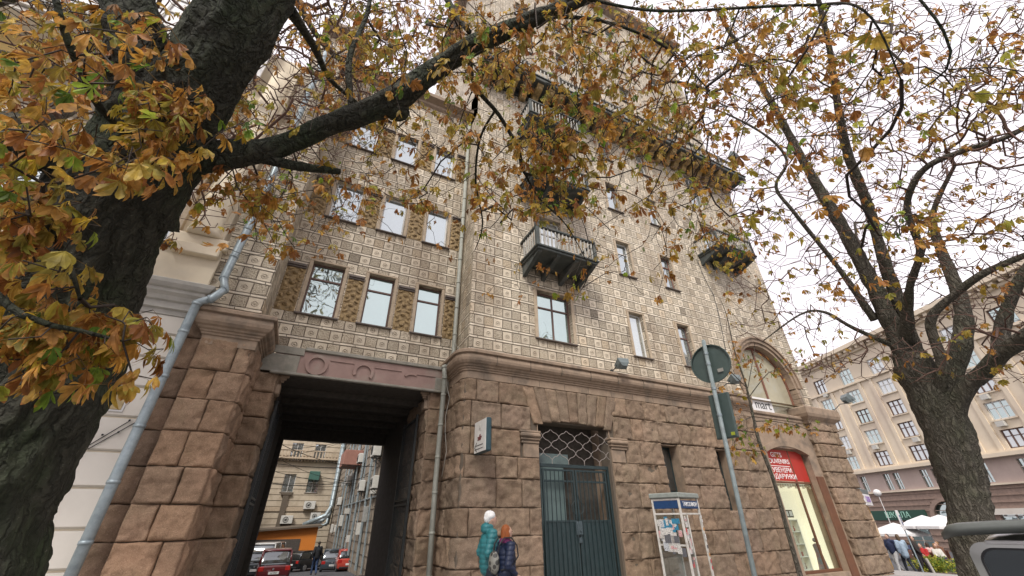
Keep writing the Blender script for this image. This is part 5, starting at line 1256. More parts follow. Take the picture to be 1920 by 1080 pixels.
# ================================================================ PEOPLE
def remesh(mb, voxel, smooth=4, disp=None):
    me = bpy.data.meshes.new('tmp'); me.from_pydata(mb.v, [], mb.f); o = bpy.data.objects.new('tmp', me); col.objects.link(o)
    r = o.modifiers.new('r', 'REMESH'); r.mode = 'VOXEL'; r.voxel_size = voxel
    s_ = o.modifiers.new('s', 'SMOOTH'); s_.factor = .6; s_.iterations = smooth
    bpy.context.view_layer.update(); ev = o.evaluated_get(bpy.context.evaluated_depsgraph_get()); out = bpy.data.meshes.new_from_object(ev)
    bpy.data.objects.remove(o)
    if disp:
        for v in out.vertices:
            d = disp(v.co, v.normal)
            if d: v.co = v.co + v.normal * d
    for p in out.polygons: p.use_smooth = True
    return out
def mesh_obj(name, me, mat, parent): me.materials.clear(); me.materials.append(mat); me.name = name; return link(bpy.data.objects.new(name, me), parent)
def cap_(mb, a, b_, ra_, rb_, n=12):
    a, b_ = Vector(a), Vector(b_); mb.tube([a, a.lerp(b_, .35), a.lerp(b_, .7), b_], [ra_, ra_ * .7 + rb_ * .32, ra_ * .32 + rb_ * .7, rb_], n); mb.ball(a, ra_, n, 8); mb.ball(b_, rb_, n, 8)
def hand(mb, w, d, side, curl=.5):
    """palm, four unequal bent fingers and a thumb leaving the side of the palm"""
    w = Vector(w); d = Vector(d).normalized(); s_ = d.cross(Vector((0, 1, 0))); s_ = (s_ if s_.length > .1 else Vector((1, 0, 0))).normalized(); n = d.cross(s_)
    cap_(mb, w, w + d * .075, .021, .026, 8)
    for i, L_ in enumerate((.068, .078, .072, .056)):
        b0 = w + d * .085 + n * (.030 - .02 * i); k1 = b0 + (d * math.cos(curl * .5) + s_ * side * math.sin(curl * .5)) * L_ * .55; k2 = k1 + (d * math.cos(curl * 1.4) + s_ * side * math.sin(curl * 1.4)) * L_ * .45
        mb.tube([b0 - d * .02, b0, k1, k2], [.010, .0098, .0088, .0075], 6)
    t0 = w + d * .03 + n * .028; t1_ = t0 + (d + n * .9).normalized() * .035; mb.tube([t0, t1_, t1_ + d * .03], [.012, .0105, .008], 6)
SKIN = pm('skin', (.52, .33, .25), (.48, .30, .22), rough=.55, scale=20); M_eye = pm('eye', (.03, .02, .02), rough=.2); M_lip = pm('lips', (.35, .12, .11), rough=.5)
def person(label, loc, heading, H, pose, top, legs, hair, shoes=(.04, .035, .03), cat='person', group=None, voxel=.010, puffer=False, coat=0.0, longhair=False, hat=None, hood=False, hair_mat=None, seated=False, tilt=0):
    r = thing('person', label, cat, loc, group); r.rotation_euler = (0, tilt, heading); k = H / 1.75
    V = lambda p: Vector(p) * k
    J = dict(hl=(-.09, 0, .93), hr=(.09, 0, .93), kl=(-.10, .02, .50), kr=(.10, .02, .50), al=(-.10, -.02, .08), ar=(.10, -.02, .08),
             sl=(-.175, 0, 1.42), sr=(.175, 0, 1.42), el=(-.23, -.03, 1.13), er=(.23, -.03, 1.13), wl=(-.22, .05, .88), wr=(.22, .05, .88), ch=(0, .0, 1.28), pe=(0, 0, .97), nk=(0, .0, 1.50), hd=(0, .025, 1.635))
    J.update(pose); J = {a: V(b_) for a, b_ in J.items()}
    # continuous body
    b = MB()
    cap_(b, J['pe'], J['ch'], .125*k, .135*k, 14); cap_(b, J['ch'], J['nk'] - V((0, 0, .04)), .12*k, .06*k, 14); cap_(b, J['nk'] - V((0, 0, .05)), J['hd'] - V((0, .02, .05)), .052*k, .05*k)
    for s_ in 'lr':
        cap_(b, J['ch'] + V((0, 0, .10)), J['s' + s_], .08*k, .062*k); cap_(b, J['s'+s_], J['e'+s_], .052*k, .038*k); cap_(b, J['e'+s_], J['w'+s_], .038*k, .024*k)
        cap_(b, J['h'+s_], J['k'+s_], .085*k, .055*k); cap_(b, J['k'+s_], J['a'+s_], .055*k, .036*k); cap_(b, J['a'+s_], J['a'+s_] + V((0, .10, -.045)), .035*k, .025*k)
        hand(b, J['w'+s_], J['w'+s_] - J['e'+s_], 1 if s_ == 'l' else -1)
    h = J['hd']; b.ball(h, (.072*k, .09*k, .105*k), 16, 12); b.ball(h + V((0, .035, -.055)), (.05*k, .055*k, .055*k), 12, 8)     # skull and jaw
    b.tube([h + V((0, .085, .02)), h + V((0, .108, -.018)), h + V((0, .088, -.03))], [.009*k, .015*k, .010*k], 8)                # nose
    for s_ in (-1, 1): b.ball(h + V((s_*.074, -.005, -.005)), (.012*k, .022*k, .032*k), 8, 6); b.ball(h + V((s_*.03, .078, .028)), (.02*k, .012*k, .008*k), 8, 5)
    body = mesh_obj('body', remesh(b, voxel*k, 3), SKIN, r)
    m = MB(); [m.ball(h + V((s_*.03, .083, .008)), (.012*k, .008*k, .008*k), 8, 5) for s_ in (-1, 1)]; m.build('eyes', M_eye, body)
    m = MB(); m.ball(h + V((0, .086, -.055)), (.024*k, .008*k, .008*k), 8, 5); m.build('mouth', M_lip, body)
    # trousers, shoes
    t = MB(); cap_(t, J['pe'] - V((0, 0, .04)), J['pe'] + V((0, 0, .06)), .145*k, .13*k, 14)
    for s_ in 'lr': cap_(t, J['h'+s_], J['k'+s_], .10*k, .07*k); cap_(t, J['k'+s_], J['a'+s_] + V((0, 0, .02)), .07*k, .055*k)
    mesh_obj('trousers', remesh(t, max(.014, voxel)*k, 3), pm('trouser_cloth', legs, tuple(x*.75 for x in legs), rough=.9, scale=14, bump=.15), r)
    ms = pm('shoe_leather', shoes, rough=.5)
    for s_ in 'lr':
        f = MB(); a = J['a'+s_]; cap_(f, a + V((0, -.04, -.035)), a + V((0, .12, -.05)), .045*k, .036*k); cap_(f, a, a + V((0, .02, -.03)), .045*k, .05*k); mesh_obj('shoe', remesh(f, .016*k, 3), ms, r)
    # jacket
    j = MB(); cap_(j, J['pe'] - V((0, 0, .02 + coat)), J['ch'], (.165 + coat*.15)*k, .17*k, 16); cap_(j, J['ch'], J['nk'] - V((0, 0, .05)), .16*k, .085*k, 16)
    for s_ in 'lr': cap_(j, J['ch'] + V((0, 0, .08)), J['s'+s_], .10*k, .085*k); cap_(j, J['s'+s_], J['e'+s_], .080*k, .066*k); cap_(j, J['e'+s_], J['w'+s_] - (J['w'+s_]-J['e'+s_])*.06, .062*k, .044*k)
    cap_(j, J['nk'] - V((0, .02, .03)), J['nk'] + V((0, -.01, .025)), .078*k, .066*k)
    if hood: j.ball(J['nk'] + V((0, -.075, .0)), (.115*k, .085*k, .09*k), 14, 10)
    disp = (lambda c, n: .013 * k * abs(math.sin(c.z / k * math.pi / .075)) ** .6 - .004) if puffer else (lambda c, n: .006 * noise.noise(c * 9))
    mesh_obj('jacket', remesh(j, max(.012, voxel)*k, 4, disp), pm('jacket_cloth', top, tuple(x*.7 for x in top), rough=.45 if puffer else .85, scale=10, bump=.1), r)
    hm = hair_mat or pm('hair', hair, tuple(x*.55 for x in hair), rough=.5, scale=30, stretch=(3, 3, .5), bump=.3)
    if hat:
        m = MB(); m.ball(h + V((0, -.030, .052)), (.088*k, .100*k, .092*k), 16, 10); m.ball(h + V((0, -.065, .03)), (.078*k, .07*k, .095*k), 12, 8); m.tube([h + V((0, -.03, .030)), h + V((0, -.034, .065))], [.096*k, .096*k], 16)
        mesh_obj('knitted_hat', remesh(m, .012*k, 3, lambda c, n: .006 * math.sin(math.atan2(c.x - h.x, c.y - h.y) * 18) + .006 * noise.noise(c * 14)), pm('hat_knit', hat, tuple(x*.85 for x in hat), rough=.95, scale=40, bump=.3), r)
    m = MB(); m.ball(h + V((0, -.036, .03)), (.084*k, .088*k, .098*k), 14, 10)
    if longhair: cap_(m, h + V((0, -.045, .0)), h + V((0, -.06, -.15)), .085*k, .07*k); cap_(m, h + V((.05, -.015, -.0)), h + V((.062, -.02, -.13)), .036*k, .035*k); cap_(m, h + V((-.05, -.015, -.0)), h + V((-.062, -.02, -.13)), .036*k, .035*k)
    if not hat or longhair: mesh_obj('hair', remesh(m, .012*k, 2, lambda c, n: .004 * noise.noise(Vector((c.x*60, c.y*60, c.z*8)))), hm, r)
    return r, J, k
def face_dir(dx, dy): return math.atan2(dy, dx) - math.pi / 2
stride = dict(kl=(-.10, .18, .53), al=(-.10, .22, .10), kr=(.09, .03, .50), ar=(.09, -.25, .14), el=(-.24, -.12, 1.14), wl=(-.23, -.06, .92), er=(.24, .06, 1.13), wr=(.20, .20, .95))
pocket = dict(kl=(-.10, .16, .53), al=(-.10, .20, .10), kr=(.09, .03, .50), ar=(.09, -.22, .13), el=(-.25, -.10, 1.14), wl=(-.19, .09, 1.0), er=(.25, -.10, 1.14), wr=(.19, .09, 1.0))
def place_head(px, py, Y, H=None):
    """ground point under a head top seen at a pixel, and the height"""
    p = atY(px, py, Y); return (p.x, p.y, ground_z(p.x, p.y)), p.z - ground_z(p.x, p.y)
l1, h1 = place_head(919, 958, 7.5)
pw, Jw, kw = person('woman in white knitted hat and teal puffer jacket walking past the granite wall', l1, face_dir(1, -.12), h1 - .02, pocket, (.035, .20, .22), (.03, .035, .05), (.25, .13, .07), voxel=.011, puffer=True, hat=(.82, .82, .80), hood=True)
l2, h2 = place_head(949, 983, 6.95)
pr_, Jr, kr = person('red haired woman in navy puffer jacket with purple collar walking along the wall', l2, face_dir(1, .05), h2 - .01, pocket, (.014, .024, .06), (.03, .03, .035), (.36, .10, .02), voxel=.011, puffer=True, longhair=True)
m = MB(); c = Jr['nk']; m.tube([c + Vector((0, -.01, -.045)), c + Vector((0, 0, .0)), c + Vector((0, .01, .03))], [.115, .105, .085], 18); mesh_obj('scarf', remesh(m, .012, 3, lambda c, n: .008 * noise.noise(c * 25)), pm('purple_knit', (.16, .025, .10), (.10, .02, .07), rough=.9, scale=25, bump=.3), pr_)
bp_ = thing('backpack', 'small grey and white patterned backpack on the red haired woman', 'backpack', l2); bp_.rotation_euler = pr_.rotation_euler
m = MB(); m.ball((0, -.22, 1.04), (.12, .08, .16), 16, 12); m.box((-.10, -.28, .92), (.10, -.16, 1.14), bev=.03)
mpk, ntp, bp0 = newmat('patterned_fabric'); vv = N(ntp, 'ShaderNodeTexVoronoi', Scale=14); tcx = N(ntp, 'ShaderNodeTexCoord'); ntp.links.new(tcx.outputs['Object'], vv.inputs['Vector']); ntp.links.new(mixc(ntp, mathn(ntp, 'GREATER_THAN', vv.outputs['Distance'], .48), (.05, .05, .045), (.24, .24, .21)), bp0.inputs['Base Color'])
def fix_rot(o, parent): o.matrix_parent_inverse = Matrix.Identity(4)
for me_, nm, mt in ((remesh(m, .012, 4), 'bag', mpk),):
    o = mesh_obj(nm, me_, mt, bp_); fix_rot(o, bp_)
m = MB()
for s_ in (-1, 1): m.tube([(s_*.08, -.19, 1.15), (s_*.09, -.17, 1.28), (s_*.10, -.09, 1.37), (s_*.11, .04, 1.37), (s_*.13, .13, 1.26), (s_*.15, .14, 1.12), (s_*.14, .02, .98), (s_*.10, -.15, .94)], .012, 6)
o = m.build('strap', M_black, bp_); fix_rot(o, bp_)
for r_ in (pw, pr_):
    for ch in r_.children: fix_rot(ch, r_)
# man in the yard
ml = atY(587, 1078, 32.6); ml.z = ground_z(ml.x, ml.y)
pm_, Jm, km = person('man in black jacket and jeans walking through the yard beyond the passage', tuple(ml), face_dir(-.1, 1), 1.80, stride, (.018, .02, .024), (.04, .07, .15), (.04, .03, .02), voxel=.012)
for ch in pm_.children: fix_rot(ch, pm_)
bg_ = thing('plastic_bag', 'white plastic bag carried by the man in the yard', 'bag', tuple(ml)); bg_.rotation_euler = pm_.rotation_euler
m = MB(); w_ = Jm['wr']; m.ball((w_.x + .02, w_.y + .03, w_.z - .32), (.13, .08, .17), 12, 9); m.tube([(w_.x, w_.y + .03, w_.z - .08), (w_.x + .01, w_.y + .03, w_.z - .22)], [.02, .07], 8)
o = mesh_obj('bag', remesh(m, .016, 3, lambda c, n: .015 * noise.noise(c * 12)), pm('white_plastic', (.72, .72, .70), rough=.4), bg_); fix_rot(o, bg_)
# walkers at the far right
def far_person(px, py, hx, hy, **kw2):
    a = ray(px, py); t = 31.5 / math.hypot(a.x, a.y); p = O_ + a * t; z = ground_z(p.x, p.y); r_, J_, k_ = person(loc=(p.x, p.y, z), heading=face_dir(hx, hy), **kw2)
    for ch in r_.children: fix_rot(ch, r_)
    return r_
M_gl = None
far_person(1693, 1077, -.9, .2, label='walker in navy jacket and white trousers beside the souvenir kiosk', H=1.72, pose=stride, top=(.03, .04, .09), legs=(.62, .62, .60), hair=(.06, .04, .03), voxel=.02)
far_person(1713, 1078, .6, .6, label='woman in pale blue denim jacket and dark leggings near the kiosk', H=1.72, pose=stride, top=(.36, .46, .56), legs=(.03, .035, .045), hair=(.14, .09, .05), voxel=.02, longhair=True, coat=.10)
far_person(1738, 1079, .3, -.9, label='slender person dressed in black walking right of the denim jacket woman', H=1.68, pose=stride, top=(.03, .022, .02), legs=(.025, .02, .02), hair=(.10, .06, .04), voxel=.02, longhair=True, coat=.12)

# ================================================================ VEHICLES
M_tyre = pm('tyre_rubber', (.025, .025, .027), rough=.85); M_rim = pm('alloy_rim', (.45, .46, .48), metal=.8, rough=.35); M_taill = pm('red_lamp', (.42, .02, .015), rough=.15, coat=.5); M_head = pm('clear_lamp', (.6, .62, .65), rough=.12, coat=.5)
M_plate = pm('plate_white', (.72, .72, .70), rough=.4); 
def car(name, label, cat, loc, heading, L_, W_, H, paint, style='hatch', group=None, plate='', belt=.92, detail=True):
    r = thing(name, label, cat, loc, group); r.rotation_euler = (0, 0, heading); hl, hw = L_ / 2, W_ / 2
    mp = pm('car_paint', paint, tuple(x * .9 for x in paint), rough=.28, scale=2, coat=.6, spec=.5)
    xs_ = {'hatch': (-hl, -hl + .12, -hl + .5, hl * .02, hl * .30, hl * .55, hl - .1, hl), 'van': (-hl, -hl + .08, -hl + .3, hl * .1, hl * .5, hl * .72, hl - .1, hl)}[style]
    def loft(st, mb, n=20):
        vs = []
        for (x, w_, z0, z1) in st:
            for i in range(n):
                a = 2 * math.pi * i / n; cx, cz = math.cos(a), math.sin(a); e = .32
                vs.append((x, w_ * math.copysign(abs(cx) ** e, cx), (z0 + z1) / 2 + (z1 - z0) / 2 * math.copysign(abs(cz) ** e, cz)))
        m_ = len(st); mb.smooth = True; mb.add(vs, [(i*n+k, i*n+(k+1)%n, (i+1)*n+(k+1)%n, (i+1)*n+k) for i in range(m_-1) for k in range(n)] + [list(range(n))[::-1], [(m_-1)*n+k for k in range(n)]])
    m = MB(); bl = belt; bon = bl - .06
    loft([(-hl, hw*.86, .32, bl - .10), (-hl + .05, hw*.95, .26, bl - .02), (-hl + .3, hw, .22, bl), (0, hw, .2, bl), (hl*.45, hw, .2, bl), (hl*.72, hw*.97, .22, bon - .02), (hl - .15, hw*.90, .26, bon - .16), (hl, hw*.80, .32, bon - .26)], m); body = m.build('body', mp, r)
    m = MB(); ww = .86
    rf, rb_ = (hl*.12, -hl + .38) if style == 'hatch' else (hl*.42, -hl + .12)
    wf, wb = (hl*.50, -hl + .12) if style == 'hatch' else (hl*.78, -hl + .04)
    loft([(wb, hw*.90, bl - .12, bl + .04), (wb * .96 + rb_ * .04, hw*.90, bl - .14, bl + .12), (rb_, hw*ww, bl - .15, H - .07), (rb_ + .3, hw*ww, bl - .15, H - .035), ((rf + rb_)/2, hw*ww, bl - .15, H - .01), (rf, hw*ww, bl - .15, H - .05), (wf, hw*.88, bl - .15, bl + .02)], m); m.build('window', M_glass_d, r)
    m = MB(); loft([(rb_ - .02, hw*ww*.95, H - .12, H - .03), (rb_ + .3, hw*ww*.97, H - .11, H), ((rf + rb_)/2, hw*ww*.97, H - .11, H + .02), (rf, hw*ww*.95, H - .13, H - .025)], m)
    for s_ in (-1, 1):
        y = s_ * hw * ww * .99; m.tube([(wb + .02, s_*hw*.9, bl), (rb_, y*.98, H - .09)], .045, 8); m.tube([(rf, y*.98, H - .09), (wf, s_*hw*.88, bl)], .035, 8); xm_ = (rf + rb_) / 2; m.tube([(xm_, s_*hw*.92, bl), (xm_, y, H - .06)], .035, 8)
    m.build('roof', mp, r)
    for x in (-hl*.62, hl*.62):
        for s_ in (-1, 1):
            m = MB(); m.smooth = True; m.tube([(x, s_*(hw - .19), .31), (x, s_*(hw - .17), .31), (x, s_*(hw - .02), .31), (x, s_*(hw + .0), .31)], [.27, .31, .31, .27], 22); wh = m.build('tyre', M_tyre, r)
            m = MB(); m.tube([(x, s_*(hw + .001), .31), (x, s_*(hw + .012), .31)], [.20, .18], 16); m.build('rim', M_rim, wh)
    for s_ in (-1, 1):
        m = MB(); m.box((-hl - .012, s_*hw*.62, bl - .28), (-hl + .12, s_*hw*.93, bl - .06), bev=.02); m.build('tail_light', M_taill, r)
        m = MB(); m.box((hl - .14, s_*hw*.45, bon - .40), (hl + .0, s_*hw*.80, bon - .27), bev=.02); m.build('headlight', M_head, r)
    m = MB(); m.box((-hl - .03, -.26, bl - .42), (-hl - .005, .26, bl - .30), bev=.004); pl_ = m.build('licence_plate', M_plate, r)
    m = MB(); m.box((-hl - .03, -hw*.8, .30), (-hl + .1, hw*.8, .42), bev=.03); m.build('bumper', M_black, r)
    m = MB(); m.tube([(-hl - .02, .06, bl - .18), (-hl - .03, .06, bl - .18)], .05, 12); m.build('emblem', M_rim, r)
    if plate:
        t_ = text(plate, (-hl - .032, 0, bl - .36), .095, M_ironb, pl_, xdir=(0, -1, 0), name='plate_number')
    for ch in r.children: ch.matrix_parent_inverse = Matrix.Identity(4)
    return r
def gcar(px, py, Y, hx, hy, **kw2):
    p = atY(px, py, Y); return car(loc=(p.x, p.y, ground_z(p.x, p.y) - .1), heading=math.atan2(hy, hx), **kw2)
YC = 'cars parked in the yard'
gcar(513, 1060, 31.5, -.05, 1, name='parked_car', label='dark red hatchback parked nearest in the yard beyond the passage', cat='car', L_=3.9, W_=1.68, H=1.64, paint=(.10, .010, .012), plate='АІ 0937', group=YC)
gcar(478, 1050, 34.5, -.1, 1, name='parked_car', label='dark car half hidden left of the red hatchback in the yard', cat='car', L_=4.1, W_=1.7, H=1.48, paint=(.02, .03, .035), group=YC)
gcar(508, 1025, 43, .2, 1, name='white_van', label='white van parked behind the dark red hatchback in the yard', cat='van', L_=4.9, W_=1.95, H=2.2, paint=(.62, .62, .60), style='van', belt=1.25, group=YC)
gcar(585, 1035, 47.5, .75, .65, name='parked_car', label='black estate car in front of the orange garage', cat='car', L_=4.2, W_=1.75, H=1.55, paint=(.012, .013, .015), group=YC)
gcar(626, 1046, 42.5, .10, 1, name='parked_car', label='slate grey crossover facing away in the middle of the yard', cat='car', L_=4.3, W_=1.82, H=1.62, paint=(.035, .05, .062), plate='АА 4410', group=YC)
gcar(651, 1058, 38.5, .05, 1, name='parked_car', label='bright red car half hidden by the wall right of the yard', cat='car', L_=3.9, W_=1.7, H=1.45, paint=(.42, .05, .03), group=YC)
# silver minivan in the foreground, rear corner
vc = O_ + ray(1772, 1000) * 6.0; VX = vc.x; VYL = vc.y
van = thing('silver_minivan', 'silver grey minivan seen from behind with dark roof spoiler and red brake light', 'minivan', (VX + 2.2, VYL - .9, -.16))
hd_ = math.radians(14)
def VP(x, y, z): # x forward from the rear face, y to the right of the left edge, z above ground
    return (VX + x * math.cos(hd_) + y * math.sin(hd_), VYL + x * math.sin(hd_) - y * math.cos(hd_), -.16 + z)
M_silver = pm('silver_paint', (.33, .335, .31), (.30, .305, .285), rough=.3, metal=.55, coat=.6, scale=2)
ZT = 1.66
def vbox(m, a, b_, bev=.0):
    mm = MB(); mm.box(a, b_, bev=bev); base = len(m.v); m.v.extend([VP(*p) for p in mm.v]); m.f.extend([[k + base for k in f] for f in mm.f]); m.c.extend(mm.c); m.sm.extend([m.smooth]*len(mm.f))
def vtube(m, pts, r_, n=10): m.tube([VP(*p) for p in pts], r_, n)
W = 1.74
m = MB(); m.smooth = True; st = []
for (x, ins, zr) in ((.0, .10, 1.30), (.03, .07, ZT - .20), (.10, .05, ZT - .06), (.5, .04, ZT - .015), (1.4, .03, ZT), (2.4, .04, ZT - .02), (3.0, .05, ZT - .12), (3.7, .06, 1.02), (4.3, .10, .90), (4.55, .22, .6)):
    n = 28; row = []
    for i in range(n):
        a = 2 * math.pi * i / n; cx, cz = math.cos(a), math.sin(a); e = .34; z0 = .28
        tum = .10 * max(0, (math.copysign(abs(cz) ** e, cz))) * (1 if zr > 1.1 else .3)
        row.append(VP(x, W/2 + (W/2 - ins - tum) * math.copysign(abs(cx) ** e, cx), (z0 + zr)/2 + (zr - z0)/2 * math.copysign(abs(cz) ** e, cz)))
    st.append(row)
m.add([p for row in st for p in row], [(i*28+k, i*28+(k+1)%28, (i+1)*28+(k+1)%28, (i+1)*28+k) for i in range(len(st)-1) for k in range(28)] + [list(range(28))[::-1], [(len(st)-1)*28+k for k in range(28)]])
m.build('body', M_silver, van)
# tailgate with rounded window
def rrect(y0_, y1_, z0_, z1_, r_, n=7):
    out = []
    for (cy, cz, a0) in ((y1_ - r_, z1_ - r_, 0), (y0_ + r_, z1_ - r_, 90), (y0_ + r_, z0_ + r_, 180), (y1_ - r_, z0_ + r_, 270)):
        for i in range(n + 1): a = R_(a0 + 90 * i / n); out.append((cy + r_ * math.cos(a), cz + r_ * math.sin(a)))
    return out
m = MB(); m.smooth = False
o1 = rrect(.10, W - .10, .55, ZT - .10, .12); i1 = rrect(.17, W - .17, .98, ZT - .155, .11); n = len(o1)
m.add([VP(-.045, y, z) for y, z in o1] + [VP(-.05, y, z) for y, z in i1] + [VP(.02, y, z) for y, z in o1] + [VP(-.02, y, z) for y, z in i1], [(k, (k+1)%n, n+(k+1)%n, n+k) for k in range(n)] + [(k, 2*n+k, 2*n+(k+1)%n, (k+1)%n) for k in range(n)] + [(n+k, n+(k+1)%n, 3*n+(k+1)%n, 3*n+k) for k in range(n)])
m.build('tailgate', M_silver, van)
m = MB(); m.add([VP(-.035, y, z) for y, z in i1], [list(range(n))]); m.build('rear_window', glass_material('tinted_glass', (.010, .013, .015), .09, wav=.002, tintc=(.8, .95, 1)), van)
m = MB(); g2 = rrect(.155, W - .155, .965, ZT - .14, .12); m.add([VP(-.056, y, z) for y, z in g2] + [VP(-.056, y, z) for y, z in i1], [(k, (k+1)%n, n+(k+1)%n, n+k) for k in range(n)]); m.build('window_seal', M_black, van)
m = MB(); vbox(m, (-.20, .20, ZT - .02), (.10, W - .20, ZT + .035), .015)
m = MB(); m.smooth = True; sp = []
ny = 24
for i in range(ny + 1):
    y = -.02 + (W + .04) * i / ny; e = min(1, min(i, ny - i) / 1.6) ** .35; cr2 = .045 * (1 - ((i - ny/2) / (ny/2)) ** 2)
    for (x, z) in ((.35, -.01), (-.05, .035), (-.20, .030), (-.245, .012), (-.24, -.035), (-.19, -.065), (.0, -.06)): sp.append(VP(x if x > 0 else x * (.35 + .65 * e), y, ZT + cr2 + z * (.65 + .35 * e) - (1 - e) * .05))
m.add(sp, [(i*7+k, i*7+(k+1)%7, (i+1)*7+(k+1)%7, (i+1)*7+k) for i in range(ny) for k in range(7)] + [list(range(7))[::-1], [ny*7+k for k in range(7)]])
spo = m.build('roof_spoiler', pm('dark_grey_plastic', (.12, .13, .12), (.10, .108, .10), rough=.35), van)
m = MB(); vbox(m, (-.262, W/2 - .27, ZT + .018), (-.16, W/2 + .27, ZT + .072), .012); m.build('brake_light', M_taill, spo)
m = MB(); vbox(m, (-.06, .24, ZT - .115), (-.03, W/2 - .2, ZT - .085), .006); vbox(m, (-.06, W/2 - .12, ZT - .115), (-.03, W - .24, ZT - .085), .006); m.build('trim_strip', M_white, van)
for y in (.06, W - .06):
    m = MB(); vbox(m, (-.03, y - .045, .75), (.04, y + .045, 1.22), .02); m.build('tail_light', M_taill, van)
m = MB(); vbox(m, (-.10, .03, .28), (.05, W - .03, .52), .04); m.build('bumper', M_silver, van)
m = MB(); vbox(m, (-.062, W/2 - .26, .66), (-.045, W/2 + .26, .78), .004); m.build('licence_plate', M_plate, van)
for x in (.75, 3.55):
    for y in (.03, W - .23):
        m = MB(); m.smooth = True; vtube(m, [(x, y, .32), (x, y + .2, .32)], .32, 22); m.build('tyre', M_tyre, van)

# ================================================================ STREET FURNITURE
# phone booth
e1 = ray(1900, 967); e1 = Vector((e1.x, e1.y, 0)).normalized(); e2 = Vector((-e1.y, e1.x, 0))
pb0 = atY(1269, 923, 8.35); zb = ground_z(pb0.x, pb0.y); bh = pb0.z - zb
def PB(a, b_, z): p = Vector((pb0.x, pb0.y, zb)) + e1 * a + e2 * b_; return (p.x, p.y, zb + z)
booth = thing('phone_booth', 'white framed telephone booth covered in stickers against the granite wall', 'phone booth', (pb0.x, pb0.y, zb))
def pbox(m, a, b_, bev=0.0):
    mm = MB(); mm.box(a, b_, bev=bev); base = len(m.v); m.v.extend([PB(*p) for p in mm.v]); m.f.extend([[k + base for k in f] for f in mm.f]); m.c.extend(mm.c); m.sm.extend([False]*len(mm.f))
M_pw = pm('scuffed_white_frame', (.62, .60, .55), (.52, .50, .46), rough=.5, scale=12, stain=(.30, .27, .23), stainscale=6)
BW, BD = 1.0, .74
m = MB()
for (a, b_) in ((0, 0), (BW, 0), (0, BD), (BW, BD)): pbox(m, (a - .025, b_ - .025, 0), (a + .025, b_ + .025, bh - .12), .006)
for z in (.12, 1.08, bh - .50, bh - .17):
    pbox(m, (-.018, .026, z), (.018, BD - .026, z + .04), .004)
pbox(m, (.026, -.018, bh - .50), (BW - .026, .018, bh - .46), .004); pbox(m, (.26, -.02, .05), (.30, .02, bh - .505), .004)
for z in (.12, 1.08): pbox(m, (.026, BD - .018, z), (BW - .026, BD + .018, z + .04), .004)
pbox(m, (BW - .018, .026, .12), (BW + .018, BD - .026, .16)); m.build('frame', M_pw, booth)
m = MB(); pbox(m, (-.06, -.06, bh - .12), (BW + .06, BD + .06, bh), .02); m.build('roof', pm('grey_green_roof', (.30, .33, .30), (.22, .24, .22), rough=.6, scale=8), booth)
m = MB(); pbox(m, (-.022, .03, bh - .36), (.022, BD - .03, bh - .18), .004); pbox(m, (.03, -.022, bh - .36), (BW - .03, .022, bh - .18), .004); hdr = m.build('header_panel', pm('navy_panel', (.02, .06, .16), (.015, .045, .12), rough=.4), booth)
text('ТАКСОФОН', PB(BW * .52, -.026, bh - .27), .135, M_wpaint, hdr, xdir=e1)
for (a0, a1, b0_, b1, z0, z1) in ((-.006, .006, .03, BD - .03, .18, bh - .5), (.03, BW - .03, BD - .006, BD + .006, .18, bh - .5), (.03, .255, -.006, .006, .1, bh - .5)):
    m = MB(); pbox(m, (a0, b0_, z0), (a1, b1, z1)); m.build('glass_panel', clear_glass('scratched_glass', .18), booth)
rp = random.Random(12); stc = [(.62, .60, .56), (.70, .69, .66), (.58, .56, .53), (.50, .52, .54), (.60, .34, .33), (.55, .52, .48), (.12, .12, .13), (.64, .62, .58), (.66, .65, .60), (.35, .33, .30)]
mst, nts, bst = newmat('paper_stickers'); an = N(nts, 'ShaderNodeAttribute', attribute_name='tint'); ns_ = N(nts, 'ShaderNodeTexNoise', Scale=55, Detail=4); tcs = N(nts, 'ShaderNodeTexCoord'); nts.links.new(tcs.outputs['Object'], ns_.inputs['Vector'])
nts.links.new(mixc(nts, mathn(nts, 'MULTIPLY', mathn(nts, 'GREATER_THAN', ns_.outputs['Fac'], .56), .7), an.outputs['Color'], (.06, .06, .07)), bst.inputs['Base Color']); bst.inputs['Roughness'].default_value = .6
m = MB(); lay = 0
for k in range(64):
    w_, h_ = rp.uniform(.06, .22), rp.uniform(.06, .2); b0_ = rp.uniform(.03, BD - .03 - w_); z = rp.uniform(.85, bh - .52 - h_); lay += 1; m.cur = rp.choice(stc) if not (z > 1.35 and b0_ < .45 and rp.random() < .45) else (.03, .22, .36); m.box(*((0,0,0), (0,0,0))) if False else None
    pbox(m, (-.009 - .0004 * lay, b0_, z), (-.0085 - .0004 * (lay - 1), b0_ + w_, z + h_)); m.c[-6:] = [m.cur] * 6
for k in range(22):
    w_, h_ = rp.uniform(.05, .14), rp.uniform(.05, .14); a0 = rp.uniform(.03, .25 - w_); z = rp.uniform(.6, bh - .52 - h_); lay += 1; m.cur = rp.choice(stc + [(.55, .08, .08)]); pbox(m, (a0, -.009 - .0006 * (k + 1), z), (a0 + w_, -.0085 - .0006 * k, z + h_)); m.c[-6:] = [m.cur] * 6
for k in range(9):
    z = rp.uniform(.5, 1.8); lay += 1; m.cur = rp.choice([(.5, .05, .06), (.7, .7, .68), (.05, .05, .06), (.65, .30, .08)]); pbox(m, (BW - .03, -.032 - .0006 * k, z), (BW + .02, -.0265 - .0006 * k, z + .07)); m.c[-6:] = [m.cur] * 6
m.build('stickers', mst, booth)
m = MB(); pbox(m, (.25, BD - .22, .95), (.62, BD - .05, 1.6), .03); m.build('telephone', M_black, booth)

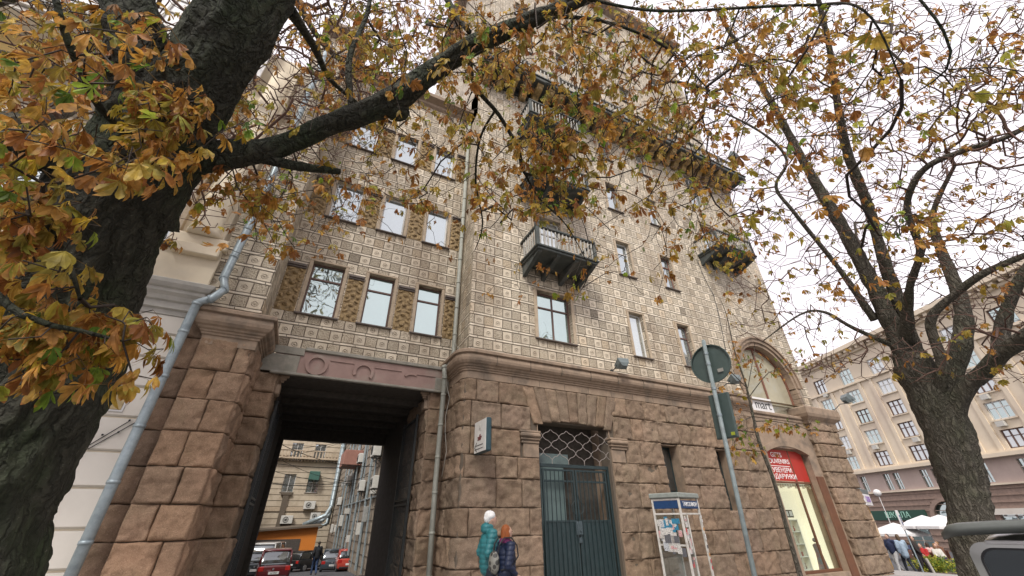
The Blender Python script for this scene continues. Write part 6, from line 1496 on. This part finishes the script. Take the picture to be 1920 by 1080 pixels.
# kerb sign post seen from behind
YP = 4.5; p0 = atY(1417, 1090, YP); p1 = atY(1319, 640, YP); p0g = p0 + (p0 - p1) * ((p0.z + .05) / (p1.z - p0.z)); zr0 = p0g.z
post = thing('road_sign', 'round road sign and box plate seen from behind on a grey steel post', 'road sign', tuple(p0g))
m = MB(); m.smooth = True; m.tube([p0g, p1], .034, 14); m.ball(p1, .034, 10, 6); m.build('post', pm('painted_steel', (.30, .36, .36), (.22, .27, .27), rough=.45, scale=10, stain=(.17, .19, .19), stainscale=6), post)
dc = atY(1329, 680, YP); vn = ray(1329, 700); vn = Vector((vn.x, vn.y, 0)).normalized(); vn = (vn + Vector((.25, -.30, 0))).normalized(); sx_ = vn.cross(Vector((0, 0, 1))).normalized(); dc = dc + vn * .06
M_back = pm('sign_back', (.085, .12, .11), (.06, .088, .08), rough=.5, scale=5)
m = MB(); vs = []; n = 36; rd = .345
for (o_, rr_) in ((0, rd), (.02, rd), (.02, 0.0), (0, 0.0)):
    for i in range(n): a = 2 * math.pi * i / n; vs.append(dc + vn * (o_ - .0) + (sx_ * math.cos(a) + Vector((0, 0, 1)) * math.sin(a)) * rr_)
m.add(vs, [(j*n+k, j*n+(k+1)%n, (j+1)*n+(k+1)%n, (j+1)*n+k) for j in range(3) for k in range(n)]); dsc = m.build('disc', M_back, post)
m = MB(); vs = []
for i in range(n):
    a = 2 * math.pi * i / n
    for (o_, rr_) in ((-.014, rd + .004), (-.014, rd - .012), (.0, rd - .012), (.022, rd + .004)): vs.append(dc + vn * o_ + (sx_ * math.cos(a) + Vector((0, 0, 1)) * math.sin(a)) * rr_)
m.add(vs, [(i*4+k, ((i+1)%n)*4+k, ((i+1)%n)*4+(k+1)%4, i*4+(k+1)%4) for i in range(n) for k in range(4)]); m.build('rim', M_back, dsc)
m = MB(); c = dc - vn * .006 + sx_ * .14 + Vector((0, 0, -.16)); m.add([c + sx_*a*.05 + Vector((0, 0, b_*.03)) for a, b_ in ((-1,-1),(1,-1),(1,1),(-1,1))], [(0,1,2,3)]); m.build('sticker', M_baluster, dsc)
def obox(m, c, ax, ay, az, hx, hy, hz, bev=0):
    mm = MB(); mm.box((-hx, -hy, -hz), (hx, hy, hz), bev=bev); base = len(m.v); m.v.extend([tuple(Vector(c) + ax*p[0] + ay*p[1] + az*p[2]) for p in mm.v]); m.f.extend([[k + base for k in f] for f in mm.f]); m.c.extend(mm.c); m.sm.extend([m.smooth]*len(mm.f))
up_ = (p1 - p0g).normalized(); pc_ = atY(1352, 778, YP) + vn * .08
m = MB(); obox(m, pc_, sx_, vn, up_, .17, .035, .37, .01); pb_ = m.build('box_plate', M_back, post)
m = MB(); obox(m, pc_ - vn * .038, sx_, vn, up_, .155, .004, .355, .003); m.build('back_panel', pm('sign_back_dark', (.06, .09, .082), rough=.5), pb_)
m = MB(); obox(m, pc_ - vn*.045 + sx_*.11 - up_*.31, sx_, vn, up_, .03, .003, .025); m.build('yellow_sticker', pm('yellow_green', (.35, .40, .03)), pb_)
m = MB()
for f in (.90, .945, .70, .80): c = p0g.lerp(p1, f); m.tube([c - up_*.02, c + up_*.02], .041, 12)
m.build('clamp', M_zinc, post)

# projecting lightbox sign on the corner
ls = thing('lightbox_sign', 'projecting white lightbox sign with arrow on the granite corner above the women', 'sign', (4.0, 9.5, 3.1))
pa = atY(891, 790, 9.80); X0s = pa.x; po = atX(913, 781, X0s); zt_, zb_ = atX(913, 781, X0s).z, atX(911, 845, X0s).z
m = MB(); m.box((X0s, po.y, zb_), (X0s + .14, 9.80, zt_), bev=.03); m.build('case', pm('dark_teal_case', (.03, .07, .085), (.02, .05, .06), rough=.4), ls)
m = MB(); m.box((X0s - .012, po.y + .02, zb_ + .02), (X0s - .001, 9.78, zt_ - .02), bev=.004); pnl = m.build('face', pm('opal_panel', (.74, .73, .69), (.66, .65, .61), rough=.35), ls)
yc_ = (po.y + 9.8) / 2; wy = 9.8 - po.y
text('А', (X0s - .016, yc_, zt_ - .20), .17, M_greymould, pnl, xdir=(0, -1, 0))
M_bred = pm('dark_red_print', (.18, .03, .03)); m = MB()
for i in range(5): m.box((X0s - .017, yc_ - .14 + .02*i, zb_ + .36 - .018*i), (X0s - .0125, yc_ + .15 - .02*(i % 3), zb_ + .372 - .018*i))
m.box((X0s - .0175, yc_ - .05, zb_ + .37), (X0s - .0126, yc_ + .03, zb_ + .42)); m.build('logo', M_bred, pnl)
m = MB(); z = zb_ + .13; y0_, y1_ = po.y + .08, 9.72
m.tube([(X0s - .015, y1_, z + .05), (X0s - .015, y0_ + .1, z + .05)], .008, 4); m.tube([(X0s - .015, y1_, z - .03), (X0s - .015, y0_ + .1, z - .03)], .008, 4); m.tube([(X0s - .015, y1_ - .12, z + .12), (X0s - .015, y1_, z + .01), (X0s - .015, y1_ - .12, z - .08)], .010, 4); m.build('arrow', M_ironb, pnl)
m = MB()
for z in (zb_ + .2, zt_ - .2): m.tube([(X0s + .07, 9.79, z), (X0s + .07, 9.90, z)], .015, 6)
m.build('bracket', M_ironb, ls)

# floodlights
M_fl = pm('grey_lamp_housing', (.16, .19, .19), (.11, .135, .135), rough=.4)
def flood(label, base, head, aim, s=.16):
    t_ = thing('floodlight', label, 'floodlight', tuple(base), 'floodlights on the building'); b_ = Vector(base); h_ = Vector(head); a = Vector(aim).normalized(); sd_ = a.cross(Vector((0, 0, 1))).normalized(); u_ = sd_.cross(a)
    m = MB(); vs = []
    for (o_, f) in ((-s*.8, .45), (-s*.3, .85), (s*.5, 1), (s*.6, 1)):
        for (p, q_) in ((-1, -1), (1, -1), (1, 1), (-1, 1)): vs.append(h_ + a*o_ + sd_*p*s*f + u_*q_*s*.85*f)
    m.add(vs, [(j*4+k, j*4+(k+1)%4, (j+1)*4+(k+1)%4, (j+1)*4+k) for j in range(3) for k in range(4)] + [(3,2,1,0)]); m.build('housing', M_fl, t_)
    m = MB(); m.add([h_ + a*s*.58 + sd_*p*s*.93 + u_*q_*s*.78 for p, q_ in ((-1,-1),(1,-1),(1,1),(-1,1))], [(0,1,2,3)]); m.build('lens', M_glass_d, t_)
    m = MB(); m.tube([b_, b_.lerp(h_, .5) + Vector((0, 0, .03)), h_ - a*s*.5 - u_*s*.6], .018, 6); m.tube([h_ + sd_*s*1.05 - u_*s*.2, h_ + sd_*s*1.05 - u_*s*1.0, h_ - sd_*s*1.05 - u_*s*1.0, h_ - sd_*s*1.05 - u_*s*.2], .012, 5); m.box(b_ - Vector((.05, .03, .05)), b_ + Vector((.05, .03, .05)), bev=.01); m.build('arm', M_ironb, t_)
flood('grey floodlight on a short arm above the granite cornice, between gate and slit windows', (8.43, 9.66, 5.78), atY(1167, 683, 9.35), (.1, .5, .85), .19)
flood('floodlight half hidden behind the round road sign', (13.5, 9.66, 5.80), atY(1378, 712, 9.3), (.1, .5, .85), .19)
flood('floodlight on an arm beyond the corner pier cap', (21.0, 9.75, 5.75), atY(1542, 740, 9.3) if False else (21.75, 9.4, 6.25), (.6, -.3, .6), .22)
flood('floodlight standing on the top balcony near the building corner', (19.6, 9.1, 20.35), (19.9, 8.9, 20.9), (-.2, .8, .6), .28)
flood('floodlight on the middle of the top balcony among the leaves', (9.0, 9.1, 20.35), (9.0, 8.95, 20.9), (0, .8, .6), .25)
# shop interior: shelf with souvenirs, banner upstairs
sh = thing('display_shelf', 'white souvenir display shelf lit behind the shop window', 'shelf', (16.0, YB + .6, 0))
m = MB(); sy0, sy1 = YB + .45, YB + .75
for z in (.05, .42, .79, 1.16, 1.53): m.box((SX0 + .12, sy0, z), (16.72, sy1, z + .03), bev=.004)
for x in (SX0 + .12, 15.92, 16.30, 16.69): m.box((x, sy0 + .005, .03), (x + .025, sy1 - .005, 1.55))
m.build('shelves', pm('white_shelf', (.70, .68, .58), (.62, .60, .50)), sh)
rg_ = random.Random(2); cols_ = [(.5, .42, .22), (.35, .12, .08), (.2, .25, .2), (.62, .58, .48), (.25, .18, .12), (.45, .38, .28)]
for z in (.08, .45, .82, 1.19):
    for x in (15.68, 15.80, 15.98, 16.12, 16.38, 16.52):
        m = MB(); h_ = rg_.uniform(.12, .24); kind = rg_.randrange(3)
        if kind == 0: m.smooth = True; m.tube([(x, sy0 + .12, z), (x, sy0 + .12, z + h_*.3), (x, sy0 + .12, z + h_*.7), (x, sy0 + .12, z + h_)], [.03, .055, .035, .045], 12)
        elif kind == 1: m.box((x - .05, sy0 + .08, z), (x + .05, sy0 + .15, z + h_), bev=.01)
        else: m.smooth = True; m.ball((x, sy0 + .12, z + .06), (.05, .05, .06), 12, 8); m.ball((x, sy0 + .12, z + .15), .032, 10, 7)
        tag(m.build('souvenir', pm('souvenir', rg_.choice(cols_), rough=.5)), {.08: 'lowest', .45: 'second', .82: 'third', 1.19: 'top'}[z] + ' shelf souvenir, ' + {15.68: 'leftmost', 15.80: 'second from left', 15.98: 'third from left', 16.12: 'fourth from left', 16.38: 'fifth from left', 16.52: 'rightmost'}[x] + ', behind the shop window', 'souvenir', 'souvenirs on the display shelf')
m = MB(); m.box((15.85, sy0 - .02, 1.62), (16.55, sy0 + .0, 1.86), bev=.005); c2 = m.build('menu_board', pm('black_board', (.05, .045, .03)), sh)
m = MB()
for i in range(3): m.box((15.90 + .22*i, sy0 - .026, 1.66), (16.06 + .22*i, sy0 - .0205, 1.82))
m.build('board_card', M_cream, c2)
bn = thing('banner', 'white banner with black lettering in the arched window', 'banner', (16.4, D + .1, 5.4))
m = MB(); m.box((15.58, D + .12, 5.36), (AXC - .06, D + .15, 5.92), bev=.005); b2_ = m.build('sheet', M_white, bn)
text('mart', (16.55, D + .117, 5.62), .52, M_ironb, b2_); text('к', (15.72, D + .117, 5.56), .3, M_ironb, b2_)
sc_ = thing('scarf_mannequin', 'small dark figure display at the foot of the narrow shop pane', 'display', (17.5, YB + .5, 0))
m = MB(); m.smooth = True; m.tube([(17.5, YB + .55, 0), (17.5, YB + .55, .2), (17.5, YB + .55, .5), (17.5, YB + .55, .75), (17.5, YB + .55, .8)], [.16, .13, .10, .12, .04], 14); m.ball((17.5, YB + .55, .9), .07, 12, 8); m.build('figure', pm('teal_cloth', (.10, .20, .22), (.25, .08, .06), scale=9), sc_)

# ================================================================ KIOSK CORNER (far right)
def gp(px, py, dist):
    a = ray(px, py); t = dist / math.hypot(a.x, a.y); p = O_ + a * t; return p
kp = gp(1676, 1060, 34); kz = ground_z(kp.x, kp.y); eK = Vector((.95, .31, 0)).normalized(); nK = Vector((.31, -.95, 0)).normalized(); UZ = Vector((0, 0, 1))
kc = Vector((kp.x, kp.y, kz))
kio = thing('street_kiosk', 'narrow street kiosk with white and violet sign, ochre posters and speckled banner', 'kiosk', tuple(kc))
m = MB(); obox(m, kc + Vector((0, 1.2, 1.6)), eK, nK, UZ, 1.1, .9, 1.6, .03); m.build('booth', pm('kiosk_ochre', (.50, .30, .08), (.34, .20, .06), scale=5), kio)
m = MB(); obox(m, kc + Vector((-.1, 1.2, 3.5)) - nK*(-.2), eK, nK, UZ, 1.2, 1.0, .3, .02); sg3 = m.build('sign_box', M_white, kio)
text('САЛОН', tuple(kc + Vector((-.1, 1.2, 3.5)) + nK*1.23), .42, pm('violet_letters', (.25, .12, .45)), sg3, xdir=eK)
m = MB(); obox(m, kc + Vector((0, 1.2, 3.95)), eK, nK, UZ, 1.35, 1.15, .12, .02); m.build('roof', M_fl, kio)
m = MB()
for i in range(5): obox(m, kc + Vector((0, 1.2, 1.7)) + eK*(-.8 + .42*i) + nK*.91, eK, nK, UZ, .16, .012, 1.1)
m.build('poster', pm('poster_print', (.62, .58, .50), (.55, .30, .08), scale=9), kio)
fb2 = thing('beach_flag', 'white speckled banner leaning at the granite corner beside the kiosk', 'banner', tuple(gp(1652, 1070, 28.6)))
m = MB(); fp_ = gp(1652, 1060, 28.6); b0 = Vector((fp_.x, fp_.y, ground_z(fp_.x, fp_.y))); vs = []
for (x, z) in ((0, .1), (.55, .1), (.6, 1.6), (.5, 2.7), (.25, 3.0), (.0, 2.6)): vs += [b0 + eK*x + UZ*z, b0 + eK*x + UZ*z + nK*.02]
m.add(vs, [(0,2,4,6,8,10), (11,9,7,5,3,1)] + [(2*i, 2*i+1, (2*i+3) % 12, (2*i+2) % 12) for i in range(6)])
mfl, nfl, bfl = newmat('speckled_banner'); vfl = N(nfl, 'ShaderNodeTexVoronoi', Scale=3.5); tfl = N(nfl, 'ShaderNodeTexCoord'); nfl.links.new(tfl.outputs['Object'], vfl.inputs['Vector']); nfl.links.new(mixc(nfl, mathn(nfl, 'LESS_THAN', vfl.outputs['Distance'], .16), (.66, .72, .76), (.05, .08, .12)), bfl.inputs['Base Color']); m.build('cloth', mfl, fb2)
m = MB(); m.tube([b0 - eK*.02, b0 - eK*.02 + UZ*2.7, b0 + eK*.2 + UZ*3.05], .02, 6); m.build('pole', M_white, fb2)
pq2 = gp(1688, 975, 30); pz = ground_z(pq2.x, pq2.y)
ps_ = thing('information_sign', 'small blue and white sign on a pole left of the parasols', 'sign', (pq2.x, pq2.y, pz))
m = MB(); m.tube([(pq2.x, pq2.y, pz), (pq2.x, pq2.y, pq2.z + .3)], .03, 8); m.build('pole', M_zinc, ps_)
m = MB(); obox(m, pq2, eK, nK, UZ, .33, .03, .42, .01); pp2 = m.build('plate', M_white, ps_); m = MB(); obox(m, pq2 + nK*.035, eK, nK, UZ, .16, .004, .22, .002); bpl = m.build('symbol_panel', pm('navy_symbol', (.03, .05, .18)), pp2); text('3', tuple(pq2 + nK*.042), .34, M_wpaint, bpl, xdir=eK)
# parasols
def make_parasol():
    r = thing('parasol', 'parasol', 'parasol', (0, 0, 0)); m = MB(); n = 8; vs = []
    for (rr_, z) in ((.03, 2.75), (1.0, 2.42), (1.75, 2.05), (1.76, 1.88)):
        for i in range(n): a = 2*math.pi*(i + .5)/n; vs.append((rr_*math.cos(a), rr_*math.sin(a), z))
    m.add(vs, [(j*n+k, j*n+(k+1)%n, (j+1)*n+(k+1)%n, (j+1)*n+k) for j in range(3) for k in range(n)]); m.build('canopy', M_white, r)
    m = MB(); m.tube([(0, 0, 0), (0, 0, 2.75)], .035, 8); m.box((-.25, -.25, 0), (.25, .25, .08)); m.build('pole', M_white, r); return r
par0 = make_parasol()
for i, (px, dist, lb) in enumerate(((1683, 47, 'leftmost white cafe parasol, behind the walkers'), (1744, 47, 'middle white cafe parasol left of the big tree trunk'), (1776, 46, 'white cafe parasol partly hidden by the van spoiler'))):
    o = par0 if i == 0 else copy_tree(par0); p = gp(px, 1000, dist); o.location = (p.x, p.y, ground_z(p.x, p.y) + (.1 if i else -.4)); o['label'] = lb; o['group'] = 'white cafe parasols'; o.rotation_euler = (0, 0, .3 * i)
# cafe guests and tables
sit = dict(hl=(-.09, 0, .52), hr=(.09, 0, .52), kl=(-.12, .42, .50), kr=(.12, .42, .50), al=(-.12, .40, .08), ar=(.12, .40, .08), pe=(0, 0, .56), ch=(0, .02, .87), sl=(-.175, .0, 1.01), sr=(.175, .0, 1.01), nk=(0, .03, 1.09), hd=(0, .06, 1.225), el=(-.22, .08, .76), er=(.22, .08, .76), wl=(-.12, .32, .74), wr=(.12, .32, .74))
gc = [((.55, .14, .03), 'cafe guest in bright orange top', 1724, 36), ((.45, .03, .03), 'cafe guest in red jacket', 1738, 35), ((.62, .40, .36), 'cafe guest in pale pink top', 1752, 36.5), ((.05, .06, .12), 'cafe guest in dark blue jacket', 1716, 37.5), ((.60, .58, .52), 'cafe guest in cream coat', 1764, 35), ((.20, .10, .06), 'cafe guest in brown coat', 1772, 38)]
def chair_at(p, h, lb):
    c = thing('cafe_chair', lb, 'chair', tuple(p), 'cafe chairs'); m = MB(); m.box((-.22, -.22, .42), (.22, .22, .46), bev=.01); m.build('seat', M_frame_b, c)
    m = MB(); m.box((-.22, -.24, .46), (.22, -.21, .9), bev=.01); m.build('backrest', M_frame_b, c)
    for x in (-.2, .2):
        for y in (-.2, .2): m = MB(); m.tube([(x, y, 0), (x, y, .42)], .018, 6); m.build('leg', M_ironb, c)
    c.rotation_euler = (0, 0, h)
    for ch in c.children: fix_rot(ch, c)
for i, (cc, lb, px, dist) in enumerate(gc):
    p = gp(px, 1050, dist); z = ground_z(p.x, p.y); h_ = face_dir(*((.6, -.6), (-.9, .1), (.3, .9), (.9, .3), (-.5, -.7), (-.8, .5))[i])
    r_, _, _ = person(lb + ' sitting under the parasols', (p.x, p.y, z), h_, 1.72, sit, cc, (.05, .06, .09), rg_.choice([(.05, .03, .02), (.30, .16, .06), (.12, .07, .04)]), voxel=.022, longhair=i % 2 == 0, group='guests sitting at the cafe')
    for ch in r_.children: fix_rot(ch, r_)
    chair_at((p.x, p.y, z), h_, 'brown chair under the ' + lb)
for i, (px, dist) in enumerate(((1731, 35.4), (1758, 36), (1745, 37.5))):
    p = gp(px, 1050, dist); z = ground_z(p.x, p.y); c = thing('cafe_table', ('round cafe table beside the guest in red', 'round cafe table beside the guest in cream', 'round cafe table farthest back under the parasols')[i], 'table', (p.x, p.y, z), 'cafe tables')
    m = MB(); m.tube([(p.x, p.y, z + .72), (p.x, p.y, z + .75)], .38, 18); m.build('table_top', M_white, c); m = MB(); m.tube([(p.x, p.y, z), (p.x, p.y, z + .72)], .03, 8); m.tube([(p.x, p.y, z), (p.x, p.y, z + .02)], .22, 12); m.build('pedestal', M_ironb, c)
# hedge in front of the cafe
for i, (px, lb) in enumerate(((1741, 'yellow green shrub in front of the cafe, left of the second'), (1763, 'yellow green shrub in front of the cafe beside the van'))):
    p = gp(px, 1060, 33); z = ground_z(p.x, p.y); hs_ = thing('low_shrub', lb, 'shrub', (p.x, p.y, z), 'shrubs in front of the cafe'); m = MB(); rs = random.Random(i)
    for k in range(900):
        a = Vector((rs.gauss(0, 1), rs.gauss(0, .5), rs.gauss(0, .6))); a = a.normalized() * rs.random() ** .4; c = Vector((p.x + a.x * .95, p.y + a.y * .8, z + .42 + a.z * .45)); d = Vector((rs.gauss(0, 1), rs.gauss(0, 1), rs.gauss(0, 1))).normalized(); s2 = d.orthogonal().normalized()
        m.cur = rs.choice([(.16, .24, .03), (.34, .36, .04), (.10, .17, .03), (.44, .40, .06)]); m.add([c, c + s2*.04 + d*.05, c + d*.12, c - s2*.04 + d*.05], [(0, 1, 2, 3)])
    m.build('foliage', M_leaf, hs_)
    m = MB(); m.box((p.x - 1.0, p.y - .5, z), (p.x + 1.0, p.y + .5, z + .18), bev=.02); m.build('planter', M_mortar, hs_)
bp3 = gp(1755, 1079, 27); z = ground_z(bp3.x, bp3.y); bo = thing('bollard', 'pale leaning steel bollard left of the van', 'bollard', (bp3.x, bp3.y, z)); m = MB(); m.tube([(bp3.x, bp3.y, z - .1), (bp3.x - .03, bp3.y + .06, z + .5)], .045, 12); m.ball((bp3.x - .03, bp3.y + .06, z + .5), .045, 10, 6); m.build('post', M_baluster, bo)
lt = gp(1633+17, 918+50, 70); gl_ = gp(1645, 924, 62); tag((lambda m: (m.ball(tuple(gl_), .34, 16, 10), m.tube([(gl_.x, gl_.y, ground_z(gl_.x, gl_.y)), tuple(gl_)], .035, 8), m)[-1])(MB()).build('street_lamp', M_white), 'white globe street lamp in front of the far granite ground floor', 'street lamp')
